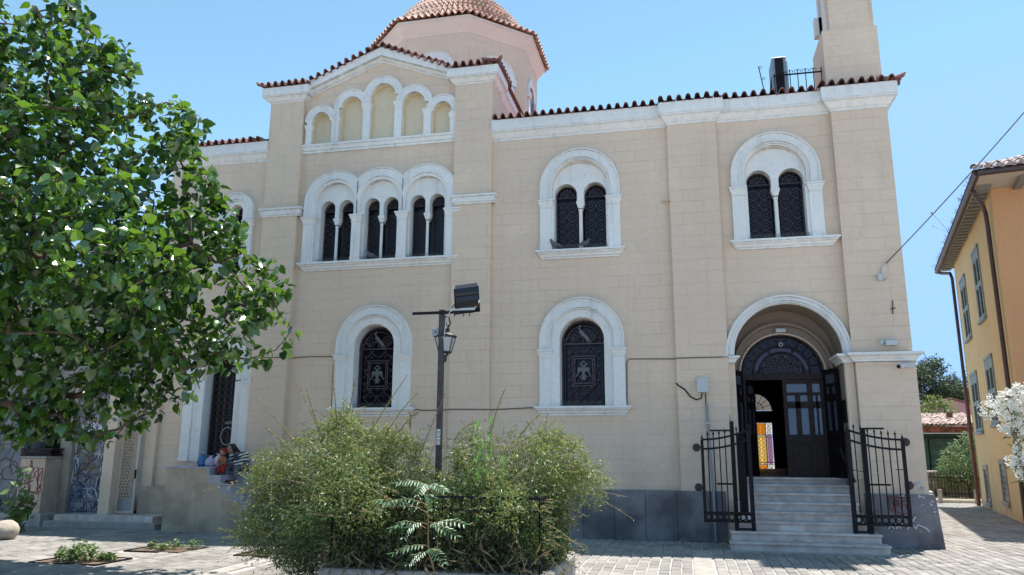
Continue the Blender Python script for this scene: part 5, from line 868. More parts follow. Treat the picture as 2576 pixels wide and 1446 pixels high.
# upper pair windows
for (cx, ro) in PAIRS:
    W_ = glass_pane(arch_poly(cx, 0.60, 6.02, 7.43), 0.36)
    b, pr = arch_trim(W_, cx, 7.46, ro, ro-0.20, 0.62)
    stilts(b, cx, 7.46, 7.18, pr); b.build('arch_moulding', M_TRIM, W_)
    op = [arch_poly(cx-0.325, 0.25, 6.02, 7.33), arch_poly(cx+0.325, 0.25, 6.02, 7.33)]
    # tympanum plate pierced by the two lights, standing on the middle column
    outerp = [(cx-0.62, 6.02), (cx-0.575, 6.02)]
    outerp = [(cx-0.62,6.02),(cx-0.575,6.02)] + list(reversed(op[0][2:]))[0:] + [(cx-0.075,7.2),(cx+0.075,7.2)]
    pl = [(cx-0.62,6.02),(cx-0.575,6.02)]
    for i in range(17):
        a = math.pi-math.pi*i/16; pl.append((cx-0.325+0.25*math.cos(a), 7.33+0.25*math.sin(a)))
    pl += [(cx-0.075,7.14),(cx+0.075,7.14)]
    for i in range(17):
        a = math.pi-math.pi*i/16; pl.append((cx+0.325+0.25*math.cos(a), 7.33+0.25*math.sin(a)))
    pl += [(cx+0.575,6.02),(cx+0.62,6.02)]
    for i in range(25):
        a = math.pi*i/24; pl.append((cx+0.62*math.cos(a), 7.43+0.62*math.sin(a)))
    q = MB(); q.face(pl, [], 0.07); q.reveal(pl, 0.07, 0.34); q.build('tympanum', M_TRIM, W_)
    strip(W_, cx-ro+0.0, cx-ro+0.26, 6.02, 7.18); strip(W_, cx+ro-0.26, cx+ro, 6.02, 7.18)
    for s_ in (-1, 1):
        q = MB(); q.box(min(cx+s_*0.575,cx+s_*(ro-0.26)), max(cx+s_*0.575,cx+s_*(ro-0.26)), -0.05, 0.0, 6.02, 7.2); q.build('jamb', M_TRIM, W_)
    column(W_, cx, 6.02, 7.16, 0.12)
    for s_ in (-1, 1):
        add_grille(W_, cx+s_*0.325, 6.02, 7.33, 0.25, 0.26, 2, 0.112)
    sill(W_, cx-0.93, cx+0.93 + (0.19 if cx > -3 else 0), 6.02, 1.0)
    spikes(W_, cx-0.6, cx+0.6, -0.08, 6.02, 70)

# triple window
W_ = glass_pane([(-12.9,6.02),(-9.3,6.02),(-9.3,7.99),(-12.9,7.99)], 0.37)
tm = MB()
for i, cx in enumerate(TRI):
    prof = [(0.79,0.0),(0.79,-0.105),(0.765,-0.105),(0.755,-0.08),(0.60,-0.085),(0.595,-0.10),(0.575,-0.10),(0.5675,-0.07),(0.545,-0.06),(0.50,-0.055),(0.50,0.0)]
    lim = math.degrees(math.acos(0.5675/0.79))
    # clip outer parts at the valley between neighbours
    b = MB(); vs = []; n = 36; k = len(prof)
    for j in range(n+1):
        a = R(180*j/n)
        for (r, y) in prof:
            x = r*math.cos(a); z = r*math.sin(a)
            if i > 0 and x < -0.5675: 
                z = z if abs(math.cos(a)) < 1e-6 else z; x = -0.5675+0.0
            if i < 2 and x > 0.5675: x = 0.5675
            vs.append((cx+x, y, 7.48+z))
    fs = []
    for j in range(n):
        for m_ in range(k-1): fs.append((j*k+m_, j*k+m_+1, (j+1)*k+m_+1, (j+1)*k+m_))
    b.add(vs, fs); 
    vs = []
    for s_ in (-1, 1):
        vs = []
        for z in (7.14, 7.48):
            for (r, y) in prof:
                x = s_*r
                if i > 0 and x < -0.5675: x = -0.5675
                if i < 2 and x > 0.5675: x = 0.5675
                vs.append((cx+x, y, z))
        b.add(vs, [(j, j+1, k+j+1, k+j) for j in range(k-1)])
    b.build('arch_moulding', M_TRIM, W_)
    pl = [(cx-0.50,6.02),(cx-0.42,6.02)]
    for j in range(13):
        a = math.pi-math.pi*j/12; pl.append((cx-0.235+0.185*math.cos(a), 7.38+0.185*math.sin(a)))
    pl += [(cx-0.05,7.10),(cx+0.05,7.10)]
    for j in range(13):
        a = math.pi-math.pi*j/12; pl.append((cx+0.235+0.185*math.cos(a), 7.38+0.185*math.sin(a)))
    pl += [(cx+0.42,6.02),(cx+0.50,6.02)]
    for j in range(25):
        a = math.pi*j/24; pl.append((cx+0.50*math.cos(a), 7.48+0.50*math.sin(a)))
    q = MB(); q.face(pl, [], 0.06); q.reveal(pl, 0.06, 0.34); q.build('tympanum', M_TRIM, W_)
    column(W_, cx, 6.02, 7.12, 0.11, 0.036)
    for s_ in (-1, 1): add_grille(W_, cx+s_*0.235, 6.02, 7.38, 0.185, 0.27, 2, 0.08)
    spikes(W_, cx-0.42, cx+0.42, -0.04, 6.02, 44)
strip(W_, -13.03, -12.74, 6.02, 7.14); strip(W_, -9.47, -9.18, 6.02, 7.14)
for xm in (-11.6775, -10.5425): strip(W_, xm-0.115, xm+0.115, 6.02, 7.14, -0.085)
sill(W_, -13.06, -9.22, 6.02)

# blind arcade under the gable
q = None
AR = []
for i, (cx, hw, zs) in enumerate(NICHE):
    b = MB(); ro = hw+0.19
    ye = -0.085-0.004*(i % 2)
    b.arch(cx, zs, [(ro,0),(ro,ye),(ro-0.03,ye),(ro-0.04,ye+0.02),(hw+0.05,ye+0.022),(hw+0.04,ye-0.002),(hw,ye),(hw,0.0)], 0 if True else 0, 180, 26)
    AR.append(b.build('blind_arch', M_TRIM, CH))
# piers between the niches
pxs = [(-13.05,9.60,9.50),(-12.36,9.60,9.66),(-11.55,9.90,9.93),(-10.74,9.86,9.93),(-10.0,9.58,9.66),(-9.36,9.58,9.50)]
for i, (x, zs, zc_) in enumerate(pxs):
    w = 0.09 if 0 < i < 5 else 0.075
    b = MB(); b.box(x-w, x+w, -0.075, 0, 9.01, zc_); b.build('arcade_pier', M_TRIM, CH)
    c = MB(); c.sweep_plan([(x-w,0),(x-w,-0.075),(x+w,-0.075),(x+w,0)], [(0,0),(0.01,0.02),(0.03,0.10),(0.035,0.13),(0,0.13)], zc_-0.13); c.build('arcade_capital', M_TRIM, CH)
    if zc_ < zs-0.02 or True:
        e = MB(); e.box(x-w*0.9, x+w*0.9, -0.07, 0, zc_, max(zc_+0.02, NICHE[min(max(i,0),4)][2] if i < 5 else zs)); e.build('arcade_pier', M_TRIM, CH)
b = MB(); b.sweep_plan([(-13.19,0),(-13.19,-0.001),(-9.31,-0.001),(-9.31,0)], [(0,0),(0.03,0),(0.03,0.05),(0.06,0.07),(0.07,0.13),(0.09,0.15),(0.11,0.16),(0.11,0.21),(0,0.21)], 8.79); b.build('arcade_ledge', M_TRIM, CH)

# lower windows
for (cx, hw) in LOWS:
    W_ = glass_pane(arch_poly(cx, hw, 2.63, 4.02), 0.37)
    b, pr = arch_trim(W_, cx, 4.04, 0.905, 0.685, hw, -0.09)
    stilts(b, cx, 4.04, 3.83, pr); b.build('arch_moulding', M_TRIM, W_)
    for s_ in (-1, 1):
        q = MB(); q.box(min(cx+s_*hw, cx+s_*0.67), max(cx+s_*hw, cx+s_*0.67), -0.055, 0, 2.63, 3.84); q.build('jamb', M_TRIM, W_)
    strip(W_, cx-0.905, cx-0.66, 2.63, 3.83); strip(W_, cx+0.66, cx+0.905, 2.63, 3.83)
    sill(W_, cx-0.97, cx+0.97, 2.63, 1.0)
    add_grille(W_, cx, 2.63, 4.0, hw, 0.24, 2, 0.1, big=True)
    eagle(W_, cx, 3.38, 0.215); peacock(W_, cx-0.02, 4.20, 0.215)
    spikes(W_, cx-0.42, cx+0.42, -0.03, 2.63, 50)

# far-left upper window and the side door
W_ = glass_pane(UPL, 0.30)
b, pr = arch_trim(W_, -14.86, 7.44, 0.46, 0.30, 0.17); stilts(b, -14.86, 7.44, 7.16, pr); b.build('arch_moulding', M_TRIM, W_)
strip(W_, -15.32, -15.12, 6.02, 7.16); strip(W_, -14.60, -14.40, 6.02, 7.16)
for a_, c_ in ((-15.12,-15.02),(-14.70,-14.60)):
    q = MB(); q.box(a_,c_,-0.05,0,6.02,7.2); q.build('jamb', M_TRIM, W_)
add_grille(W_, -14.86, 6.05, 7.42, 0.16, 0.2, 1, 0.11); sill(W_, -15.4, -14.32, 6.02)
W_ = glass_pane(DOORL, 0.28, 'side_door', M_WOODD)
b, pr = arch_trim(W_, -14.96, 3.50, 0.86, 0.64, 0.44, -0.09); stilts(b, -14.96, 3.50, 3.27, pr); b.build('arch_moulding', M_TRIM, W_)
for a_, c_ in ((-15.60,-15.32),(-14.52,-14.32)):
    q = MB(); q.box(a_,c_,-0.05,0,1.45,3.3); q.build('jamb', M_TRIM, W_)
strip(W_, -15.82, -15.58, 1.45, 3.27); strip(W_, -14.34, -14.10, 1.45, 3.27)
g = MB()
for i in range(5):
    x = -15.24+i*0.16; g.tube([(x,0.2,1.5),(x,0.2,3.6)], 0.008, 4)
z = 1.75
while z < 3.5:
    for i in range(4): g.ring((-15.16+i*0.16,0.2,z), 0.07, 0.006, 8, 3)
    z += 0.16
g.build('grille', M_GRILLE, W_)
g = MB(); pts = []
for i in range(20):
    a = R(60+i*15); pts.append((-14.78+0.16*math.cos(a)*(1+0.02*(i%3)), 0.19, 2.02+0.2*math.sin(a)))
g.tube(pts, 0.006, 3)
for i in range(14): g.tube([(-14.85+i*0.03,0.19,2.3+random.uniform(-.01,.01)),(-14.84+i*0.03,0.19,2.36+random.uniform(-.02,.02))], 0.004, 3)
g.build('graffiti_scrawl', M_WHITEP, W_)
b = MB(); b.bbox(-15.05,-13.95,-0.35,0.28,1.35,1.45); b.build('threshold', mat('dark_marble', (0.10,0.095,0.10), 0.5, var=0.3), CH)

# grey plinth: panel by panel, and the stout corner plinth
x = -12.6
while x < -3.8:
    x1 = min(x+0.62, -3.6)
    yy = -0.15 if (x < -9.3 or (x > -8.5 and x < -4.6)) else -0.165
    b = MB(); b.bbox(x+0.004, x1-0.004, yy, 0.0, 0.0, 0.95, 0.008); b.build('plinth_panel', M_PLINTH, CH)
    x = x1
b = MB()
vs = []
for (z, o) in ((0,0.14),(0.90,0.08),(0.95,0.07)):
    vs += [(-1.04-0.02,-0.18-o,z),(0.03+o,-0.18-o,z),(0.03+o,0.7,z),(-1.06,0.7,z)]
fs = [(8,9,10,11)]
for k in (0, 4):
    for i in range(4): fs.append((k+i, k+(i+1)%4, k+4+(i+1)%4, k+4+i))
b.add(vs, fs); b.build('corner_plinth', M_PLINTH, CH)
b = MB(); b.bbox(0.04, 0.20, 0.2, 1.6, 0.0, 1.0, 0.02); b.build('plinth_slab', M_MARBLE, CH)
# flaked patches on the corner
def flake(cx, cz, s, y, m):
    n = 15; pts = []
    for i in range(n):
        a = 2*math.pi*i/n; r = s*random.uniform(0.3, 1.1); pts.append((cx+r*math.cos(a)*1.1, cz+r*math.sin(a)))
    b = MB(); b.prism(pts, y-0.003, y); return b.build('flaked_paint', m, CH)
M_FLAKE = mat('bare_plaster', (0.50,0.49,0.46), 0.9, var=0.2, scale=15)
flake(-0.16, 1.13, 0.10, -0.182, M_FLAKE); flake(-0.10, 1.06, 0.07, -0.1825, M_FLAKE)
for (a, c_, s_) in ((-0.45,0.91,0.03),(-0.40,0.905,0.025),(-0.50,0.915,0.02),(-0.17,0.91,0.04),(-0.10,0.90,0.03),(0.02,0.76,0.035),(0.05,0.70,0.03),(0.07,0.64,0.035),(0.06,0.58,0.02),(-0.12,0.77,0.018),(-0.16,0.75,0.012),(0.04,0.83,0.03),(0.0,0.79,0.02)):
    flake(a, c_, s_, -0.258-0.06*(0.9-c_)*1.05, M_FLAKE)

# impost ledge round the corner and left springer
imp = [(0,0),(0.03,0.0),(0.03,0.03),(0.06,0.07),(0.09,0.10),(0.12,0.12),(0.14,0.12),(0.14,0.17),(0,0.17)]
b = MB(); b.sweep_plan([(-1.23,0.75),(-1.23,-0.05),(-1.06,-0.05),(-1.06,-0.18),(0.03,-0.18),(0.03,4)], imp, 3.43); b.build('impost_ledge', M_TRIM, CH)
b = MB(); b.box(-1.22,-1.05,-0.05,0.6,1.2,3.43); b.build('pier', M_WALL, CH)
b = MB(); b.sweep_plan([(-3.42,0.0),(-3.42,-0.04),(-3.29,-0.04),(-3.29,0.30)], [(a*0.7, h*0.75) for a, h in imp], 3.48); b.box(-3.42,-3.29,-0.04,0.0,3.48,3.605); b.build('impost_ledge', M_TRIM, CH)

# ---- portal
b, pr = arch_trim(CH, -2.26, 3.62, 1.20, 1.09, 1.03, -0.10); b.build('portal_arch', M_TRIM, CH)
b = MB()
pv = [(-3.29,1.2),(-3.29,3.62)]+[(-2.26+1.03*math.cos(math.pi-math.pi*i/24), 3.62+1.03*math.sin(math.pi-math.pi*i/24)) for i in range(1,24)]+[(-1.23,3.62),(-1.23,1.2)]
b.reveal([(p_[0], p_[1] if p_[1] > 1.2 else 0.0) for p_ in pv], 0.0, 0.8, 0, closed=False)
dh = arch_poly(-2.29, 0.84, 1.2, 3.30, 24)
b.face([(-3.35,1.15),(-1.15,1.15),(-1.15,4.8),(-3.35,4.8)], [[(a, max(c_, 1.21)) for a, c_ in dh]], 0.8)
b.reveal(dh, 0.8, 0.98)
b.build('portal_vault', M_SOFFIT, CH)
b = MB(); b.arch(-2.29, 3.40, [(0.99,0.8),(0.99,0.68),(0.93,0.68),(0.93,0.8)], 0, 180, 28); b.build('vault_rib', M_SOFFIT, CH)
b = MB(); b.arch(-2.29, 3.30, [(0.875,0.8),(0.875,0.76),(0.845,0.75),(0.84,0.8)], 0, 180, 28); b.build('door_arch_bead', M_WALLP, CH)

# ---- main door: fanlight, leaves
DOOR = MB().box(-3.13,-1.45,0.86,0.95,3.20,3.32).build('main_door', M_WOOD, CH)
for a_, c_ in ((-3.13,-3.05),(-1.53,-1.45)):
    b = MB(); b.box(a_,c_,0.86,0.95,1.2,3.2); b.build('door_frame', M_WOOD, DOOR)
M_PURPLE = mat('purple_fanlight_glass', (0.05,0.04,0.085), 0.25)
fan = [(-2.29+0.82*math.cos(math.pi*i/20), 3.32+0.82*math.sin(math.pi*i/20)) for i in range(21)]
b = MB(); b.face(fan, [], 0.93); b.build('fanlight_glass', M_GLASSD, DOOR)
for a0, a1 in ((10,60),(66,114),(120,170)):
    b = MB(); b.arch(-2.29, 3.32, [(0.56,0.925),(0.56,0.915),(0.48,0.915),(0.48,0.925)], a0, a1, 8); b.build('fanlight_pane', M_PURPLE, DOOR)
g = MB()
for r in (0.80,0.58,0.46): g.ring((-2.29,0.84,3.32), r, 0.013, 24, 4, a0=0, a1=180)
for a in range(15, 180, 15):
    c_, s_ = math.cos(R(a)), math.sin(R(a))
    g.tube([(-2.29+c_*0.58,0.84,3.32+s_*0.58),(-2.29+c_*0.8,0.84,3.32+s_*0.8)], 0.009, 3)
    g.ring((-2.29+math.cos(R(a+7.5))*0.69,0.84,3.32+math.sin(R(a+7.5))*0.69), 0.065, 0.008, 8, 3)
for (dx, dz, r) in ((-0.3,0.09,0.08),(0.3,0.09,0.08),(-0.16,0.14,0.09),(0.16,0.14,0.09),(-0.22,0.28,0.07),(0.22,0.28,0.07),(0,0.1,0.07),(0,0.3,0.10),(-0.1,0.36,0.04),(0.1,0.36,0.04),(-0.36,0.2,0.05),(0.36,0.2,0.05)):
    g.ring((-2.29+dx,0.84,3.32+dz), r, 0.009, 9, 3); g.ring((-2.29+dx,0.84,3.32+dz), r*0.45, 0.008, 6, 3)
g.build('fanlight_grille', M_GRILLE, DOOR)

def leaf(x0, x1, z0, z1, hinge, ang, name='door_leaf', glass=True, m=None, y=0.0):
    """panelled door leaf with a glazed cross; built in the plane y=0, then swung about its hinge"""
    w = x1-x0; b = MB(); t = 0.03
    def bx(a, b_, c_, d): b.bbox(x0+a*w, x0+b_*w, -t, t, z0+c_*(z1-z0), z0+d*(z1-z0), 0.006)
    bx(0,0.14,0,1); bx(0.86,1,0,1); bx(0.14,0.86,0,0.06); bx(0.14,0.86,0.36,0.43); bx(0.14,0.86,0.955,1)
    b.box(x0+0.14*w, x0+0.86*w, -0.008, 0.008, z0+0.06*(z1-z0), z0+0.36*(z1-z0))
    b.bbox(x0+0.22*w, x0+0.78*w, -0.022, 0.0, z0+0.09*(z1-z0), z0+0.33*(z1-z0), 0.01)
    # cross mullions
    bx(0.42,0.60,0.43,0.84); bx(0.14,0.86,0.70,0.77); bx(0.14,0.86,0.835,0.865)
    def place(o):
        o.matrix_basis = Matrix.Translation((hinge[0], hinge[1], 0)) @ Matrix.Rotation(ang, 4, 'Z') @ Matrix.Translation((-hinge[0], 0, 0))
        return o
    o = place(b.build(name, m or M_WOOD, CH, local=True))
    o.matrix_basis = Matrix.Translation(-CH.location) @ o.matrix_basis
    for k, (a, b_, c_, d) in enumerate(((0.14,0.42,0.43,0.70),(0.60,0.86,0.43,0.70),(0.14,0.42,0.77,0.835),(0.60,0.86,0.77,0.835),(0.14,0.86,0.865,0.955))):
        g_ = MB(); g_.box(x0+a*w, x0+b_*w, -0.004, 0.004, z0+c_*(z1-z0), z0+d*(z1-z0)); g_.build('glass_pane', M_PALEGLASS, o, local=True)
    return o
leaf(-2.30, -1.74, 1.21, 3.20, (-1.74, 0.90), 0.0)
leaf(-1.74, -1.53, 1.21, 3.20, (-1.53, 0.92), 0.0)
leaf(-3.05, -2.49, 1.21, 3.20, (-3.05, 0.92), R(68), m=M_WOODD)
# outer iron-clad leaves folded back against the vault
leaf(-1.50, -1.05, 1.21, 3.38, (-1.45, 0.80), R(-66), 'outer_door_leaf', m=M_WOODD)
leaf(-3.55, -3.10, 1.21, 3.38, (-3.13, 0.80), R(62), 'outer_door_leaf', m=M_WOODD)

# ---- back window seen through the door: coloured glass, glow of the sky outside put in as emission
def lit(name, col, s=1.0):
    m = bpy.data.materials.new(name); m.use_nodes = True
    b_ = m.node_tree.nodes['Principled BSDF']; b_.inputs['Base Color'].default_value = (*[c*0.6 for c in col],1)
    b_.inputs['Emission Color'].default_value = (*col,1); b_.inputs['Emission Strength'].default_value = s; b_.inputs['Roughness'].default_value = 0.3
    return m
G_OR = lit('orange_stained_glass', (0.85,0.30,0.03), 0.55); G_YE = lit('yellow_stained_glass', (0.95,0.62,0.16), 0.55); G_PU = lit('mauve_stained_glass', (0.42,0.24,0.38), 0.55); G_WH = lit('milky_stained_glass', (0.85,0.82,0.76), 0.5)
SG = MB().box(-2.68,-1.40,11.82,11.9,2.74,2.84).build('stained_window', M_WOODD, CH)
for (a, b_) in ((-2.58,-1.66),(-1.63,-1.45)):
    pass
cols_ = [(-2.58,-2.02),(-2.0,-1.68),(-1.66,-1.46)]
rows_ = [(1.07,1.32),(1.36,2.30),(2.34,2.72)]
cm = [[G_OR,G_OR,G_WH],[G_YE,G_YE,G_PU],[G_OR,G_OR,G_WH]]
for j, (c_, d) in enumerate(rows_):
    for i, (a, b_) in enumerate(cols_):
        q = MB(); q.box(a, b_, 11.93, 11.94, c_, d); q.build('glass_pane', cm[j][i], SG)
fan2 = [(-2.0+0.58*math.cos(math.pi*i/16), 3.15+0.58*math.sin(math.pi*i/16)) for i in range(17)]
q = MB(); q.prism(fan2, 11.93, 11.94); q.build('glass_pane', lit('smoky_stained_glass', (0.5,0.47,0.44), 0.2), SG)
g = MB()
for x in (-2.6,-2.01,-1.67,-1.44): g.bar((x,11.86,1.05),(x,11.86,2.75), 0.03)
for z in (1.05,1.34,1.40,2.25,2.32,2.74): g.bar((-2.6,11.86,z),(-1.43,11.86,z), 0.022)
for x in (-2.45,-2.29,-2.13,-1.92,-1.76,-1.56):
    z = 1.14
    while z < 2.72: g.ring((x,11.86,z), 0.062, 0.013, 9, 3); g.bar((x-0.03,11.86,z),(x+0.03,11.86,z), 0.016); g.bar((x,11.86,z-0.03),(x,11.86,z+0.03), 0.012); z += 0.14
g.ring((-2.0,11.86,3.15), 0.58, 0.015, 20, 4, a0=0, a1=180); g.ring((-2.0,11.86,3.15), 0.3, 0.012, 14, 4, a0=0, a1=180)
for a in range(20,180,20): g.bar((-2.0,11.86,3.15),(-2.0+0.58*math.cos(R(a)),11.86,3.15+0.58*math.sin(R(a))), 0.018)
g.build('lead_lattice', M_IRON, SG)

# ---- drum and dome
DC = (-11.12, 6.05)
def octo(ap, z): 
    r = ap/math.cos(math.pi/8)
    return [(DC[0]+r*math.cos(math.pi/8+math.pi/4*i), DC[1]+r*math.sin(math.pi/8+math.pi/4*i), z) for i in range(8)]
b = MB(); lo = octo(2.42, 9.0); hi = octo(2.42, 13.84)
b.add(lo+hi, [(i,(i+1)%8,8+(i+1)%8,8+i) for i in range(8)])
M_DRUM = plaster('drum_render', (0.73,0.57,0.43), wid=0.8)
DR = b.build('drum', M_DRUM, CH)
# plain projecting eaves of the drum
b = MB()
pf = [(2.42,13.82),(2.44,13.82),(2.44,13.86),(2.65,14.13),(2.66,14.15),(2.68,14.15),(2.68,14.24),(2.3,14.24)]
ringv = [octo(a, z) for a, z in pf]
for k_ in range(len(pf)-1):
    b.add(ringv[k_]+ringv[k_+1], [(i,(i+1)%8,8+(i+1)%8,8+i) for i in range(8)])
b.build('drum_eaves', plaster('drum_eaves_paint', (0.74,0.64,0.56), joints=False, dirt=0.06), CH)
# arched windows of the drum, one on each face
for i in range(8):
    ang = math.pi/4*i
    if i in (1, 2, 3): continue
    n = Vector((math.cos(ang), math.sin(ang), 0)); t = Vector((-n.y, n.x, 0))
    c0 = Vector((DC[0], DC[1], 0))+n*2.42
    Mx = Matrix((t, -n, Vector((0,0,1)))).transposed().to_4x4(); Mx.translation = c0
    off = Matrix.Translation(-CH.location)
    bb = MB(); bb.face(arch_poly(0, 0.36, 11.6, 12.68), [], -0.006)
    w_ = bb.build('drum_window', M_GLASSD, CH, local=True); w_.matrix_basis = off @ Mx
    bb = MB(); bb.arch(0, 12.68, [(0.62,0),(0.62,-0.06),(0.59,-0.06),(0.58,-0.04),(0.45,-0.04),(0.44,-0.055),(0.42,-0.05),(0.36,-0.03),(0.36,0)], 0, 180, 24)
    bb.build('arch_moulding', M_TRIM, w_, local=True)
    for s_ in (-1, 1):
        bb = MB(); bb.box(min(s_*0.38,s_*0.59), max(s_*0.38,s_*0.59), -0.05, 0, 11.5, 12.46); bb.box(min(s_*0.36,s_*0.65), max(s_*0.36,s_*0.65), -0.09, 0, 12.46, 12.68)
        bb.build('side_pilaster', M_TRIM, w_, local=True)
# dome tiles
DOME = MB().lathe([(2.62,14.22),(2.2,14.3),(2.14,14.62),(1.9,15.15),(1.4,15.7),(0.8,16.08),(0.0,16.23)], (DC[0],DC[1],0), 32).build('dome_roof', M_TILED2, CH)
def apo_r(ang, ap):
    s_ = math.pi/4; a = (ang+s_/2) % s_-s_/2
    return ap/math.cos(a)
NC = 88
prof_d = [(2.80,14.26,1.0),(2.46,14.44,0.85),(2.24,14.72,0.35),(2.13,15.02,0.0)]
a = math.acos(2.13/2.32)+0.13
while a < math.pi/2-0.12:
    prof_d.append((2.32*math.cos(a), 14.02+2.32*math.sin(a)*1.0, 0)); a += 0.135
fix = []
for (r, z, o) in prof_d:
    fix.append((r, z, o))
def dpt(k, row):
    r, z, o = fix[row]; ang = 2*math.pi*k/NC
    rr = apo_r(ang, r)*o+r*(1-o)*1.03 if o > 0 else r
    return ang, rr, z
left = MB(); nsingle = 0
for row in range(len(fix)-1):
    for k in range(NC):
        vs = []
        for (rw, lift) in ((row, 0.03), (row+1, 0.0)):
            for t in (0, -0.018):
                for j in range(7):
                    kk = k+(j/6-0.5)
                    an, rr, z = dpt(kk, rw)
                    wv = 0.045*(math.cos(2*math.pi*(j/6-0.5)))*min(1.0, rr/1.6)
                    if wv > 0: wv *= 1.2
                    # offset mostly upward at the eave, radially higher up
                    nz = 0.9 if rw < 2 else min(0.98, 0.35+0.12*rw); nr = math.sqrt(1-nz*nz)
                    d_ = wv+lift+t
                    vs.append((DC[0]+(rr+d_*nr)*math.cos(an), DC[1]+(rr+d_*nr)*math.sin(an), z+d_*nz))
        fs = []
        for j in range(6): fs += [(j, j+1, 14+j+1, 14+j), (7+j, 21+j, 21+j+1, 7+j+1), (j, 7+j, 7+j+1, j+1)]
        ang = (2*math.pi*k/NC) % (2*math.pi)
        front = math.cos(ang-R(-78)) > 0.30
        if front and row < 5 and nsingle < 165:
            q = MB(); q.add(vs, fs); q.build('roof_tile', M_TILED, DOME); nsingle += 1
        else: left.add(vs, fs)
o = left.build('roof_tiles', M_TILED2, DOME); tag(o, kind='stuff')

# ---- bell tower on the corner
TW = MB()
TW.box(-1.08, 0.03, 0.05, 1.30, 9.0, 10.66)
TWo = TW.build('bell_tower', M_WALL, CH)
b = MB(); b.box(-0.90, -0.09, 0.10, 0.26, 10.66, 12.2)
b.build('belfry_wall', M_WALL, TWo)
# belfry left and right sides pierced by an arch
for xs in (-0.90, -0.11):
    hb = [(0.68-0.17,10.66),(0.68+0.17,10.66)]+[(0.68+0.17*math.cos(math.pi*i/12), 11.75+0.17*math.sin(math.pi*i/12)) for i in range(13)]
    q = MB()
    yz = [(0.26,10.66),(0.51,10.66)]+[(0.68-0.17*math.cos(math.pi*i/12), 11.75+0.17*math.sin(math.pi*i/12)) for i in range(13)]+[(0.85,10.66),(1.25,10.66),(1.25,12.2),(0.26,12.2)]
    tri = tessellate_polygon([[Vector((a, c_, 0)) for a, c_ in yz]])
    q.add([(xs-0.0, a, c_) for a, c_ in yz]+[(xs+0.14, a, c_) for a, c_ in yz], [tuple(t) for t in tri]+[tuple(len(yz)+i for i in t) for t in tri]+[(i,(i+1)%len(yz),len(yz)+(i+1)%len(yz),len(yz)+i) for i in range(len(yz))])
    q.build('belfry_wall', M_WALL, TWo)
b = MB(); b.box(-0.90,0.03-0.12,1.25,1.30,10.66,12.2); b.build('belfry_wall', M_WALL, TWo)
q = MB()
pts = [(-0.93,0.44,10.75)]+[(-0.93,0.68-0.24*math.cos(math.pi*i/12),11.75+0.24*math.sin(math.pi*i/12)) for i in range(13)]+[(-0.93,0.92,10.75)]
for i in range(len(pts)-1): q.bar(pts[i], pts[i+1], 0.07, 0.12)
q.box(-1.06,-0.9,0.86,1.05,11.0,11.45)
q.build('arch_moulding', M_TRIM, TWo)
b = MB(); b.sweep_plan([(-0.9,1.3),(-0.9,0.1),(-0.09,0.1),(-0.09,1.3)], [(a, h) for a, h in cor], 12.2); b.build('tower_cornice', M_TRIM, TWo)
b = MB(); b.add([(-1.2,-0.2,12.6),(0.2,-0.2,12.6),(0.2,1.6,12.6),(-1.2,1.6,12.6),(-0.5,0.7,13.3)], [(0,1,4),(1,2,4),(2,3,4),(3,0,4),(0,3,2,1)])
tr = b.build('tower_roof', M_TILE2, TWo)
for (p0, p1, bk) in (((-1.22,-0.22,12.6),(0.22,-0.22,12.6),(0,1,0)), ((-1.22,1.6,12.6),(-1.22,-0.2,12.6),(1,0,0)), ((0.22,-0.2,12.6),(0.22,1.6,12.6),(-1,0,0))):
    pass

# ================================================================== ENTRANCE STEPS
ST = thing('entrance_steps', (-2.3, -0.8, 0), 'eight grey marble steps climbing to the open church door, two widest at the bottom', 'steps')
tops = [0.155*(i+1) for i in range(7)]+[1.21]
for i, zt_ in enumerate(tops):
    if i < 2: xa, xb = -3.62+0.03*i, -1.02-0.06*i
    else: xa, xb = -3.44, -1.24
    yf = -1.5+0.30*i
    yb = (-1.5+0.30*(i+1)) if i < 7 else 0.98
    if yf > -0.02: xa, xb = -3.28, -1.24
    b = MB(); b.box(xa, xb, yf, yb+0.02, zt_-0.155 if i else -0.05, zt_-0.03)
    b.build('riser', M_MARBLE, ST)
    # tread of two or three slabs with a projecting nose
    n = 3 if i % 2 else 2
    for k in range(n):
        a = xa-0.02+(xb-xa+0.04)*k/n; c = xa-0.02+(xb-xa+0.04)*(k+1)/n
        b = MB(); b.bbox(a+0.001, c-0.001, yf-0.045, yb+0.005, zt_-0.034, zt_, 0.009); b.build('tread', M_MARBLE, ST)
b = MB(); b.box(-3.44,-1.24,-0.88,0.0,0.0,0.30); b.build('step_core', M_CONC, ST)
b = MB(); b.bbox(-3.72,-0.80,-1.62,-1.5,-0.02,0.012,0.006); b.build('base_slab', M_CONC, ST)

# ================================================================== SIDE STAIR
SS = thing('side_staircase', (-14.2, -0.6, 0), 'beige walled stair with blue-grey marble treads leading up to the far left door', 'stairs')
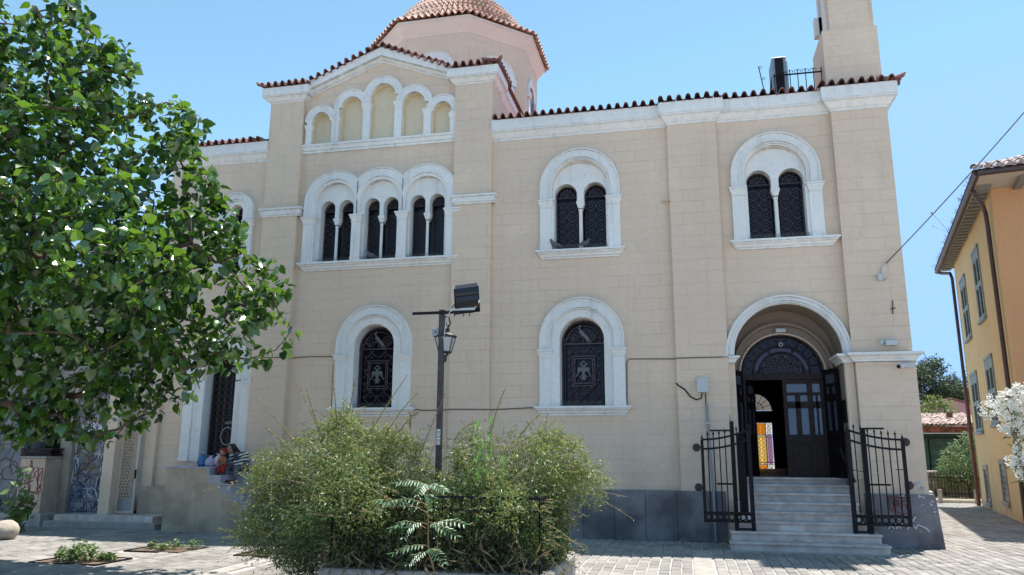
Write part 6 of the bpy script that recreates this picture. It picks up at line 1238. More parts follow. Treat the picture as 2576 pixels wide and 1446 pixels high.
# stepped outline wall in front
zs_ = [1.345,1.175,1.0,0.82,0.645,0.46,0.28,0.10]
xs_ = [-15.27,-14.24,-13.97,-13.70,-13.43,-13.16,-12.90,-12.63,-12.40]
pl = [(-15.27,0),(-12.40,0)]
for i in range(7, -1, -1):
    pl.append((xs_[i+1], zs_[i]-0.03)); pl.append((xs_[i], zs_[i]-0.03))
b = MB(); b.prism(pl, -1.2, -0.10); b.build('stair_wall', M_STAIRW, SS)
for i in range(8):
    b = MB(); b.bbox(xs_[i]-(0.03 if i == 0 else 0.0), xs_[i+1]+0.035, -1.235, -0.12, zs_[i]-0.03, zs_[i], 0.006); b.build('tread', M_MARBLE2, SS)
    if i < 7:
        b = MB(); b.box(xs_[i+1], xs_[i+1]+0.012, -1.205, -0.12, zs_[i+1], zs_[i]-0.03); b.build('riser', M_MARBLE2, SS)
        # marble stringer facing: visible from the front
        b = MB(); b.box(xs_[i+1]-0.27+0.0, xs_[i+1]+0.012, -1.208, -1.2, zs_[i+1]+0.0, zs_[i]-0.03) if i > 0 else b.box(xs_[i+1]-0.02, xs_[i+1]+0.012, -1.208, -1.2, zs_[i+1], zs_[i]-0.03)
        b.build('riser_facing', M_MARBLE2, SS)
# skirting of marble squares stepping down the church wall
for i in range(7):
    b = MB(); b.box(xs_[i+1]-0.02, xs_[i+1]+0.30, -0.142, -0.12, zs_[i+1], zs_[i]+0.14); b.build('skirting', M_MARBLE2, SS)

# ================================================================== GATES
def circles(b, x0, x1, z, y, n, r):
    for i in range(n): b.ring((x0+(x1-x0)*(i+0.5)/n, y, z), r, 0.010, 10, 4)
def gate(name, xin, xout, xp0, xp1, zp, label, s):
    """frame of two posts standing on the steps plus the open leaf with spear-headed bars"""
    T = thing(name, ((xp0+xp1)/2, -1.15, 0.31), label, 'gate', 'black wrought iron gates beside the church steps')
    for x in (xp0, xp1):
        b = MB(); b.box(x-0.036, x+0.036, -1.186, -1.114, 0.312, zp if x == xp0 else zp-0.06); b.build('post', M_IRON, T)
    b = MB()
    for z in (0.34, 0.47, 0.60): b.box(min(xp0,xp1)+0.027, max(xp0,xp1)-0.027, -1.17, -1.13, z-0.018, z+0.018)
    b.build('cross_rail', M_IRON, T)
    y = -1.24
    z_out, z_in = 1.925, 2.10
    def ztop(x):
        t = (x-xout)/(xin-xout); return z_out+(z_in-z_out)*t*t
    for (x, z1_) in ((xout, z_out+0.0), (xin, z_in)):
        b = MB(); b.box(x-0.027, x+0.027, y-0.027, y+0.027, 0.455, z1_); b.build('stile', M_IRON, T)
    for dz in (0, -0.17):
        b = MB(); pts = [(xout+(xin-xout)*k/10, y, ztop(xout+(xin-xout)*k/10)+dz) for k in range(11)]
        for k in range(10): b.bar(pts[k], pts[k+1], 0.036, 0.045)
        b.build('top_rail', M_IRON, T)
    for z in (0.475, 0.625):
        b = MB(); b.bar((xout,y,z),(xin,y,z), 0.036, 0.036); b.build('bottom_rail', M_IRON, T)
    n = 8
    b = MB(); circles(b, min(xin,xout)+0.02, max(xin,xout)-0.02, 0.55, y, n, 0.05); b.build('circle_band', M_IRON, T)
    for k in range(1, n):
        x = xout+(xin-xout)*k/n
        b = MB(); zt_ = ztop(x)+0.07; b.tube([(x,y,0.48),(x,y,zt_)], 0.011, 5)
        b.lathe([(0,0),(0.012,0.01),(0.02,0.03),(0.008,0.06),(0.0,0.10)], (x,y,zt_-0.005), 6); b.build('spear_bar', M_IRON, T)
    for x in (xout, xin):
        b = MB(); b.lathe([(0,0),(0.014,0.01),(0.022,0.035),(0.008,0.07),(0,0.11)], (x,y,(z_out if x == xout else z_in)), 6); b.build('spear_head', M_IRON, T)
    return T
g1 = gate('iron_gate', -3.20, -4.03, -3.48, -3.19, 2.26, 'black spear-topped iron gate folded open left of the steps, before the grey conduit', 1)
for (a, b_, z, y) in ((-3.88,-3.48,2.09,-1.2),(-3.80,-3.48,1.13,-1.2)):
    b = MB(); b.bar((a,y,z),(b_,y,z), 0.032, 0.04); b.build('hinge_bar', M_IRON, g1)
b = MB(); b.tube([(-3.50,-1.15,2.2),(-3.50,-1.15,2.38)], [0.012,0.004], 5); b.build('spear_head', M_IRON, g1)
b = MB(); b.box(-3.40,-3.26,-1.14,-1.10,0.62,2.02); b.build('lock_plate', M_IRON, g1)
b = MB(); b.box(-4.056,-4.031,-1.265,-1.215,0.46,0.74); b.build('worn_paint_strip', mat('chipped_white_paint',(0.55,0.55,0.53),0.8,scale=40,col2=(0.05,0.05,0.05)), g1)
g2 = gate('iron_gate', -1.50, -0.60, -1.22, -1.48, 2.13, 'black spear-topped iron gate folded open to the right of the steps, before the graffiti corner', -1)
for (a, b_, z, y) in ((-1.24,-0.88,2.12,-1.2),(-1.26,-0.85,1.15,-1.2)):
    b = MB(); b.bar((a,y,z),(b_,y,z), 0.032, 0.04); b.build('hinge_bar', M_IRON, g2)
b = MB(); b.bar((-1.60,-1.0,1.78),(-1.40,-1.05,1.18), 0.035, 0.04); b.build('prop_bar', M_IRON, g2)
b = MB(); b.bar((-0.76,-1.24,1.41),(-0.62,-1.24,1.41), 0.014); b.build('latch', M_IRON, g2)
b = MB(); b.bar((-1.46,-1.15,1.40),(-1.22,-1.15,1.36), 0.012); b.build('latch', M_IRON, g2)
# round gate catches on the wall
for k, (x, z, y, lab) in enumerate(((-4.12,1.79,-0.12,'upper rusty round gate catch on the wall left of the steps'),(-4.11,1.02,-0.12,'lower rusty round gate catch on the wall left of the steps'),(-0.29,1.90,-0.18,'upper rusty round gate catch on the corner pier right of the gate'),(-0.30,1.11,-0.18,'lower rusty round gate catch on the corner pier beside peeling paint'))):
    b = MB(); n = 14; vs = []
    for (r, yy) in ((0.0,y-0.05),(0.035,y-0.05),(0.045,y-0.03),(0.075,y-0.03),(0.08,y)):
        vs.append([(x+r*math.cos(2*math.pi*i/n), yy, z+r*math.sin(2*math.pi*i/n)) for i in range(n)])
    for q in range(4): b.add(vs[q]+vs[q+1], [(i,(i+1)%n,n+(i+1)%n,n+i) for i in range(n)])
    b.bar((x,y-0.04,z),(x,y-0.10,z), 0.02)
    M_RUST = bpy.data.materials.get('rusty_iron') or mat('rusty_iron', (0.07,0.045,0.035), 0.7, var=0.3, scale=30)
    o = b.build('gate_catch', M_RUST); tag(o, lab, 'gate catch', 'round gate catches on the wall')

# ================================================================== FIXTURES ON THE FACADE
EB = thing('electric_box', (-3.95, -0.13, 2.88), 'pale grey electric box on the pilaster with a long conduit pipe below it', 'electric box')
b = MB(); b.bbox(-4.06,-3.84,-0.24,-0.121,2.88,3.16,0.012); b.build('casing', M_GREYM, EB)
b = MB(); b.tube([(-3.90,-0.16,2.86),(-3.90,-0.16,2.62)], 0.012, 6); b.build('cable', M_IRON, EB)
b = MB(); b.tube([(-3.96,-0.17,2.87),(-3.99,-0.17,2.76),(-4.08,-0.15,2.73),(-4.2,-0.14,2.80),(-4.3,-0.14,2.94),(-4.42,-0.14,3.02),(-4.47,-0.13,3.07)], 0.015, 6); b.build('cable', M_IRON, EB)
b = MB(); b.tube([(-3.885,-0.17,2.64),(-3.86,-0.17,1.6),(-3.84,-0.22,0.95),(-3.83,-0.22,0.02)], 0.026, 8); b.build('conduit', M_PIPE, EB)
b = MB(); b.box(-3.93,-3.83,-0.20,-0.12,2.25,2.28); b.build('pipe_clip', M_GREYM, EB)
def cable(name, pts, label, r=0.011):
    b = MB(); b.tube(pts, r, 5); o = b.build(name, M_CABLE); return tag(o, label, 'cable')
cable('wall_cable', [(-13.9,-0.13,3.80),(-13.18,-0.135,3.79),(-13.17,-0.02,3.79),(-12.6,-0.015,3.81),(-12.06,-0.015,3.80)], 'thin grey cable along the wall left of the lower left arched window')
cable('wall_cable', [(-12.05,-0.11,3.6),(-12.05,-0.10,2.9),(-12.04,-0.10,2.5)], 'thin cable dropping down the left pilaster of the lower left arched window', 0.007)
cable('wall_cable', [(-10.16,-0.015,2.60),(-9.9,-0.015,2.565),(-9.32,-0.015,2.58),(-9.31,-0.135,2.58),(-8.38,-0.135,2.57),(-8.37,-0.015,2.57),(-7.9,-0.015,2.59),(-7.38,-0.015,2.61)], 'thin grey cable sagging between the two lower arched windows')
cable('wall_cable', [(-5.48,-0.015,2.66),(-5.46,-0.02,3.55),(-5.4,-0.015,3.60),(-4.47,-0.015,3.58),(-4.46,-0.135,3.58),(-3.41,-0.135,3.585)], 'thin grey cable running from the lower right arched window to the portal arch')
# overhead wire
WIRE = cable('overhead_wire', [tuple(Vector((-0.33,-0.2,5.35)).lerp(Vector((3.9,-1.9,10.05)), t)-Vector((0,0,0.12*4*t*(1-t)))) for t in [i/16 for i in range(17)]], 'dark overhead wire rising from the church corner across the sky to the right', 0.012)
b = MB(); b.tube([(-0.33,-0.2,5.36),(-0.40,-0.17,5.30),(-0.42,-0.17,5.12),(-0.36,-0.17,5.02),(-0.31,-0.17,5.08)], 0.012, 5); b.box(-0.50,-0.42,-0.25,-0.15,5.02,5.14); b.bar((-0.36,-0.2,5.34),(-0.30,-0.2,5.40),0.02)
tag(b.build('wire_anchor', M_GREYM), 'small insulator and looped wire end fixed high on the church corner', 'insulator')
# flood lamp and camera
LP = thing('wall_floodlight', (-0.45,-0.2,3.73), 'small pale grey wall lamp on the church corner above the ledge', 'wall lamp')
b = MB(); b.bbox(-0.50,-0.30,-0.36,-0.20,3.72,3.83,0.02); b.build('casing', M_GREYM, LP)
b = MB(); b.lathe([(0,0),(0.035,0.0),(0.04,0.04),(0.03,0.07),(0,0.07)], (-0.56,-0.28,3.75), 8); b.build('sensor', M_GREYM, LP)
b = MB(); b.box(-0.44,-0.36,-0.2,-0.15,3.75,3.81); b.build('bracket', M_GREYM, LP)
SC = thing('security_camera', (-0.2,-0.2,3.3), 'white bullet security camera under the ledge at the church corner', 'security camera')
b = MB(); b.tube([(-0.33,-0.42,3.30),(-0.29,-0.38,3.315),(-0.16,-0.26,3.35)], [0.045,0.048,0.046], 10); b.build('body', M_GREYM, SC)
b = MB(); b.tube([(-0.345,-0.435,3.295),(-0.328,-0.418,3.30)], 0.036, 10); b.build('lens', M_GLASSD, SC)
b = MB(); b.box(-0.14,-0.02,-0.25,-0.185,3.29,3.38); b.build('mount', M_GREYM, SC)
b = MB(); b.tube([(0.02,-0.2,3.4),(0.17,-0.33,3.38),(0.16,-0.34,3.55)], 0.006, 4); b.build('cable', M_CABLE, SC)
DCAM = thing('door_camera', (-2.27,0.7,3.95), 'round white dome camera hanging in the middle of the fanlight', 'security camera')
b = MB(); b.blob((-2.29,0.76,3.93),0.05,0.05,0.05,10,6); b.build('body', M_GREYM, DCAM)
b = MB(); b.blob((-2.29,0.72,3.925),0.025,0.02,0.025,8,5); b.build('lens', M_GLASSD, DCAM)
b = MB(); b.bbox(-2.38,-2.18,0.66,0.76,4.18,4.26,0.01); tag(b.build('emergency_light', M_GREYM), 'small pale rectangular lamp box at the crown of the door arch', 'lamp')
b = MB(); b.bbox(-1.262,-1.232,0.02,0.42,2.28,2.72,0.008)
pq = thing('wall_plaque', (-1.25,0.2,2.28), 'dark carved plaque on the inner side of the right portal pier', 'plaque')
b.build('board', M_WOODD, pq)
b = MB()
for z in (2.36,2.46,2.56,2.64): b.box(-1.268,-1.262,0.06,0.38,z,z+0.03)
b.build('raised_lettering', M_WOOD, pq)
b = MB(); b.ring((-1.25,-0.06,0),0,0,3,3) if False else b.box(-0.78,-0.70,-0.19,-0.181,4.9,4.93)
# iron hook scar on the pier
b = MB(); b.bar((-0.28,-0.16,4.35),(-0.26,-0.16,4.62),0.02); b.bar((-0.31,-0.16,4.45),(-0.22,-0.16,4.47),0.02)
tag(b.build('wall_hook', M_CABLE), 'small rusty hook stuck in the corner pier above the wall lamp', 'hook')
# drain spout in the wall
b = MB(); b.box(-4.62,-4.46,-0.10,0.0,6.98,7.03); tag(b.build('drain_spout', M_WALLP), 'short beige drain spout on the wall beside the middle pilaster', 'drain spout')

# graffiti on the corner plinth
def scrawl(name, strokes, y, m, parent, w=0.018):
    b = MB()
    for st in strokes:
        pts = [(x, y-0.004-0.0, z) for x, z in st]
        for k in range(len(pts)-1):
            b.bar(pts[k], pts[k+1], w, 0.004) if False else b.tube([pts[k], pts[k+1]], w*0.5, 4)
    return b.build(name, m, parent)
def py_(z): return -0.32+0.06*z/0.9
sg = [[(-0.745,0.445),(-0.66,0.335)],[(-0.66,0.44),(-0.76,0.335)],[(-0.63,0.44),(-0.62,0.34),(-0.57,0.39)],[(-0.555,0.42),(-0.555,0.335)],[(-0.53,0.425),(-0.48,0.43)],
      [(-0.41,0.51),(-0.30,0.345)],[(-0.28,0.56),(-0.44,0.34)],[(-0.30,0.345),(-0.26,0.42),(-0.22,0.405),(-0.12,0.36),(-0.07,0.30)],[(-0.70,0.30),(-0.70,0.29)],[(-0.23,0.31),(-0.23,0.29)]]
scrawl('graffiti_lettering', [[(x, z) for x, z in s_] for s_ in sg], -0.310, M_WHITEP, CH, 0.024)
sr = [[(-0.70,0.90),(-0.34,0.90),(-0.33,0.66),(-0.47,0.60),(-0.68,0.67),(-0.70,0.90)],[(-0.62,0.84),(-0.62,0.68)],[(-0.62,0.84),(-0.54,0.83),(-0.54,0.76),(-0.62,0.75)],[(-0.50,0.68),(-0.47,0.82),(-0.42,0.84)],[(-0.46,0.75),(-0.40,0.76),(-0.40,0.68)]]
scrawl('red_graffiti', sr, -0.272, M_REDP, CH, 0.022)
sr = [[(-0.62,0.56),(-0.58,0.52),(-0.50,0.50),(-0.44,0.53),(-0.42,0.57)],[(-0.60,0.575),(-0.52,0.57),(-0.44,0.58)]]
scrawl('graffiti_lettering', sr, -0.296, M_WHITEP, CH, 0.012)

# pigeons
def pigeon(x, y, z, yaw_, label):
    P = thing('pigeon', (x, y, z), label, 'pigeon', 'pigeons on the window sills')
    m1 = bpy.data.materials.get('pigeon_grey') or mat('pigeon_grey', (0.10,0.11,0.13), 0.7, var=0.3, scale=30)
    m2 = bpy.data.materials.get('pigeon_leg') or mat('pigeon_leg', (0.25,0.08,0.06), 0.7)
    b = MB(); b.tube([(-0.17,0,0.055),(-0.10,0,0.075),(-0.03,0,0.10),(0.05,0,0.13),(0.085,0,0.17),(0.10,0,0.205),(0.115,0,0.225),(0.14,0,0.22)], [0.012,0.03,0.055,0.058,0.04,0.026,0.028,0.008], 8)
    o = b.build('body', m1, P, smooth=True, local=True)
    for s_ in (-1, 1):
        b = MB(); b.tube([(-0.15,s_*0.03,0.07),(-0.05,s_*0.052,0.11),(0.04,s_*0.05,0.135)], [0.008,0.028,0.02], 6); b.build('wing', m1, P, local=True)
        b = MB(); b.tube([(0.0,s_*0.02,0.06),(0.005,s_*0.02,0.0),(0.03,s_*0.02,0.0)], 0.005, 4); b.build('leg', m2, P, local=True)
    P.rotation_euler.z = yaw_
pigeon(-6.30,-0.10,6.02,R(35),'grey pigeon perched in the middle of the sill of the left paired window')
pigeon(-6.93,-0.09,6.02,R(200),'small dark pigeon at the left end of the sill of the left paired window')
pigeon(-11.27,-0.05,6.02,R(190),'dark pigeon crouching on the sill of the triple window')

# ================================================================== ROOF TERRACE OBJECTS
AC = thing('roof_cabinet', (-1.95, 0.6, 9.3), 'tall grey air conditioning cabinet standing on the roof beside the bell tower', 'air conditioner')
b = MB(); b.bbox(-2.10,-1.80,0.45,1.05,9.45,10.36,0.01); b.build('casing', M_PIPE, AC)
b = MB(); b.box(-2.04,-1.86,0.44,0.449,9.5,10.33); b.build('dark_front', M_IRON, AC)
b = MB(); b.bbox(-1.80,-1.765,0.5,1.0,9.5,10.28,0.005); b.build('side_unit', M_GREYM, AC)
RL = thing('roof_railing', (-1.6, 0.35, 9.2), 'black iron railing with scrolled top rail on the roof by the bell tower', 'railing')
b = MB(); b.bar((-2.10,0.35,9.86),(-1.09,0.35,9.86),0.025,0.03); b.build('top_rail', M_IRON, RL)
b = MB(); b.bar((-2.10,0.35,9.22),(-1.09,0.35,9.22),0.025,0.03); b.build('bottom_rail', M_IRON, RL)
for i in range(7):
    b = MB(); x = -2.08+i*0.163; b.bar((x,0.35,9.0),(x,0.35,9.97 if i else 9.9),0.016); b.build('baluster', M_IRON, RL)
for i in range(5):
    b = MB(); x = -1.92+i*0.163+0.08-0.08
    for s_ in (-1, 1): b.ring((x+s_*0.036,0.35,9.925),0.032,0.006,9,4,a0=-60 if s_ > 0 else 0,a1=200 if s_ > 0 else 250)
    b.build('scroll', M_IRON, RL)
b = MB(); b.bar((-2.28,0.3,9.2),(-2.40,0.35,10.12),0.018); b.ring((-2.36,0.35,10.10),0.03,0.006,8,4); b.ring((-2.31,0.35,9.82),0.03,0.006,8,4); b.build('end_post', M_IRON, RL)
for i in range(5):
    b = MB(); b.bar((-2.24+i*0.03,0.35+i*0.18,9.2),(-2.14+i*0.02,0.35+i*0.18,9.85),0.014); b.build('baluster', M_IRON, RL)

# ================================================================== WOMAN, CHILD AND BAGS ON THE SIDE STAIR
def skin(name, joints, edges, m, parent, levels=1, root=0):
    me = bpy.data.meshes.new(name)
    me.from_pydata([j[0] for j in joints], edges, [])
    o = bpy.data.objects.new(name, me); COL.objects.link(o); o.parent = parent
    o.location = -Vector(parent.location) if parent.type == 'EMPTY' else (0,0,0)
    sm = o.modifiers.new('skin', 'SKIN'); sm.use_smooth_shade = True
    for i, j in enumerate(joints):
        r = j[1]; rx, ry = (r, r) if not isinstance(r, tuple) else r
        me.skin_vertices[0].data[i].radius = (rx, ry)
        me.skin_vertices[0].data[i].use_root = (i == root)
    ss = o.modifiers.new('sub', 'SUBSURF'); ss.levels = levels; ss.render_levels = levels
    me.materials.append(m)
    return o
M_SKIN = mat('skin', (0.30,0.16,0.11), 0.6)
def stripes():
    m = bpy.data.materials.new('black_white_striped_knit'); m.use_nodes = True; nt = m.node_tree; N = nt.nodes; L = nt.links
    b_ = N['Principled BSDF']; b_.inputs['Roughness'].default_value = 0.9
    tc = N.new('ShaderNodeTexCoord'); mp = N.new('ShaderNodeMapping'); mp.inputs['Rotation'].default_value = (0, R(20), 0); L.new(tc.outputs['Object'], mp.inputs[0])
    w = N.new('ShaderNodeTexWave'); w.wave_type = 'BANDS'; w.bands_direction = 'Z'; w.inputs['Scale'].default_value = 4.6; w.inputs['Distortion'].default_value = 1.2; w.inputs['Detail'].default_value = 0
    L.new(mp.outputs[0], w.inputs['Vector'])
    r_ = N.new('ShaderNodeValToRGB'); r_.color_ramp.interpolation = 'CONSTANT'; r_.color_ramp.elements[0].color = (0.015,0.015,0.018,1); r_.color_ramp.elements[1].position = 0.5; r_.color_ramp.elements[1].color = (0.62,0.60,0.56,1)
    L.new(w.outputs['Fac'], r_.inputs[0]); L.new(r_.outputs[0], b_.inputs['Base Color']); return m
PW = thing('person', (-14.0,-0.6,1.175), 'hunched person in a black and white striped top and grey trousers on the side stair', 'person', None)
# body (trousers, torso, arms) as one surface under the clothes
def V3(x, y, z): return (x, y, z)
hip = (-13.93,-0.42,1.27)
J = [(hip,(0.15,0.12)), ((-13.92,-0.46,1.42),(0.135,0.11)), ((-13.93,-0.55,1.56),(0.14,0.10)), ((-13.97,-0.62,1.63),(0.075,0.07)), ((-14.02,-0.68,1.67),0.05),((-14.05,-0.71,1.70),0.05),
     ((-14.08,-0.50,1.58),0.06), ((-14.16,-0.68,1.44),0.045), ((-14.18,-0.88,1.42),0.033),
     ((-13.80,-0.56,1.57),0.062), ((-13.80,-0.76,1.42),0.046), ((-14.02,-0.90,1.42),0.033),
     ((-14.08,-0.80,1.34),0.075), ((-14.03,-0.90,1.13),0.05), ((-14.03,-0.90,1.05),0.04),
     ((-13.84,-0.82,1.34),0.08), ((-13.82,-0.88,1.13),0.055), ((-13.82,-0.88,1.05),0.042)]
E_ = [(0,1),(1,2),(2,3),(3,4),(4,5),(2,6),(6,7),(7,8),(2,9),(9,10),(10,11),(0,12),(12,13),(13,14),(0,15),(15,16),(16,17)]
M_TROUS = mat('grey_trousers', (0.10,0.10,0.12), 0.9)
skin('body', J, E_, M_TROUS, PW, 2)
Jt = [((-13.92,-0.44,1.36),(0.16,0.135)), ((-13.92,-0.47,1.44),(0.15,0.125)), ((-13.93,-0.55,1.565),(0.155,0.115)), ((-13.96,-0.61,1.625),(0.085,0.08)), ((-14.08,-0.50,1.585),0.075), ((-14.16,-0.66,1.45),0.06), ((-13.79,-0.55,1.575),0.078), ((-13.80,-0.75,1.43),0.062), ((-13.92,-0.85,1.42),0.05)]
skin('striped_top', Jt, [(0,1),(1,2),(2,3),(2,4),(4,5),(2,6),(6,7),(7,8)], stripes(), PW, 2)
b = MB(); b.blob((-14.06,-0.74,1.715),0.082,0.098,0.105,12,8); hd = b.build('head', M_SKIN, PW, smooth=True)
b = MB(); b.blob((-14.135,-0.80,1.70),0.014,0.018,0.02,6,4); b.build('nose', M_SKIN, hd)
b = MB(); b.blob((-14.045,-0.715,1.735),0.095,0.108,0.108,14,8,jit=0.08); b.tube([(-13.99,-0.68,1.72),(-13.95,-0.62,1.66),(-13.95,-0.6,1.58)],[0.06,0.05,0.02],7); b.build('dark_hair', mat('black_hair',(0.012,0.010,0.010),0.6), PW)
def hand(p, d, parent, m=M_SKIN, s=1.0):
    p = Vector(p); d = Vector(d).normalized(); side = d.cross(Vector((0,0,1))).normalized(); upv = side.cross(d)
    j = [(tuple(p),0.022*s),(tuple(p+d*0.04*s),0.026*s)]; e = [(0,1)]
    for k in range(4):
        o_ = side*((k-1.5)*0.018*s); L_ = (0.055,0.065,0.06,0.05)[k]*s; b0 = len(j)
        j += [(tuple(p+d*0.075*s+o_),0.009*s),(tuple(p+d*(0.075*s+L_*0.5)+o_-upv*0.012*s),0.008*s),(tuple(p+d*(0.075*s+L_*0.8)+o_-upv*0.035*s),0.007*s)]
        e += [(1,b0),(b0,b0+1),(b0+1,b0+2)]
    b0 = len(j); j += [(tuple(p+d*0.03*s+side*0.035*s),0.010*s),(tuple(p+d*0.06*s+side*0.05*s-upv*0.01*s),0.008*s)]; e += [(0,b0),(b0,b0+1)]
    return skin('hand', j, e, m, parent, 1)
hand((-14.18,-0.88,1.42),(0.5,-0.6,0.1),PW); hand((-14.02,-0.90,1.42),(-0.8,-0.3,0.1),PW)
M_SHOE = mat('pink_black_trainer', (0.16,0.03,0.06), 0.7, var=0.5, scale=30)
for (x, y) in ((-13.98,-0.99),(-13.82,-0.97)):
    b = MB(); b.tube([(x+0.0,y+0.11,1.035),(x,y+0.03,1.045),(x-0.02,y-0.06,1.032),(x-0.03,y-0.11,1.028)], [0.035,0.042,0.038,0.02], 8); b.build('shoe', M_SHOE, PW, smooth=True)
PC = thing('person', (-14.15,-0.85,1.2), 'small child in orange-red top and red trousers leaning on the striped person', 'child')
M_ORG = mat('orange_patterned_cloth', (0.42,0.09,0.03), 0.9, scale=22, col2=(0.25,0.16,0.06))
M_RED = mat('red_cloth', (0.30,0.02,0.02), 0.9)
Jc = [((-14.13,-0.86,1.36),(0.075,0.07)), ((-14.15,-0.86,1.46),(0.075,0.06)), ((-14.16,-0.86,1.53),(0.07,0.05)), ((-14.16,-0.87,1.58),0.03),
      ((-14.22,-0.90,1.50),0.03), ((-14.20,-0.97,1.42),0.022), ((-14.08,-0.90,1.50),0.03), ((-14.06,-0.97,1.42),0.022)]
cb_ = skin('body', Jc, [(0,1),(1,2),(2,3),(2,4),(4,5),(2,6),(6,7)], M_ORG, PC, 2)
Jl = [((-14.12,-0.88,1.35),0.07), ((-14.14,-1.02,1.33),0.045), ((-14.13,-1.04,1.20),0.034), ((-14.06,-1.0,1.33),0.045), ((-14.04,-1.02,1.22),0.034)]
skin('red_trousers', Jl, [(0,1),(1,2),(0,3),(3,4)], M_RED, PC, 2)
b = MB(); b.blob((-14.16,-0.88,1.655),0.065,0.072,0.08,12,8); b.build('head', M_SKIN, PC, smooth=True)
b = MB(); b.blob((-14.155,-0.87,1.675),0.07,0.076,0.07,12,6); b.build('red_cap', M_RED, PC, smooth=True)
hand((-14.20,-0.97,1.42),(0.3,-0.8,-0.2),PC,s=0.6); hand((-14.06,-0.97,1.42),(-0.3,-0.8,-0.2),PC,s=0.6)
for x in (-14.13,-14.04):
    b = MB(); b.tube([(x,-1.02,1.19),(x-0.01,-1.09,1.185)],[0.028,0.02],7); b.build('shoe', M_SHOE, PC)
def bag(c, r, m, label, h):
    b = MB(); random.seed(int(abs(c[0]*100)))
    n = 12; vs = []; prof = [(0.0,0.0),(0.75,0.0),(1.0,0.2),(0.95,0.5),(0.7,0.8),(0.28,0.93),(0.35,1.08)]
    for (k, z) in prof:
        for j in range(n):
            a = 2*math.pi*j/n; rr = r*k*(1+random.uniform(-0.16,0.16)); vs.append((c[0]+rr*math.cos(a), c[1]+rr*math.sin(a)*0.8, c[2]+z*h+random.uniform(-0.008,0.008)*(z > 0)))
    b.add(vs, [(i*n+j, i*n+(j+1)%n, (i+1)*n+(j+1)%n, (i+1)*n+j) for i in range(len(prof)-1) for j in range(n)])
    B_ = thing('plastic_bag', (c[0], c[1], c[2]), label, 'plastic bag', 'carrier bags beside the seated person')
    b.build('bag_body', m, B_)
    for s_ in (-1, 1):
        q = MB(); q.tube([(c[0]+s_*0.02,c[1],c[2]+h),(c[0]+s_*0.05,c[1],c[2]+h*1.15),(c[0]+s_*0.08,c[1],c[2]+h*1.05)], 0.006, 4); q.build('handle', m, B_)
bag((-14.66,-0.85,1.345),0.12,mat('blue_plastic',(0.02,0.13,0.30),0.4),'knotted blue carrier bag on the landing left of the seated person',0.24)
bag((-14.45,-0.88,1.345),0.12,mat('lilac_plastic',(0.42,0.36,0.48),0.4),'pale lilac carrier bag between the blue bag and the seated person',0.21)
bag((-14.30,-0.80,1.345),0.11,mat('white_plastic',(0.60,0.56,0.62),0.4),'whitish carrier bag next to the seated person',0.25)
b = MB(); b.tube([(-15.0,-1.0,1.36),(-14.70,-0.95,1.46)], 0.010, 6); tag(b.build('walking_stick', M_GREYM), 'pale stick lying on the landing against the blue bag', 'stick')

# ================================================================== LAMP POST IN THE PLANTER
PX, PY = -7.31, -6.87
LPOST = thing('lamp_post', (PX, PY, 0.30), 'square dark metal lamp post with cross bar rising out of the overgrown bush', 'lamp post')
b = MB(); b.box(PX-0.033,PX+0.033,PY-0.033,PY+0.033,0.30,3.46); b.build('pole', mat('weathered_dark_steel',(0.045,0.035,0.04),0.55,var=0.3,scale=15), LPOST)
b = MB(); b.box(PX-0.385,PX+0.42,PY-0.06,PY-0.034,3.40,3.435); b.build('cross_bar', M_IRON, LPOST)
for i, z in enumerate((1.90,1.80)):
    b = MB(); b.box(PX-0.024,PX+0.024,PY-0.037,PY-0.033,z-0.045,z+0.045); st_ = b.build('sticker', mat('pale_paper' if i == 0 else 'pale_green_paper',(0.55,0.60,0.58),0.8), LPOST)
    b = MB()
    for k in range(2):
        x = PX-0.012+k*0.02; b.box(x-0.006,x+0.006,PY-0.0385,PY-0.037,z+0.016,z+0.02); b.box(x-0.006,x-0.003,PY-0.0385,PY-0.037,z-0.005,z+0.02); b.box(x+0.003,x+0.006,PY-0.0385,PY-0.037,z-0.005,z+0.02)
        b.box(x-0.008,x+0.008,PY-0.0385,PY-0.037,z-0.025,z-0.02)
    b.build('print', M_BLACKP, st_)
# floodlight
FL = thing('floodlight', (PX+0.28, PY-0.03, 3.44), 'large black floodlight with curved back mounted on the cross bar of the post', 'floodlight')
def fl_pt(u, v, w):  # u width (x), v depth, w height; tilted housing
    c = Vector((PX+0.33, PY-0.02, 3.625)); ux = Vector((0.94,0.10,0.11)).normalized(); vy = Vector((-0.25,0.95,-0.28)).normalized(); wz = ux.cross(vy)
    return c+ux*u+vy*v+wz*w
b = MB(); prof = [(0.13,0.09),(0.16,0.05),(0.165,-0.02),(0.13,-0.09),(0.06,-0.125),(-0.01,-0.12),(-0.035,-0.10),(-0.06,-0.115),(-0.12,-0.10),(-0.155,-0.04),(-0.16,0.09)]
vs = []
for u in (-0.145, 0.145):
    for (w, v) in prof: vs.append(tuple(fl_pt(u, v, w)))
k = len(prof); b.add(vs, [(i,(i+1)%k,k+(i+1)%k,k+i) for i in range(k)]+[tuple(range(k))[::-1], tuple(range(k,2*k))])
b.build('housing', mat('black_cast_metal',(0.012,0.014,0.02),0.35), FL)
b = MB(); vs = []
for (u, w) in ((-0.165,-0.185),(0.165,-0.185),(0.165,0.185),(-0.165,0.185)):
    vs += [tuple(fl_pt(u,0.092,w)), tuple(fl_pt(u,0.125,w))]
b.add(vs, [(0,2,4,6),(7,5,3,1),(0,1,3,2),(2,3,5,4),(4,5,7,6),(6,7,1,0)]); b.build('front_frame', M_IRON, FL)
b = MB()
for s_ in (-1, 1):
    b.bar(fl_pt(s_*0.165,0.06,-0.06), (PX+0.28+s_*0.16,PY-0.05,3.45), 0.012, 0.03)
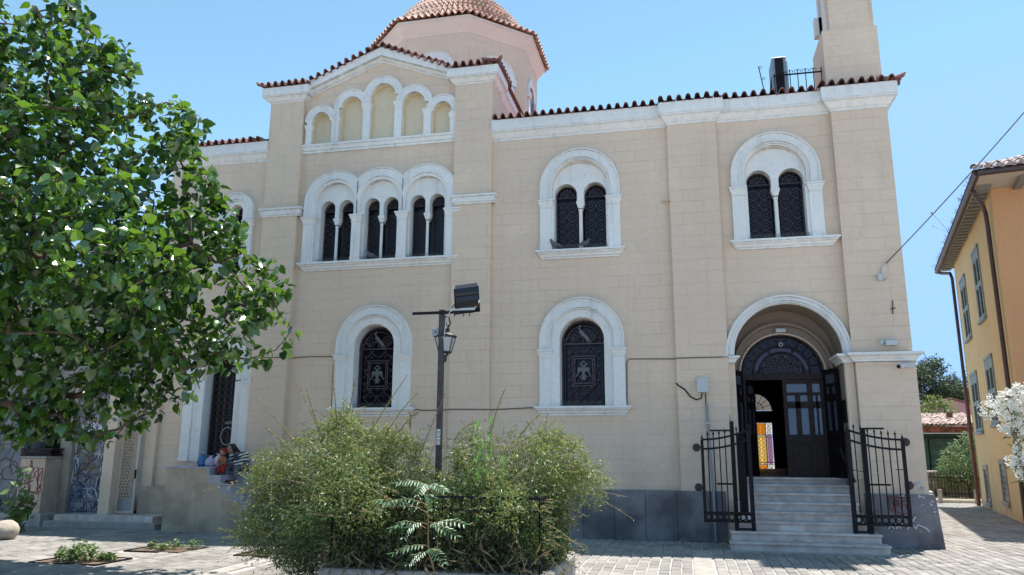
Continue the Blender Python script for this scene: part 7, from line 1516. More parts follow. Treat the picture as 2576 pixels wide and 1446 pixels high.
b.bar((PX+0.12,PY-0.05,3.45),(PX+0.44,PY-0.05,3.45),0.03,0.012); b.build('bracket', M_GREYM, FL)
for u in (-0.1, 0.02, 0.1):
    b = MB(); b.bar((PX+0.28+u,PY-0.045,3.445),(PX+0.28+u,PY-0.045,3.36),0.01); b.build('bolt', M_IRON, FL)
b = MB(); b.tube([(PX+0.20,PY-0.06,3.46),(PX+0.12,PY-0.06,3.42),(PX+0.07,PY-0.06,3.3),(PX+0.05,PY-0.05,3.12)], 0.006, 5); b.build('cable', M_GREYM, FL)
# lantern
LN = thing('lantern', (PX+0.02, PY+0.02, 2.8), 'old street lantern with six panes hanging on a scrolled arm behind the post', 'lantern')
cx_, cy_ = PX+0.02, PY+0.09
def hexring(r, z, n=6): return [(cx_+r*math.cos(math.pi/6+2*math.pi*i/n), cy_+r*math.sin(math.pi/6+2*math.pi*i/n), z) for i in range(n)]
top_, bot_ = hexring(0.135,3.115), hexring(0.085,2.925)
M_LANT = mat('lantern_dark_metal', (0.03,0.03,0.03), 0.5)
b = MB()
for i in range(6):
    b.bar(top_[i], bot_[i], 0.011); b.bar(top_[i], top_[(i+1)%6], 0.014); b.bar(bot_[i], bot_[(i+1)%6], 0.014); b.bar(bot_[i], (cx_,cy_,2.86), 0.009)
b.build('frame', M_LANT, LN)
for i in range(6):
    b = MB(); q = [Vector(top_[i]), Vector(top_[(i+1)%6]), Vector(bot_[(i+1)%6]), Vector(bot_[i])]; c_ = sum(q, Vector())/4
    b.add([tuple(c_+(p_-c_)*0.93) for p_ in q], [(0,1,2,3)]); b.build('pane', mat('lantern_glass',(0.35,0.36,0.36),0.3) if i == 0 else bpy.data.materials['lantern_glass'], LN)
b = MB(); b.lathe([(0.15,0.0),(0.155,0.012),(0.10,0.045),(0.055,0.06),(0.05,0.09),(0.06,0.10),(0.045,0.125),(0.02,0.14),(0.012,0.17),(0.02,0.185),(0.0,0.20)], (cx_,cy_,3.12), 12); b.build('cap', M_LANT, LN)
b = MB(); b.lathe([(0,0),(0.02,0.01),(0.03,0.04),(0.022,0.06),(0.03,0.075),(0.0,0.09)], (cx_,cy_,2.79), 8); b.build('finial', M_LANT, LN)
b = MB(); b.tube([(PX+0.03,PY,3.38),(PX+0.08,PY+0.05,3.36),(PX+0.09,PY+0.08,3.30),(cx_+0.03,cy_,3.24),(cx_+0.05,cy_-0.03,3.28)], 0.010, 6); b.build('arm', M_LANT, LN)
JB = thing('junction_box', (PX-0.075,PY,3.12), 'small grey junction box on the left side of the lamp post', 'junction box')
b = MB(); b.bbox(PX-0.115,PX-0.035,PY-0.04,PY+0.04,3.12,3.225,0.01); b.build('casing', M_PIPE, JB)
b = MB(); b.blob((PX-0.07,PY-0.042,3.17),0.012,0.006,0.012,8,4); b.build('cable_hole', M_IRON, JB)

# ================================================================== PLANTER AND ITS FENCE
PLN = thing('stone_planter', (-7.2,-6.4,0), 'low pale concrete planter under the overgrown bush in the middle of the square', 'planter')
x0,x1,y0,y1 = -8.5,-5.85,-7.55,-5.25
def rim(a, b_, nm, hz=0.35):
    q = MB(); q.bbox(a[0], b_[0], a[1], b_[1], -0.02, hz-0.07, 0.01); q.build('wall', M_CONC, PLN)
    n = max(1, int(max(b_[0]-a[0], b_[1]-a[1])/0.62))
    for k in range(n):
        t0, t1 = k/n, (k+1)/n
        if b_[0]-a[0] > b_[1]-a[1]: xa, xb, ya, yb = a[0]+(b_[0]-a[0])*t0+0.003, a[0]+(b_[0]-a[0])*t1-0.003, a[1]-0.04, b_[1]+0.02
        else: xa, xb, ya, yb = a[0]-0.03, b_[0]+0.03, a[1]+(b_[1]-a[1])*t0+0.003, a[1]+(b_[1]-a[1])*t1-0.003
        q = MB(); q.bbox(xa, xb, ya, yb, hz-0.07, hz, 0.02); q.build('coping_stone', M_CONC, PLN)
rim((x0,y0),(x1,y0+0.22),'f'); rim((x0,y1-0.22),(x1,y1),'b'); rim((x0,y0+0.25),(x0+0.22,y1-0.25),'l'); rim((x1-0.22,y0+0.25),(x1,y1-0.25),'r')
q = MB(); q.box(x0+0.2,x1-0.2,y0+0.2,y1-0.2,0.0,0.27); q.build('soil', M_SOIL, PLN)
FN = thing('planter_railing', (-7.2,-6.4,0.35), 'black iron railing with hooped bars around the planter, half buried in the bush', 'railing')
def rail_run(a, b_, n):
    a = Vector(a); b_ = Vector(b_)
    q = MB(); q.bar(a+Vector((0,0,1.16)), b_+Vector((0,0,1.16)), 0.03, 0.02); q.build('top_rail', M_IRON, FN)
    q = MB(); q.bar(a+Vector((0,0,1.02)), b_+Vector((0,0,1.02)), 0.018); q.build('middle_rail', M_IRON, FN)
    q = MB(); q.bar(a+Vector((0,0,0.42)), b_+Vector((0,0,0.42)), 0.02); q.build('bottom_rail', M_IRON, FN)
    for k in range(n+1):
        p_ = a.lerp(b_, k/n); q = MB(); q.tube([p_+Vector((0,0,0.35)), p_+Vector((0,0,1.15))], 0.008, 5); q.build('bar', M_IRON, FN)
    d = (b_-a)/n
    for k in range(0, n, 2):
        p_ = a+d*(k+0.5); q = MB(); w_ = d.length*0.42; dd = d.normalized()
        q.tube([p_+dd*(math.cos(R(t))*w_)+Vector((0,0,0.80+0.07*math.sin(R(t)))) for t in range(0,181,30)], 0.006, 4); q.build('hoop', M_IRON, FN); q = MB()
        q.tube([p_+dd*(math.cos(R(t))*w_*0.5)+Vector((0,0,0.70-0.05*math.sin(R(t)))) for t in range(0,181,36)], 0.006, 4); q.build('lower_hoop', M_IRON, FN)
rail_run((x0+0.08,y0+0.1,0),(x1-0.08,y0+0.1,0),22); rail_run((x1-0.08,y0+0.1,0),(x1-0.08,y1-0.1,0),18); rail_run((x0+0.08,y0+0.1,0),(x0+0.08,y1-0.1,0),18); rail_run((x0+0.08,y1-0.1,0),(x1-0.08,y1-0.1,0),22)

# ================================================================== VEGETATION
def connect(clumps, path, base_r, name, parent, m, thin=0.006, sides=5):
    """branches: every clump hangs on the nearest node that lies closer to the trunk"""
    nodes = [Vector(q) for q in path]; par = [-1]+list(range(len(path)-1))
    top = Vector(path[-1])
    cs = sorted([Vector(c[:3]) for c in clumps], key=lambda c: (c-top).length)
    for c in cs:
        best = None
        for i, nd in enumerate(nodes):
            if i < len(path)-2 and i != len(path)-1 and len(path) > 2 and nd.z < top.z*0.6: continue
            if (nd-top).length > (c-top).length: continue
            d = (nd-c).length+0.35*(nd-top).length*0
            if best is None or d < best[0]: best = (d, i)
        i = best[1] if best else len(path)-1
        mid = nodes[i].lerp(c, 0.5)+Vector((random.uniform(-1,1),random.uniform(-1,1),random.uniform(-0.4,1)))*0.08*(nodes[i]-c).length
        nodes.append(mid); par.append(i); nodes.append(c); par.append(len(nodes)-2)
    cnt = [1]*len(nodes)
    for i in range(len(nodes)-1, 0, -1): cnt[par[i]] += cnt[i]
    tot = cnt[0]
    def rad(i): return max(thin, base_r*math.sqrt(cnt[i]/tot))
    b = MB(); tb = MB()
    pp = [nodes[i] for i in range(len(path))]
    tb.tube(pp, [base_r*(1.25-0.3*i/len(path)) for i in range(len(path))], 10)
    t_ = tb.build('trunk', m, parent, smooth=True)
    for i in range(len(path), len(nodes)):
        b.tube([nodes[par[i]], nodes[i]], [min(rad(par[i]), rad(i)*1.5), rad(i)], sides, cap=False)
    o = b.build(name, m, parent, smooth=True)
    return t_, o

def clump_cloud(clumps, per_m2, smin, smax, up_w=0.8, out_w=0.5, rnd=0.6, droop=0.5, shell=(0.45, 1.05), flat=1.0):
    P = []; Nn = []; T = []; S = []; O = []
    for (x, y, z, r) in clumps:
        n = max(6, int(per_m2*r*r*rng.uniform(0.8, 1.2)))
        d = rng.normal(size=(n, 3)); d /= np.linalg.norm(d, axis=1, keepdims=True)
        rr = r*rng.uniform(shell[0], shell[1], n)**0.7
        p = d*rr[:, None]*np.array([1, 1, flat])+np.array([x, y, z])
        nn = d*out_w+np.array([0, 0, up_w])+rng.normal(size=(n, 3))*rnd*0.6
        tt = d+np.array([0, 0, -droop])+rng.normal(size=(n, 3))*0.5
        P.append(p); Nn.append(nn); T.append(tt); S.append(rng.uniform(smin, smax, n))
    P = np.concatenate(P); Nn = np.concatenate(Nn); T = np.concatenate(T); S = np.concatenate(S)
    return P, frames(Nn, T), S

HEART_V = [(0,0,0),(-.30,-.10,.05),(-.45,.22,.11),(-.30,.62,.07),(0,1.0,-.14),(.30,.62,.07),(.45,.22,.11),(.30,-.10,.05),(0,.38,0)]
HEART_F = [(0,8,1),(1,8,2),(2,8,3),(3,8,4),(4,8,5),(5,8,6),(6,8,7),(7,8,0)]
LANCE_V = [(0,0,0),(-.17,.45,.05),(0,1,-.06),(.17,.45,.05)]
LANCE_F = [(0,1,2),(0,2,3)]

M_MULB = leaf_mat('glossy_green_leaf', (0.020,0.065,0.012), (0.085,0.17,0.028), (0.26,0.50,0.04), rough=0.2, tw=0.2, spec=0.9)
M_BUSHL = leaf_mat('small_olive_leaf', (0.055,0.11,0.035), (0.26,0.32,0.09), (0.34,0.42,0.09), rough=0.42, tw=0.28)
M_DRY = leaf_mat('dry_straw', (0.10,0.07,0.04), (0.26,0.20,0.11), (0.2,0.15,0.08), rough=0.8, tw=0.1)
M_AIL = leaf_mat('pale_green_leaflet', (0.07,0.145,0.065), (0.11,0.20,0.10), (0.16,0.30,0.10), rough=0.35, tw=0.2)
M_FAR1 = leaf_mat('far_dark_leaf', (0.025,0.05,0.025), (0.07,0.10,0.05), (0.10,0.15,0.05), rough=0.6, tw=0.2)
M_FAR2 = leaf_mat('far_light_leaf', (0.08,0.13,0.03), (0.16,0.22,0.05), (0.25,0.32,0.06), rough=0.6, tw=0.25)
M_SHR = leaf_mat('feathery_grey_green_leaf', (0.10,0.17,0.07), (0.22,0.31,0.13), (0.25,0.35,0.12), rough=0.6, tw=0.2)
M_OLE = leaf_mat('oleander_leaf', (0.03,0.07,0.02), (0.06,0.11,0.03), (0.1,0.2,0.04), rough=0.4, tw=0.2)
M_PETAL = leaf_mat('white_petal', (0.78,0.77,0.70), (0.86,0.85,0.80), (0.7,0.7,0.6), rough=0.6, tw=0.3)

# ---- the big tree at left
TR = thing('mulberry_tree', (-15.5,-6.7,0), 'large leafy green tree with glossy heart-shaped leaves filling the left side of the square', 'tree')
connect(TREE_CLUMPS, [(-15.5,-6.7,0),(-15.4,-6.7,1.0),(-15.25,-6.75,1.9),(-15.0,-6.8,2.7)], 0.17, 'branches', TR, M_BARK, thin=0.008)
P, Rm, S = clump_cloud(TREE_CLUMPS, 400, 0.08, 0.20, up_w=0.7, out_w=0.45, rnd=1.3, droop=0.8)
dd = P-np.array(CAM); dep = dd@np.array(fw); lat = dd@np.array(rt2); ver = dd@np.array(up2)
vis = (np.abs(lat/dep) < 0.655) & (np.abs(ver/dep) < 0.36) & (dep > 1)
score = np.where(vis, S/dep, -1); big = np.argsort(-score)[:295]
mask = np.ones(len(P), bool); mask[big] = False
M_MULD = leaf_mat('dull_dark_green_leaf', (0.010,0.034,0.010), (0.028,0.070,0.016), (0.07,0.19,0.015), rough=0.3, tw=0.14, spec=0.6)
kind_ = (rng.random(len(P)) < 0.36).astype(int)
o = mass('foliage', HEART_V, HEART_F, P[mask], Rm[mask], S[mask], [M_MULB, M_MULD], TR, midx=kind_[mask]); tag(o, kind='stuff')
lm = bpy.data.meshes.new('leaf'); lm.from_pydata(HEART_V, [], HEART_F); lm.materials.append(M_MULB)
for i in big:
    m_ = Matrix([list(Rm[i][0]*S[i])+[P[i][0]-TR.location.x], list(Rm[i][1]*S[i])+[P[i][1]-TR.location.y], list(Rm[i][2]*S[i])+[P[i][2]], [0,0,0,1]])
    inst(lm, 'leaf', TR, m_)

# ---- the overgrown bush in the planter
BU = thing('overgrown_bush', (-7.3,-6.5,0.28), 'sprawling yellow-green bush with thorny shoots overflowing the planter in the middle', 'bush')
main = [c for c in BUSH_CLUMPS]+[[float(rng.uniform(-8.4,-6.0)), float(rng.uniform(-7.42,-6.9)), float(rng.uniform(0.35,1.25)), 0.17] for _ in range(150)]
stems = [c for c in BUSH_CLUMPS if c[3] > 0.12]
b = MB()
for c in stems[::2]:
    a_ = Vector((-7.3+random.uniform(-0.9,0.9), -6.5+random.uniform(-0.7,0.7), 0.26)); e_ = Vector(c[:3]); m_ = a_.lerp(e_, 0.5)+Vector((0,0,0.25))
    b.tube([a_, m_, e_], [0.012,0.008,0.004], 4, cap=False)
o = b.build('stems', M_TWIG, BU); tag(o, kind='stuff')
P, Rm, S = clump_cloud([c for c in main if math.sin(c[0]*5.1)+math.sin(c[1]*6.3+1)+math.sin(c[2]*5.7+2) > -1.1 or c[2] < 1.0], 6200, 0.026, 0.062, up_w=0.5, out_w=0.3, rnd=1.2, droop=0.1, shell=(0.1,1.28))
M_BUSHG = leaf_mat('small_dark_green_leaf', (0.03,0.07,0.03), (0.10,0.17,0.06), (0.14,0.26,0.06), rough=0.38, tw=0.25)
cen = np.array([c[:3] for c in main]); near = np.argmin(((P[:, None, ::1][:, 0, :][:, None, :]-cen[None])**2).sum(2), axis=1) if len(P) < 1 else None
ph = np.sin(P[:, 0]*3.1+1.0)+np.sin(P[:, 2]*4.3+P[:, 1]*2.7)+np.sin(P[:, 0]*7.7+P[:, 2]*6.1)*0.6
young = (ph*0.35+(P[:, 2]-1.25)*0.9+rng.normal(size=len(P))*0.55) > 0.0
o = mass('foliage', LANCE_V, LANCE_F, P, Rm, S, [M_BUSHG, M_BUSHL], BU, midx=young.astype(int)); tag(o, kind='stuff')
# fine outward sprigs carrying leaves
b = MB(); SP = []; SN = []; STT = []; SS_ = []
for c in main:
    for q in range(7):
        d = Vector(rng.normal(size=3)); d.z = d.z*0.6+0.35; d.normalize(); L = random.uniform(0.14,0.30) if q else random.uniform(0.3,0.6)
        a_ = Vector(c[:3])+d*c[3]*0.7; e_ = a_+d*L+Vector((0,0,-L*L*0.9))
        if e_.y < -7.75 and -8.6 < e_.x < -5.8 and e_.z < 0.9: continue
        b.tube([a_, a_.lerp(e_,0.5)+Vector((0,0,0.02)), e_], 0.0022, 3, cap=False)
        for t in np.linspace(0.2,1,9):
            p_ = a_.lerp(e_, t); SP.append(p_); SN.append(rng.normal(size=3)+np.array([0,0,1])); STT.append(np.array(d)*0.4+rng.normal(size=3)*0.7); SS_.append(random.uniform(0.026,0.05))
o = b.build('sprigs', M_TWIG, BU); tag(o, kind='stuff')
o = mass('sprig_leaves', LANCE_V, LANCE_F, np.array(SP), frames(np.array(SN), np.array(STT)), np.array(SS_), M_BUSHL, BU); tag(o, kind='stuff')
# long thorny shoots
for s_ in SHOOTS:
    p0, p1, p2 = [Vector(q) for q in s_]
    pts = []
    for k in range(13):
        t = k/12; pts.append(p0*(1-t)*(1-2*t)+p1*4*t*(1-t)+p2*t*(2*t-1))
    b = MB(); b.tube(pts, [0.008-0.0045*k/12 for k in range(13)], 5)
    base = pts[0]; 
    for k in range(46):
        t = random.uniform(0.05,1); i = min(11, int(t*12)); q = pts[i].lerp(pts[i+1], t*12-i)
        d = Vector(rng.normal(size=3)).normalized()
        b.tube([q, q+d*0.028+Vector((0,0,0.006))], [0.0025,0.0006], 3, cap=False)
    sh = b.build('shoot', M_TWIG, BU)
    n = 90; tt = np.random.default_rng(int(abs(p0.x)*1000)).uniform(0.05,1,n)
    if s_[2][2] < 1.9: n = 420; tt = rng.uniform(0,1,n)
    pp = np.array([tuple(pts[min(11,int(t*12))].lerp(pts[min(11,int(t*12))+1], t*12-min(11,int(t*12)))) for t in tt])+rng.normal(size=(n,3))*(0.008 if n == 90 else 0.045)
    o = mass('shoot_leaves', LANCE_V, LANCE_F, pp, frames(rng.normal(size=(n,3))+np.array([0,0,0.8]), rng.normal(size=(n,3))), rng.uniform(0.014,0.032,n), M_BUSHL, sh) if False else None
    me_o = mass('shoot_leaves', LANCE_V, LANCE_F, pp, frames(rng.normal(size=(n,3))+np.array([0,0,0.8]), rng.normal(size=(n,3))), rng.uniform(0.018,0.032 if n == 90 else 0.05,n), M_BUSHL, None)
    me_o.parent = sh; tag(me_o, kind='stuff')
# dry grass hanging out at the bottom
n = 900
px = rng.uniform(-8.5,-5.9,n); py = -7.45+rng.uniform(-0.12,0.4,n); pz = 0.28+rng.uniform(0,0.4,n)*rng.uniform(0.3,1,n)
tip = np.stack([rng.normal(size=n)*0.4, rng.normal(size=n)*0.3-0.35, -0.5+rng.normal(size=n)*0.7], 1)
GV = [(-.007,0,0),(.007,0,0),(0,.5,.05),(0.02,1,-.08)]
o = mass('dry_grass', GV, [(0,1,2),(0,2,3)], np.stack([px,py,pz],1), frames(rng.normal(size=(n,3)), tip), rng.uniform(0.12,0.30,n), M_DRY, BU); tag(o, kind='stuff')
# broad-leaved pale sapling in the right half of the bush
b = MB(); P = []; N_ = []; T_ = []
for (x, y, z0, z1) in ((-6.70,-7.3,1.3,1.98),(-6.56,-7.25,1.3,2.02),(-6.62,-7.35,1.2,1.72),(-6.4,-7.3,1.2,1.55)):
    b.tube([(x,y,z0-0.6),(x,y,z1)], 0.004, 4)
    for k in range(16):
        z = z0+(z1-z0)*k/15; a = k*2.4; P.append((x,y,z)); N_.append((math.cos(a)*0.8,math.sin(a)*0.8,0.5)); T_.append((math.cos(a)*0.5,math.sin(a)*0.5,0.9))
SPL = thing('leafy_sapling', (-6.6,-7.3,0.3), 'bright green upright sapling growing in the right half of the bush', 'plant')
b.build('stem', M_TWIG, SPL)
o = mass('leaves', [(0,0,0),(-.22,.45,.05),(0,1,-.05),(.22,.45,.05)], LANCE_F, np.array(P), frames(np.array(N_,float), np.array(T_,float)), rng.uniform(0.08,0.13,len(P)), leaf_mat('bright_green_leaf',(0.10,0.22,0.05),(0.15,0.28,0.07),(0.2,0.4,0.08),0.4,0.25), SPL); tag(o, kind='stuff')

# ---- tree-of-heaven sapling in front of the railing
AI = thing('tree_of_heaven_sapling', (-7.1,-7.85,0.0), 'pale green sapling with long feather-shaped leaves in front of the planter railing', 'plant')
b = MB(); b.tube([(-7.06,-7.62,0.30),(-7.10,-7.80,0.6),(-7.08,-7.9,0.95),(-7.08,-7.97,1.33)], [0.010,0.009,0.007,0.004], 6); b.build('stem', M_TWIG, AI)
fr = [((-7.09,-7.92,1.02),(-7.34,-8.02,1.17),(-7.60,-8.06,1.15)),((-7.09,-7.93,1.10),(-7.28,-8.05,1.22),(-7.50,-8.1,1.12)),((-7.10,-7.9,0.85),(-7.28,-8.0,1.0),(-7.44,-8.02,0.86)),((-7.10,-7.9,0.9),(-7.22,-8.05,0.97),(-7.26,-8.12,0.78)),
      ((-7.08,-7.88,0.86),(-6.9,-8.0,1.0),(-6.64,-8.02,0.92)),((-7.08,-7.9,0.92),(-6.92,-8.02,0.92),(-6.72,-8.05,0.80)),((-7.08,-7.96,1.3),(-7.20,-8.05,1.40),(-7.36,-8.1,1.34)),((-7.08,-7.96,1.3),(-6.98,-8.05,1.37),(-6.84,-8.1,1.26)),
      ((-7.08,-7.95,1.2),(-6.99,-8.1,1.28),(-6.95,-8.18,1.08)),((-7.09,-7.84,0.66),(-7.2,-7.95,0.72),(-7.42,-8.0,0.60)),((-7.09,-7.84,0.62),(-7.0,-8.0,0.70),(-6.86,-8.02,0.52)),((-7.09,-7.84,0.6),(-7.16,-8.0,0.65),(-7.22,-8.04,0.50)),((-7.08,-7.96,1.3),(-7.07,-8.1,1.38),(-7.1,-8.2,1.22))]
for q in fr:
    p0, p1, p2 = [Vector(v_) for v_ in q]; pts = [p0*(1-t)**2+p1*2*t*(1-t)+p2*t*t for t in [k/10 for k in range(11)]]
    b = MB(); b.tube(pts, [0.0035-0.002*k/10 for k in range(11)], 4); lf = b.build('leaf', M_TWIG, AI)
    P = []; N_ = []; T_ = []; S_ = []
    for k in range(2, 11):
        d = (pts[k]-pts[k-1]).normalized(); side = d.cross(Vector((0,0,1))).normalized()
        for s_ in (-1, 1):
            P.append(pts[k]); T_.append(side*s_*0.9+d*0.45+Vector((0,-0.15,-0.35))); N_.append(Vector((rng.normal()*0.15,-0.45,0.9))+side*s_*0.25); S_.append(0.105*(1-abs(k-6)*0.07)*random.uniform(0.85,1.1))
    P.append(pts[10]); T_.append(d); N_.append(Vector((0,-0.3,1))); S_.append(0.09)
    o = mass('leaflets', [(0,0,0),(-.13,.3,.03),(-.10,.7,.0),(0,1,-.08),(.10,.7,.0),(.13,.3,.03)], [(0,1,2),(0,2,3),(0,3,4),(0,4,5)], np.array(P), frames(np.array(N_), np.array(T_)), np.array(S_), M_AIL, None)
    o.parent = lf

# ---- weeds in the tree pits
def weeds(name, spots, label, h=0.12, ls=0.07, n=60, m=None):
    T = thing(name, (spots[0][0], spots[0][1], 0), label, 'weeds', 'weeds in the tree pits')
    P = []; N_ = []; T_ = []; b = MB()
    for (x, y, r, hh) in spots:
        for k in range(n):
            a = random.uniform(0,6.283); rr = r*math.sqrt(random.random()); q = Vector((x+rr*math.cos(a), y+rr*math.sin(a), hh*random.uniform(0.2,1)*(1.15-0.6*rr/r)))
            P.append(q); N_.append(Vector((rng.normal()*0.5,rng.normal()*0.5,0.9))); T_.append(Vector((math.cos(a),math.sin(a),random.uniform(-0.3,0.5))))
            if k % 6 == 0: b.tube([(x+rr*0.5*math.cos(a), y+rr*0.5*math.sin(a),0), q], 0.003, 3, cap=False)
    b.build('stems', M_TWIG, T)
    o = mass('foliage', HEART_V, HEART_F, np.array(P), frames(np.array(N_), np.array(T_)), rng.uniform(ls*0.6,ls*1.2,len(P)), m or M_WEED, T); tag(o, kind='stuff')
M_WEED = leaf_mat('weed_leaf', (0.06,0.11,0.035), (0.13,0.20,0.06), (0.18,0.28,0.06), 0.5, 0.25)
weeds('pit_weeds', [(-13.62,-5.45,0.26,0.34),(-13.42,-5.5,0.22,0.28),(-13.2,-5.3,0.12,0.12),(-13.8,-5.4,0.18,0.2)], 'bushy clump of green weeds in the tree pit at bottom left', ls=0.055, n=170)
weeds('pit_weeds', [(-13.55,-3.75,0.07,0.14),(-13.15,-3.72,0.17,0.17),(-13.25,-3.9,0.10,0.10),(-12.82,-3.6,0.13,0.17)], 'sparse row of low yellowish weeds in the tree pit before the side stair', ls=0.05, n=70)
weeds('pit_weeds', [(-11.1,-3.9,0.25,0.12)], 'small yellow-green weeds in the tree pit behind the hanging bush branches', ls=0.045, n=60)
# tall broad-leaved weed by the left wall
FP = thing('fig_sapling', (-17.95,-2.2,0), 'broad-leaved dark green sapling growing against the graffiti wall at far left', 'plant')
P = []; N_ = []; T_ = []; b = MB()
for k in range(7):
    a = k*1.1; top_ = Vector((-17.95+0.22*math.cos(a), -2.2+0.15*math.sin(a), 0.7+0.5*(k % 3)/2))
    b.tube([(-17.95,-2.2,0), (-17.95+0.1*math.cos(a),-2.2,0.4), top_], 0.008, 4)
    for q in range(15):
        z = 0.1+(top_.z-0.05)*q/14; P.append(Vector((-17.95,-2.2,0)).lerp(top_, q/14)+Vector((rng.normal()*0.1,rng.normal()*0.08,rng.normal()*0.04+0.06))); N_.append(Vector((rng.normal()*0.5,-0.5+rng.normal()*0.4,0.8))); T_.append(Vector((rng.normal(),-0.4+rng.normal()*0.6,-0.4)))
b.build('stems', M_TWIG, FP); o = mass('foliage', HEART_V, HEART_F, np.array(P), frames(np.array(N_), np.array(T_)), rng.uniform(0.10,0.22,len(P)), M_WEED, FP); tag(o, kind='stuff')

# ---- oleander at the right edge
OL = thing('oleander', (-0.9,-9.3,0), 'white flowering oleander reaching into the right edge of the picture', 'shrub')
oc = [(-1.98,-9.47,2.0,0.07),(-1.90,-9.48,2.05,0.09),(-1.83,-9.47,2.08,0.07),(-1.74,-9.45,2.13,0.09),(-1.80,-9.44,1.96,0.09),(-1.88,-9.43,1.86,0.04),(-1.74,-9.41,1.88,0.09),(-1.80,-9.41,1.82,0.05),(-1.76,-9.38,1.70,0.06),(-1.83,-9.37,1.62,0.05),(-1.73,-9.35,1.58,0.08),(-1.69,-9.40,1.99,0.09),(-1.75,-9.33,1.51,0.05),(-1.62,-9.38,1.75,0.1),(-1.6,-9.35,1.55,0.1),(-1.6,-9.45,2.1,0.1),(-1.45,-9.35,1.9,0.14),(-1.4,-9.3,1.6,0.14),(-1.2,-9.3,2.1,0.16),(-1.1,-9.2,1.7,0.16)]
oc2 = [(-1.2+rng.normal()*0.3,-9.3+rng.normal()*0.3,rng.uniform(0.5,2.2),0.28) for _ in range(26)]
oc2 = [c for c in oc2 if c[0] > -1.45]
connect([c for c in oc]+oc2, [(-0.9,-9.3,0),(-0.95,-9.3,0.4),(-1.0,-9.3,0.7)], 0.03, 'branches', OL, M_TWIG, thin=0.004)
P, Rm, S = clump_cloud(oc2+[(c[0]+0.06,c[1]+0.05,c[2]-0.04,c[3]*1.1) for c in oc], 1100, 0.07, 0.13, up_w=0.5, out_w=0.3, rnd=0.8, droop=-0.4)
o = mass('leaves', [(0,0,0),(-.09,.45,.03),(0,1,-.05),(.09,.45,.03)], LANCE_F, P, Rm, S, M_OLE, OL); tag(o, kind='stuff')
fb = []
ff = []
for k in range(5):
    a0 = 2*math.pi*k/5; i0 = len(fb)
    def pt(r, a, z): return (r*math.cos(a), r*math.sin(a), z)
    fb += [(0,0,-0.15), pt(0.5,a0-0.34,0.05), pt(0.95,a0-0.12,0.12), pt(0.98,a0+0.35,0.02), pt(0.52,a0+0.34,0.0)]
    ff += [(i0,i0+1,i0+2),(i0,i0+2,i0+3),(i0,i0+3,i0+4)]
fm = bpy.data.meshes.new('flower'); fm.from_pydata(fb, [], ff); fm.materials.append(M_PETAL)
P, Rm, S = clump_cloud(oc, 6500, 0.020, 0.030, up_w=0.2, out_w=1.1, rnd=0.6, droop=0, shell=(0.5,1.15))
tocam = np.array(CAM)-P; Nf = Rm[:, :, 2]
order = np.argsort(P[:, 0])[:300] if len(P) > 300 else np.arange(len(P))
for i in order:
    m_ = Matrix([list(Rm[i][0]*S[i])+[P[i][0]-OL.location.x], list(Rm[i][1]*S[i])+[P[i][1]-OL.location.y], list(Rm[i][2]*S[i])+[P[i][2]], [0,0,0,1]])
    inst(fm, 'flower', OL, m_)
rest = np.setdiff1d(np.arange(len(P)), order)
if len(rest):
    o = mass('flowers', fb, ff, P[rest], Rm[rest], S[rest], M_PETAL, OL); tag(o, kind='stuff')

# ================================================================== ORANGE HOUSE AT RIGHT
HO = thing('orange_house', (3.61,4.93,0), 'tall yellow and orange house with grey-green shutters, deep eaves and brown drainpipes at right', 'house')
HO.rotation_euler.z = -math.atan2(0.196, 0.98)
def hb(name, mats, b, parent=None): return b.build(name, mats, parent or HO, local=True)
M_YEL = plaster('yellow_ochre_render', (0.66,0.49,0.25), joints=False, dirt=0.07)
M_ORA = plaster('orange_render', (0.60,0.33,0.165), joints=False, dirt=0.07)
M_SHUT = mat('grey_green_shutter', (0.22,0.27,0.25), 0.6, var=0.12, scale=8)
M_STONEF = mat('grey_stone_surround', (0.33,0.31,0.28), 0.8, var=0.12, scale=8)
M_BROWN = mat('brown_gutter_metal', (0.055,0.035,0.035), 0.45, var=0.15)
M_BROWN2 = mat('red_brown_pipe', (0.14,0.045,0.03), 0.5, var=0.15)
wins = [(6.45,7.65,5.48,7.45),(3.12,4.26,5.60,7.62),(6.45,7.85,2.44,4.25),(3.06,4.35,2.56,4.40),(6.57,7.48,0.18,1.33),(3.07,4.08,0.38,1.52)]
b = MB()
pol = [[(8.87,-0.1),(8.87,8.45),(0,8.45),(0,-0.1)]]
fl = [Vector((a, c, 0)) for a, c in pol[0]]
polys = [fl]+[[Vector((a,c,0)),Vector((a2,c,0)),Vector((a2,c2,0)),Vector((a,c2,0))] for a,a2,c,c2 in [(w[0],w[1],w[2],w[3]) for w in wins]]
tri = tessellate_polygon([[v_ for v_ in q] for q in polys]); flat = [v_ for q in polys for v_ in q]
b.add([(0,v_.x,v_.y) for v_ in flat], [tuple(t) for t in tri])
for (ya,yb_,za,zb) in wins:
    for (p_, q_) in (((ya,za),(yb_,za)),((yb_,za),(yb_,zb)),((yb_,zb),(ya,zb)),((ya,zb),(ya,za))):
        b.add([(0,p_[0],p_[1]),(0,q_[0],q_[1]),(0.14,q_[0],q_[1]),(0.14,p_[0],p_[1])], [(0,1,2,3)])
b.add([(9,0,0),(9,8.87,0),(9,8.87,8.45),(9,0,8.45),(0,8.87,0),(0,8.87,8.45)], [(0,1,2,3),(4,5,2,1)])
hb('side_wall', M_YEL, b)
b = MB(); b.add([(0,0,-0.1),(9,0,-0.1),(9,0,8.45),(0,0,8.45)], [(0,1,2,3)]); hb('front_wall', M_ORA, b)
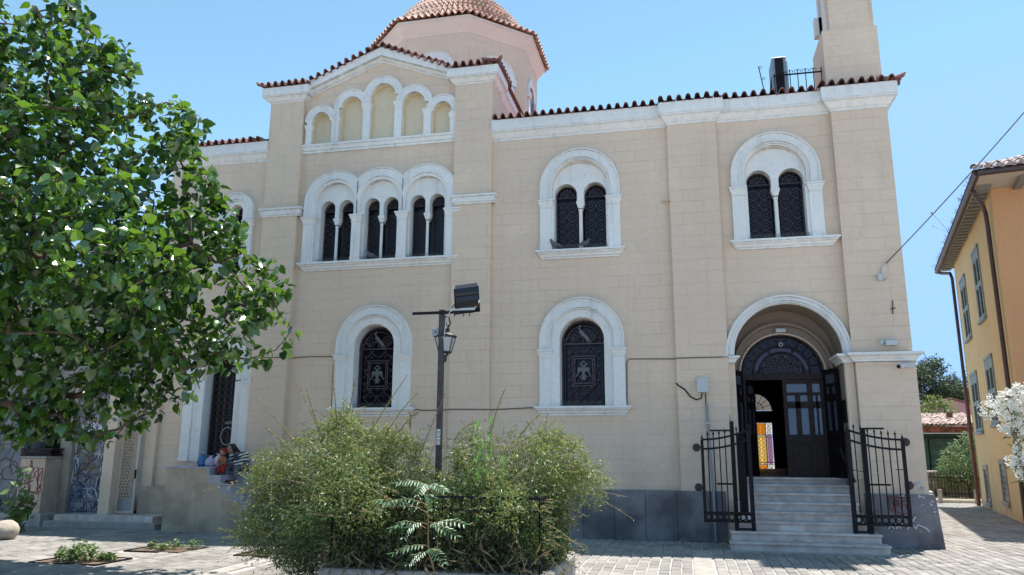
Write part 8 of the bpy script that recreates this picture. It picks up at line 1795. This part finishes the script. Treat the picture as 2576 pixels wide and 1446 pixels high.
for k, (ya,yb_,za,zb) in enumerate(wins):
    if k < 4:
        b = MB(); t = 0.05
        b.box(0.02,0.12,ya,yb_,za,zb) if False else None
        b.box(-0.035,0.0,ya-0.07,ya,za-0.02,zb+0.09); b.box(-0.035,0.0,yb_,yb_+0.07,za-0.02,zb+0.09); b.box(-0.05,0.0,ya-0.07,yb_+0.07,zb,zb+0.09); b.box(-0.09,0.02,ya-0.09,yb_+0.09,za-0.10,za-0.02)
        w_ = hb('window', M_SHUT, b)
        half = (yb_-ya)/2
        for s_ in range(2):
            a = ya+s_*half; b = MB(); y0_, y1_ = a+0.008, a+half-0.008
            for (c, d, e, f) in ((y0_,y0_+0.07,za,zb),(y1_-0.07,y1_,za,zb),(y0_+0.07,y1_-0.07,za,za+0.09),(y0_+0.07,y1_-0.07,zb-0.28,zb),(y0_+0.07,y1_-0.07,(za+zb)/2-0.08,(za+zb)/2+0.06)):
                b.box(-0.03,0.015,c,d,e,f)
            sh = b.build('shutter', M_SHUT, w_, local=True)
            b = MB(); z = za+0.12
            while z < zb-0.30:
                if abs(z-(za+zb)/2) > 0.11:
                    b.add([(-0.02,y0_+0.07,z),(-0.02,y1_-0.07,z),(0.02,y1_-0.07,z+0.035),(0.02,y0_+0.07,z+0.035)], [(0,1,2,3)])
                z += 0.062
            o = b.build('louvres', M_SHUT, sh, local=True)
            o.parent = w_; tag(o, kind='stuff')
        b = MB(); b.add([(0.05,ya,za),(0.05,yb_,za),(0.05,yb_,zb),(0.05,ya,zb)],[(0,1,2,3)]); b.build('dark_gap', M_WOODD, w_, local=True)
    else:
        b = MB(); b.box(-0.03,0.0,ya-0.02,ya+0.10,za,zb+0.04); b.box(-0.03,0.0,yb_-0.10,yb_+0.02,za,zb+0.04); b.box(-0.035,0.0,ya-0.02,yb_+0.02,zb-0.10,zb+0.04); b.box(-0.06,0.0,ya-0.02,yb_+0.02,za-0.10,za+0.04)
        w_ = hb('window', M_STONEF, b)
        n = 6
        for q in range(n):
            z0_ = za+0.05+(zb-za-0.16)*q/n; b = MB(); b.bbox(0.0,0.08,ya+0.11,yb_-0.11,z0_+0.008,z0_+(zb-za-0.16)/n-0.008,0.004)
            b.build('glass_block', mat('glass_block',(0.16,0.18,0.18),0.25,var=0.2,scale=15) if 'glass_block' not in bpy.data.materials else bpy.data.materials['glass_block'], w_, local=True)
# eaves
b = MB(); b.box(-0.38,0.0,-1.2,9.9,8.40,8.46); b.box(0.0,9.3,-1.2,0.0,8.40,8.46); hb('soffit', mat('pale_soffit_paint',(0.42,0.36,0.30),0.8), b)
for k in range(27):
    y = -0.45+k*0.37; b = MB(); b.box(-0.35,-0.04,y,y+0.17,8.32,8.40); hb('rafter_end', mat('grey_rafter_paint',(0.20,0.19,0.17),0.8) if 'grey_rafter_paint' not in bpy.data.materials else bpy.data.materials['grey_rafter_paint'], b)
for k in range(8):
    x = 0.5+k*1.0; b = MB(); b.box(x,x+0.17,-0.9,-0.02,8.30,8.40); hb('rafter_end', bpy.data.materials['grey_rafter_paint'], b)
b = MB(); b.tube([(-0.44,-1.28,8.46),(-0.44,10.0,8.42)], 0.085, 10); hb('gutter', M_BROWN, b)
b = MB(); b.tube([(-0.44,-1.28,8.46),(9.3,-1.28,8.46)], 0.085, 10); hb('gutter', M_BROWN, b)
b = MB(); b.tube([(-0.42,-0.1,8.38),(-0.34,-0.05,8.22),(-0.18,0.2,8.02),(-0.12,0.35,7.85),(-0.10,0.42,7.6),(-0.10,0.42,0.0)], 0.055, 8); hb('drainpipe', M_BROWN, b)
b = MB(); b.tube([(-0.42,9.8,8.35),(-0.34,9.6,8.27),(-0.13,9.0,8.12),(-0.10,8.87,7.9),(-0.10,8.84,4.0)], 0.055, 8); hb('drainpipe', M_BROWN, b)
b = MB(); b.tube([(-0.10,8.84,4.0),(-0.10,8.84,0.0)], 0.062, 8); hb('lower_drainpipe', M_BROWN2, b)
b = MB()
b.add([(-0.53,-1.36,8.52),(9.4,-1.36,8.52),(9.4,10.0,8.52),(-0.53,10.0,8.50),(3.8,4.0,10.5),(4.8,4.0,10.5)], [(0,1,5,4),(1,2,5),(2,3,4,5),(3,0,4)])
ro = hb('roof', M_TILE2, b)
M_PALET = mat('pale_weathered_tile', (0.42,0.34,0.30), 0.8, var=0.2, scale=10, objrand=0.2)
pt_ = bpy.data.meshes.new('roof_tile'); bb_ = MB()
vs = []
for (yy, r_) in ((0,0.10),(0.42,0.085)):
    for j in range(7): a = math.pi*j/6; vs.append((r_*math.cos(a), yy, r_*0.9*math.sin(a)))
pt_.from_pydata(vs, [], [(j,j+1,7+j+1,7+j) for j in range(6)]); pt_.materials.append(M_PALET)
for k in range(30):
    x = -0.45+k*0.235
    for r_ in range(4):
        z = 8.53+0.16*r_; y = -1.38+r_*0.36
        if x < -0.55+r_*0.42: continue
        inst(pt_, 'roof_tile', ro, Matrix.Translation((x,y,z)) @ Matrix.Rotation(R(22),4,'X'))
    if x < 5:
        b = MB(); b.prism([(x+0.075*math.cos(math.pi*j/8), 8.53+0.095*math.sin(math.pi*j/8)) for j in range(9)], -1.41, -1.38); b.build('tile_stop', M_PALET, ro, local=True) if k < 14 else None
for k in range(14):
    t = k/14; inst(pt_, 'ridge_tile', ro, Matrix.Translation(Vector((-0.5,-1.3,8.60)).lerp(Vector((3.8,4.0,10.56)), t)) @ Matrix.Rotation(-R(42),4,'Z') @ Matrix.Rotation(R(16),4,'X'))
# grass growing in the gutter
n = 260
px = -0.48+rng.normal(size=n)*0.03; py = rng.uniform(-0.8,9.4,n); pz = np.full(n, 8.48)
o = mass('gutter_grass', [(-.02,0,0),(.02,0,0),(0,.5,.05),(0.02,1,-.08)], [(0,1,2),(0,2,3)], np.stack([px,py,pz],1), frames(rng.normal(size=(n,3)), np.stack([rng.normal(size=n)*0.25-0.1, rng.normal(size=n)*0.3, np.ones(n)],1)), rng.uniform(0.08,0.22,n), M_DRY, None)
o.parent = HO; tag(o, kind='stuff')
b = MB(); b.tube([(-0.5,4.6,8.5),(-0.75,4.5,8.9),(-0.95,4.4,9.15)], 0.006, 4); b.blob((-0.95,4.4,9.16),0.03,0.03,0.03,6,4); b.tube([(-0.5,4.6,8.5),(-0.9,4.9,8.85)], 0.003, 3); b.blob((-0.9,4.9,8.86),0.018,0.018,0.018,6,4); hb('seed_stalk', M_CABLE, b)

# ================================================================== BACKGROUND BEHIND THE LANE
b = MB(); b.bbox(2.0,6.6,15.4,15.75,-0.1,0.10,0.02); k_ = b.build('kerb', M_CONC); tag(k_, kind='structure')
b = MB(); b.box(-3,14,15.75,60,-0.1,0.06); k_ = b.build('earth_bank', mat('dry_grassy_earth',(0.30,0.25,0.16),0.95,scale=2,col2=(0.16,0.15,0.08))); tag(k_, kind='structure')
for (x, y, lab) in ((4.43,14.9,'thin pale stone bollard at the far end of the lane, nearer the church'), (5.5,14.55,'thin pale stone bollard against the corner of the orange house')):
    b = MB(); b.lathe([(0.075,0),(0.075,0.44),(0.06,0.48),(0,0.49)], (x,y,0), 8)
    o = b.build('bollard', M_CONC); tag(o, lab, 'bollard', 'stone bollards at the end of the lane')
IF = thing('iron_fence', (5.6,17.5,0), 'low black iron fence with spiked bars beyond the lane', 'fence')
for z in (0.2,0.80):
    b = MB(); b.bar((3.8,17.5,z+0.05),(7.6,17.9,z+0.0),0.03); b.build('rail', M_IRON, IF)
for k in range(32):
    b = MB(); x = 3.85+k*0.12; y = 17.5+(x-3.8)*0.105; b.bar((x,y,0.05),(x,y,1.05),0.018); b.build('bar', M_IRON, IF)
# rough stone wall
SW = thing('stone_wall', (5.3,18.6,0), 'low wall of rough grey stones behind the iron fence', 'wall')
b = MB(); b.box(2.5,5.45,18.5,18.9,0,0.98); b.box(5.45,8.2,18.6,19.0,0,0.82); b.build('core', M_CONC, SW)
random.seed(3)
for r_ in range(6):
    x = 3.9+random.uniform(0,0.1)
    while x < 6.2:
        w_ = random.uniform(0.14,0.24); top_ = 0.98 if x < 5.3 else 0.80; z = 0.08+r_*0.155
        if z+0.12 < top_:
            b = MB(); b.blob((x+w_/2, 18.5 if x < 5.4 else 18.6, z+0.07), w_*0.52, 0.07, 0.075, 7, 5, jit=0.12); b.build('stone', mat('rough_stone',(0.30,0.28,0.25),0.9,var=0.3,scale=6,objrand=0.25) if 'rough_stone' not in bpy.data.materials else bpy.data.materials['rough_stone'], SW)
        x += w_+0.015
b = MB(); b.bbox(3.5,5.42,18.42,18.95,0.99,1.06,0.01); b.build('coping', M_MARBLE, SW)
b = MB(); b.bbox(5.46,6.4,18.5,19.0,0.83,0.88,0.01); b.build('coping', M_MARBLE, SW)
# feathery shrub
def simple_plant(name, loc, clumps, lab, cat, m, per, s0, s1, path, br, flat=1.0, droop=0.0, proto=(LANCE_V, LANCE_F), bark=None, group=None):
    T = thing(name, loc, lab, cat, group)
    connect(clumps, path, br, 'branches', T, bark or M_BARK, thin=br*0.07, sides=4)
    P, Rm, S = clump_cloud(clumps, per, s0, s1, up_w=0.5, out_w=0.5, rnd=0.9, droop=droop, flat=flat)
    o = mass('foliage', proto[0], proto[1], P, Rm, S, m, T); tag(o, kind='stuff'); return T
cs = []
for (x, z, r_) in ((5.45,1.0,0.28),(5.6,1.35,0.28),(5.85,1.65,0.32),(6.1,1.85,0.32),(6.4,2.1,0.32),(6.55,2.4,0.25),(6.75,2.1,0.35),(6.9,1.7,0.4),(6.2,1.4,0.42),(5.85,1.1,0.4),(6.5,1.2,0.45),(6.9,1.0,0.45),(5.8,0.65,0.35),(6.3,0.7,0.4),(6.8,0.55,0.4),(7.2,1.4,0.5),(7.3,0.8,0.45),(7.1,2.2,0.35),(5.6,0.75,0.25)):
    cs.append((x, 17.95+random.uniform(-0.1,0.35), z, r_))
cs += [(c[0]-0.05, c[1]-0.25, c[2]+0.05, c[3]*0.9) for c in cs[:12]]
simple_plant('feathery_shrub', (6.4,18.1,0), cs, 'large feathery grey-green shrub spilling over the iron fence beside the orange house', 'shrub', M_SHR, 900, 0.08, 0.17, [(6.4,18.1,0),(6.4,18.1,0.3)], 0.05)
# shed with tiled roof, rust red band and green boarded doors
SH = thing('tiled_shed', (7.5,24.5,0), 'low shed with old tiled roof, rust-red beam and dark green doors behind the stone wall', 'shed')
b = MB(); b.box(4.5,10.5,24.6,29.5,0,3.0); b.build('wall', mat('dark_green_boards',(0.02,0.05,0.045),0.7,var=0.2,scale=2), SH)
for k in range(3):
    b = MB(); x = 5.2+k*1.7
    b.bbox(x,x+1.62,24.50,24.6,0.2,2.45,0.01); d_ = b.build('door', mat('green_door_paint',(0.025,0.075,0.06),0.6,var=0.2,scale=4) if 'green_door_paint' not in bpy.data.materials else bpy.data.materials['green_door_paint'], SH)
    for q in range(4):
        b = MB(); b.bbox(x+0.08,x+1.54,24.47,24.5,0.3+q*0.53,0.3+q*0.53+0.45,0.01); b.build('door_panel', bpy.data.materials['green_door_paint'], d_)
b = MB(); b.box(4.5,10.5,23.72,23.95,2.70,2.98); b.build('beam', mat('rusty_red_beam',(0.20,0.055,0.03),0.8,var=0.35,scale=5), SH)
b = MB(); b.box(4.5,10.5,23.69,23.72,2.66,2.70); b.build('pale_edge', M_GREYM, SH)
b = MB(); b.box(4.5,10.5,23.95,24.7,2.92,2.98); b.build('porch_ceiling', M_WOOD, SH)
b = MB(); b.add([(4.4,23.6,3.02),(10.6,23.6,3.02),(10.6,28.5,3.75),(4.4,28.5,3.75)], [(0,1,2,3)]); rf = b.build('roof', mat('brown_grey_tile_bed',(0.16,0.10,0.08),0.9,var=0.3,scale=4), SH)
M_OLDT = mat('old_pale_tile', (0.42,0.31,0.26), 0.85, var=0.35, scale=3, island=0.35)
ns = 0
M_OLDS = mat('old_pale_tile_single', (0.42,0.31,0.26), 0.85, var=0.2, scale=3, objrand=0.35)
ot = bpy.data.meshes.new('roof_tile'); vs = []
for (yy, r_) in ((0,0.085),(0.5,0.07)):
    for j in range(6): a = math.pi*j/5; vs.append((r_*math.cos(a), yy, r_*math.sin(a)))
ot.from_pydata(vs, [], [(j,j+1,6+j+1,6+j) for j in range(5)]); ot.materials.append(M_OLDS)
for r_ in range(11):
    for k in range(24):
        x = 5.3+k*0.19+(0.0); y = 23.55+r_*0.44; z = 3.04+r_*0.0655
        inst(ot, 'roof_tile', rf, Matrix.Translation((x+random.uniform(-0.02,0.02)-SH.location.x*0,y,z+random.uniform(-0.01,0.02))) @ Matrix.Rotation(R(9)+random.uniform(-0.03,0.03),4,'X') @ Matrix.Rotation(random.uniform(-0.05,0.05),4,'Z'))
b = MB(); b.box(8.22,8.52,25.9,26.2,3.2,3.5); ch_ = b.build('chimney', mat('whitewashed_brick',(0.55,0.52,0.48),0.9,var=0.2), rf)
b = MB(); b.box(8.25,8.48,25.93,26.17,3.5,3.74); b.build('chimney_brick_top', mat('brown_brick',(0.16,0.08,0.06),0.9,var=0.3), ch_)
b = MB(); b.blob((8.33,26.0,3.82),0.08,0.08,0.07,8,5); b.build('chimney_pot', M_CONC, ch_)
# pink house
PK = thing('pink_house', (12.9,39.3,0), 'plain pink gabled house end rising behind the tiled shed', 'house')
b = MB(); pl = [(10.6,0),(15.2,0),(15.2,4.45),(12.5,5.22),(10.6,4.62)]; b.prism(pl, 39.2, 46); b.build('wall', mat('faded_pink_render',(0.50,0.26,0.26),0.9,var=0.12,scale=1.5,col2=(0.40,0.22,0.22)), PK)
b = MB()
for (a, c) in (((10.45,4.60),(12.5,5.25)),((12.5,5.25),(15.35,4.43))):
    b.add([(a[0],39.1,a[1]),(c[0],39.1,c[1]),(c[0],46,c[1]),(a[0],46,a[1]),(a[0],39.1,a[1]+0.1),(c[0],39.1,c[1]+0.1),(c[0],46,c[1]+0.1),(a[0],46,a[1]+0.1)], [(0,1,5,4),(4,5,6,7),(0,3,2,1)])
b.build('roof', M_TILE2, PK)
b = MB(); b.box(12.7,13.2,39.17,39.2,4.05,4.13); b.build('stain_strip', M_CABLE, PK)
# trees behind
random.seed(21); rng = np.random.default_rng(21)
def crown(cx, cy, cz, rx, ry, rz, n, r0, r1):
    out = []
    while len(out) < n:
        d = rng.uniform(-1, 1, 3)
        if 0.25 < (d**2).sum() < 1: out.append((cx+d[0]*rx, cy+d[1]*ry, cz+d[2]*rz, rng.uniform(r0, r1)))
    return out
simple_plant('broad_tree', (9.6,32.5,0), crown(9.3,32.4,3.9,1.5,1.2,0.95,46,0.30,0.5), 'light yellow-green tree behind the tiled shed', 'tree', M_FAR2, 420, 0.12, 0.24, [(9.5,32.5,0),(9.5,32.5,1.5),(9.5,32.5,3.0)], 0.12)
simple_plant('dark_tree', (13.5,50,0), crown(13.2,49.8,6.2,2.2,2.0,2.7,75,0.5,0.9)+crown(14.9,49.8,8.4,0.9,0.7,0.7,14,0.3,0.5), 'tall dark green tree rising behind the pink house nearest the church', 'tree', M_FAR1, 230, 0.2, 0.4, [(13.5,50,0),(13.5,50,2.5),(13.6,50,4.5)], 0.25)
simple_plant('dark_tree', (16.3,51,0), crown(16.2,50.8,5.6,1.7,1.5,1.9,60,0.45,0.8), 'lower dark green tree behind the pink house, next to the orange house', 'tree', M_FAR1, 230, 0.18, 0.36, [(16.3,51,0),(16.3,51,2.0),(16.3,51,3.8)], 0.22)
for (x, y, zt_, r_, lab) in ((21.24,66.5,9.7,0.45,'small pointed conifer tip showing above the dark trees'), (22.3,66.7,10.1,0.7,'broader dark conifer beside the orange house above the dark trees')):
    cs = [(x+rng.normal()*0.05, y, z, max(0.12, r_*(zt_-z)/3.2)) for z in np.arange(zt_-3.4, zt_, 0.28)]
    simple_plant('conifer', (x,y,0), cs, lab, 'tree', M_FAR1, 500, 0.15, 0.3, [(x,y,0),(x,y,4.0),(x,y,6.0)], 0.15, droop=0.3)

# ================================================================== LEFT NEIGHBOUR
M_OLIVEP2 = mat('olive_paint_patch', (0.20,0.17,0.10), 0.8, var=0.3, scale=9)
M_BLUEP2 = mat('blue_grey_paint_patch', (0.10,0.13,0.19), 0.8, var=0.3, scale=9)
LB = thing('graffiti_building', (-19.0,0.2,0), 'weathered old building covered in graffiti left of the church, mostly behind the tree', 'building')
M_OLDW = plaster('grimy_grey_beige_render', (0.40,0.35,0.28), joints=False, dirt=0.25)
M_GRAFW = mat('paint_smeared_wall', (0.27,0.26,0.26), 0.85, scale=3.5, col2=(0.10,0.12,0.15))
b = MB(); b.box(-25,-16.85,0.25,10,0,5.95); b.build('wall', M_OLDW, LB)
b = MB(); b.sweep_plan([(-25,0.25),(-16.85,0.25)], [(0,0),(0.05,0),(0.1,0.12),(0.25,0.2),(0.25,0.3),(0,0.3)], 5.7); b.build('cornice', M_OLDW, LB)
b = MB(); b.bbox(-17.52,-17.24,-0.45,0.25,0.22,3.3,0.01); b.build('gate_jamb', M_WALLP, LB)
b = MB(); b.box(-17.24,-16.85,0.15,0.24,0.3,3.3); b.build('sunlit_yard_panel', M_TRIM, LB)  # pale colour puts in the brightness of the sunlit yard behind
b = MB(); b.bbox(-18.40,-17.52,-0.38,0.25,0.16,3.2,0.01); b.build('graffiti_panel', M_GRAFW, LB)
b = MB(); b.bbox(-18.72,-18.40,-0.46,0.25,0.0,3.6,0.015); b.build('pillar', M_OLDW, LB)
for (xa_, xb_, za_, zb_, m_) in ((-18.32,-17.62,1.9,2.4,M_WHITEP),(-18.2,-17.7,1.15,1.55,M_OLIVEP2),(-18.35,-17.9,0.5,1.0,M_BLUEP2)):
    q = MB(); n_ = 14; pts_ = [((xa_+xb_)/2+(xb_-xa_)/2*random.uniform(.6,1)*math.cos(6.283*i/n_), (za_+zb_)/2+(zb_-za_)/2*random.uniform(.6,1)*math.sin(6.283*i/n_)) for i in range(n_)]; q.prism(pts_, -0.3815, -0.38); q.build('paint_patch', m_, LB)
b = MB(); b.box(-19.45,-18.72,-0.1,0.24,1.55,3.0); b.build('dark_doorway', M_WOODD, LB)
b = MB(); b.bbox(-20.6,-19.5,-0.7,0.25,0,3.3,0.02); b.build('wall_pier', M_GRAFW, LB)
b = MB(); b.bbox(-21.6,-20.75,-1.5,0.25,0,3.2,0.02); b.build('wall_pier', mat('peeling_white_paint',(0.30,0.31,0.31),0.85,scale=4,col2=(0.18,0.17,0.17)), LB)
b = MB(); b.bbox(-18.50,-15.62,-0.95,-0.17,0.0,0.13,0.01); b.build('lower_step', M_CONC, LB)
for k in range(4):
    a = -18.35+k*0.64; b = MB(); b.bbox(a,a+0.635,-0.80,-0.17,0.13,0.26,0.012); b.build('marble_step', M_MARBLE, LB)
b = MB(); b.bbox(-19.7,-18.52,-1.0,-0.47,0,0.28,0.02); b.build('kerb_block', M_CONC, LB)
random.seed(9)
def scribble(x0, x1, z0, z1, y, n, m, w, parent, seg=12, s=0.11):
    b = MB()
    for k in range(n):
        x = random.uniform(x0, x1); z = random.uniform(z0, z1); pts = [(x, z)]
        a = random.uniform(0, 6.28)
        for j in range(seg):
            a += random.uniform(-0.9, 1.1); x = min(x1, max(x0, x+math.cos(a)*s*random.uniform(0.3,1))); z = min(z1, max(z0, z+math.sin(a)*s*random.uniform(0.3,1))); pts.append((x, z))
        for j in range(len(pts)-1): b.tube([(pts[j][0],y,pts[j][1]),(pts[j+1][0],y,pts[j+1][1])], w, 3, cap=False)
    o = b.build('graffiti_scrawl', m, parent); tag(o, kind='stuff'); return o
M_BLUEP = mat('dark_blue_spray', (0.03,0.04,0.10), 0.7); M_PURP = mat('purple_spray', (0.14,0.05,0.14), 0.7); M_PINKP = mat('pink_spray', (0.45,0.16,0.2), 0.7); M_OLIVEP = mat('olive_spray', (0.18,0.16,0.05), 0.7)
scribble(-18.35,-17.57,0.3,1.6,-0.384,30,M_BLUEP,0.010,LB); scribble(-18.35,-17.57,1.6,3.0,-0.384,28,M_BLACKP,0.007,LB,s=0.1)
scribble(-18.35,-17.57,0.4,2.8,-0.386,10,M_WHITEP,0.009,LB,s=0.25); scribble(-18.35,-17.57,1.0,2.4,-0.385,8,M_PURP,0.012,LB,s=0.15); scribble(-18.3,-17.6,1.1,1.7,-0.387,7,M_OLIVEP,0.014,LB,s=0.15)
scribble(-20.5,-19.55,0.3,2.9,-0.705,40,M_BLACKP,0.008,LB,s=0.1); scribble(-21.5,-20.8,0.3,2.9,-1.505,40,M_BLACKP,0.008,LB,s=0.1)
# utility cabinet
UC = thing('utility_cabinet', (-18.95,-0.7,0.28), 'beige utility cabinet with red and black graffiti between two grimy pillars', 'cabinet')
b = MB(); b.bbox(-19.28,-18.62,-0.95,-0.47,0.28,1.50,0.015); b.build('casing', mat('dirty_beige_metal',(0.42,0.33,0.25),0.6,var=0.12,scale=3), UC)
b = MB(); b.box(-18.965,-18.955,-0.956,-0.95,0.33,1.46); b.build('door_joint', M_BLACKP, UC)
b = MB(); b.bbox(-19.31,-18.59,-0.98,-0.47,1.50,1.54,0.01); b.build('lid', M_CONC, UC)
scribble(-19.0,-18.66,0.75,1.45,-0.955,6,M_REDP,0.011,UC,s=0.22); scribble(-19.24,-18.66,0.4,1.3,-0.954,16,M_BLACKP,0.004,UC,s=0.10)
b = MB()
for z in (1.60,1.68,1.76): b.bbox(-19.42,-18.6,-0.85,-0.5,z,z+0.045,0.01)
pb = thing('leaning_boards', (-19.0,-0.7,1.55), 'stack of dark weathered planks lying on top of the utility cabinet', 'boards')
for z in (1.545,1.61,1.675):
    b = MB(); b.bbox(-19.42+random.uniform(-0.04,0.04),-18.6+random.uniform(-0.04,0.04),-0.85,-0.5,z,z+0.05,0.01); b.build('plank', M_WOOD, pb)
# lattice gate
LG = thing('lattice_gate', (-17.0,-0.25,0.26), 'narrow metal gate with honeycomb mesh between the graffiti panel and the church', 'gate')
gx0, gx1, gy = -17.235, -16.76, -0.22
for (a, c, z0_, z1_) in ((gx0,gx0+0.04,0.27,3.2),(gx1-0.04,gx1,0.27,3.2)):
    b = MB(); b.bbox(a,c,gy-0.02,gy+0.02,z0_,z1_,0.005); b.build('stile', M_WALLP, LG)
for z in (0.27,2.38,3.16):
    b = MB(); b.bbox(gx0+0.04,gx1-0.04,gy-0.02,gy+0.02,z,z+0.05,0.005); b.build('rail', M_WALLP, LG)
b = MB(); b.bbox(gx0+0.04,gx1-0.04,gy-0.012,gy+0.008,0.32,0.60,0.004); b.build('kick_panel', M_PIPE, LG)
b = MB(); n = 5; w_ = (gx1-gx0-0.08)/n
z = 0.64; row = 0
while z < 3.12:
    for k in range(n):
        xm = gx0+0.04+w_*(k+0.5*(row % 2)); x2 = xm+w_
        if x2 > gx1-0.02: continue
        hh = 0.05
        b.ring(((xm+x2)/2, gy, z), w_*0.5, 0.008, 6, 3)
    z += w_*0.88; row += 1
o = b.build('honeycomb_mesh', M_WALLP, LG); tag(o, kind='stuff')
b = MB(); b.box(gx1-0.03,gx1-0.0,gy-0.05,gy-0.02,1.05,1.25); b.build('latch', M_IRON, LG)
# sunlit yard behind the gate is only a pale panel; its brightness is colour
b = MB(); b.blob((-17.12,-3.30,0.16),0.24,0.22,0.20,12,7,jit=0.07); tag(b.build('boulder', mat('pale_boulder',(0.42,0.36,0.29),0.9,var=0.2,scale=5,bump=0.6,bscale=15), smooth=True), 'pale rounded boulder at the far left edge of the square', 'boulder')
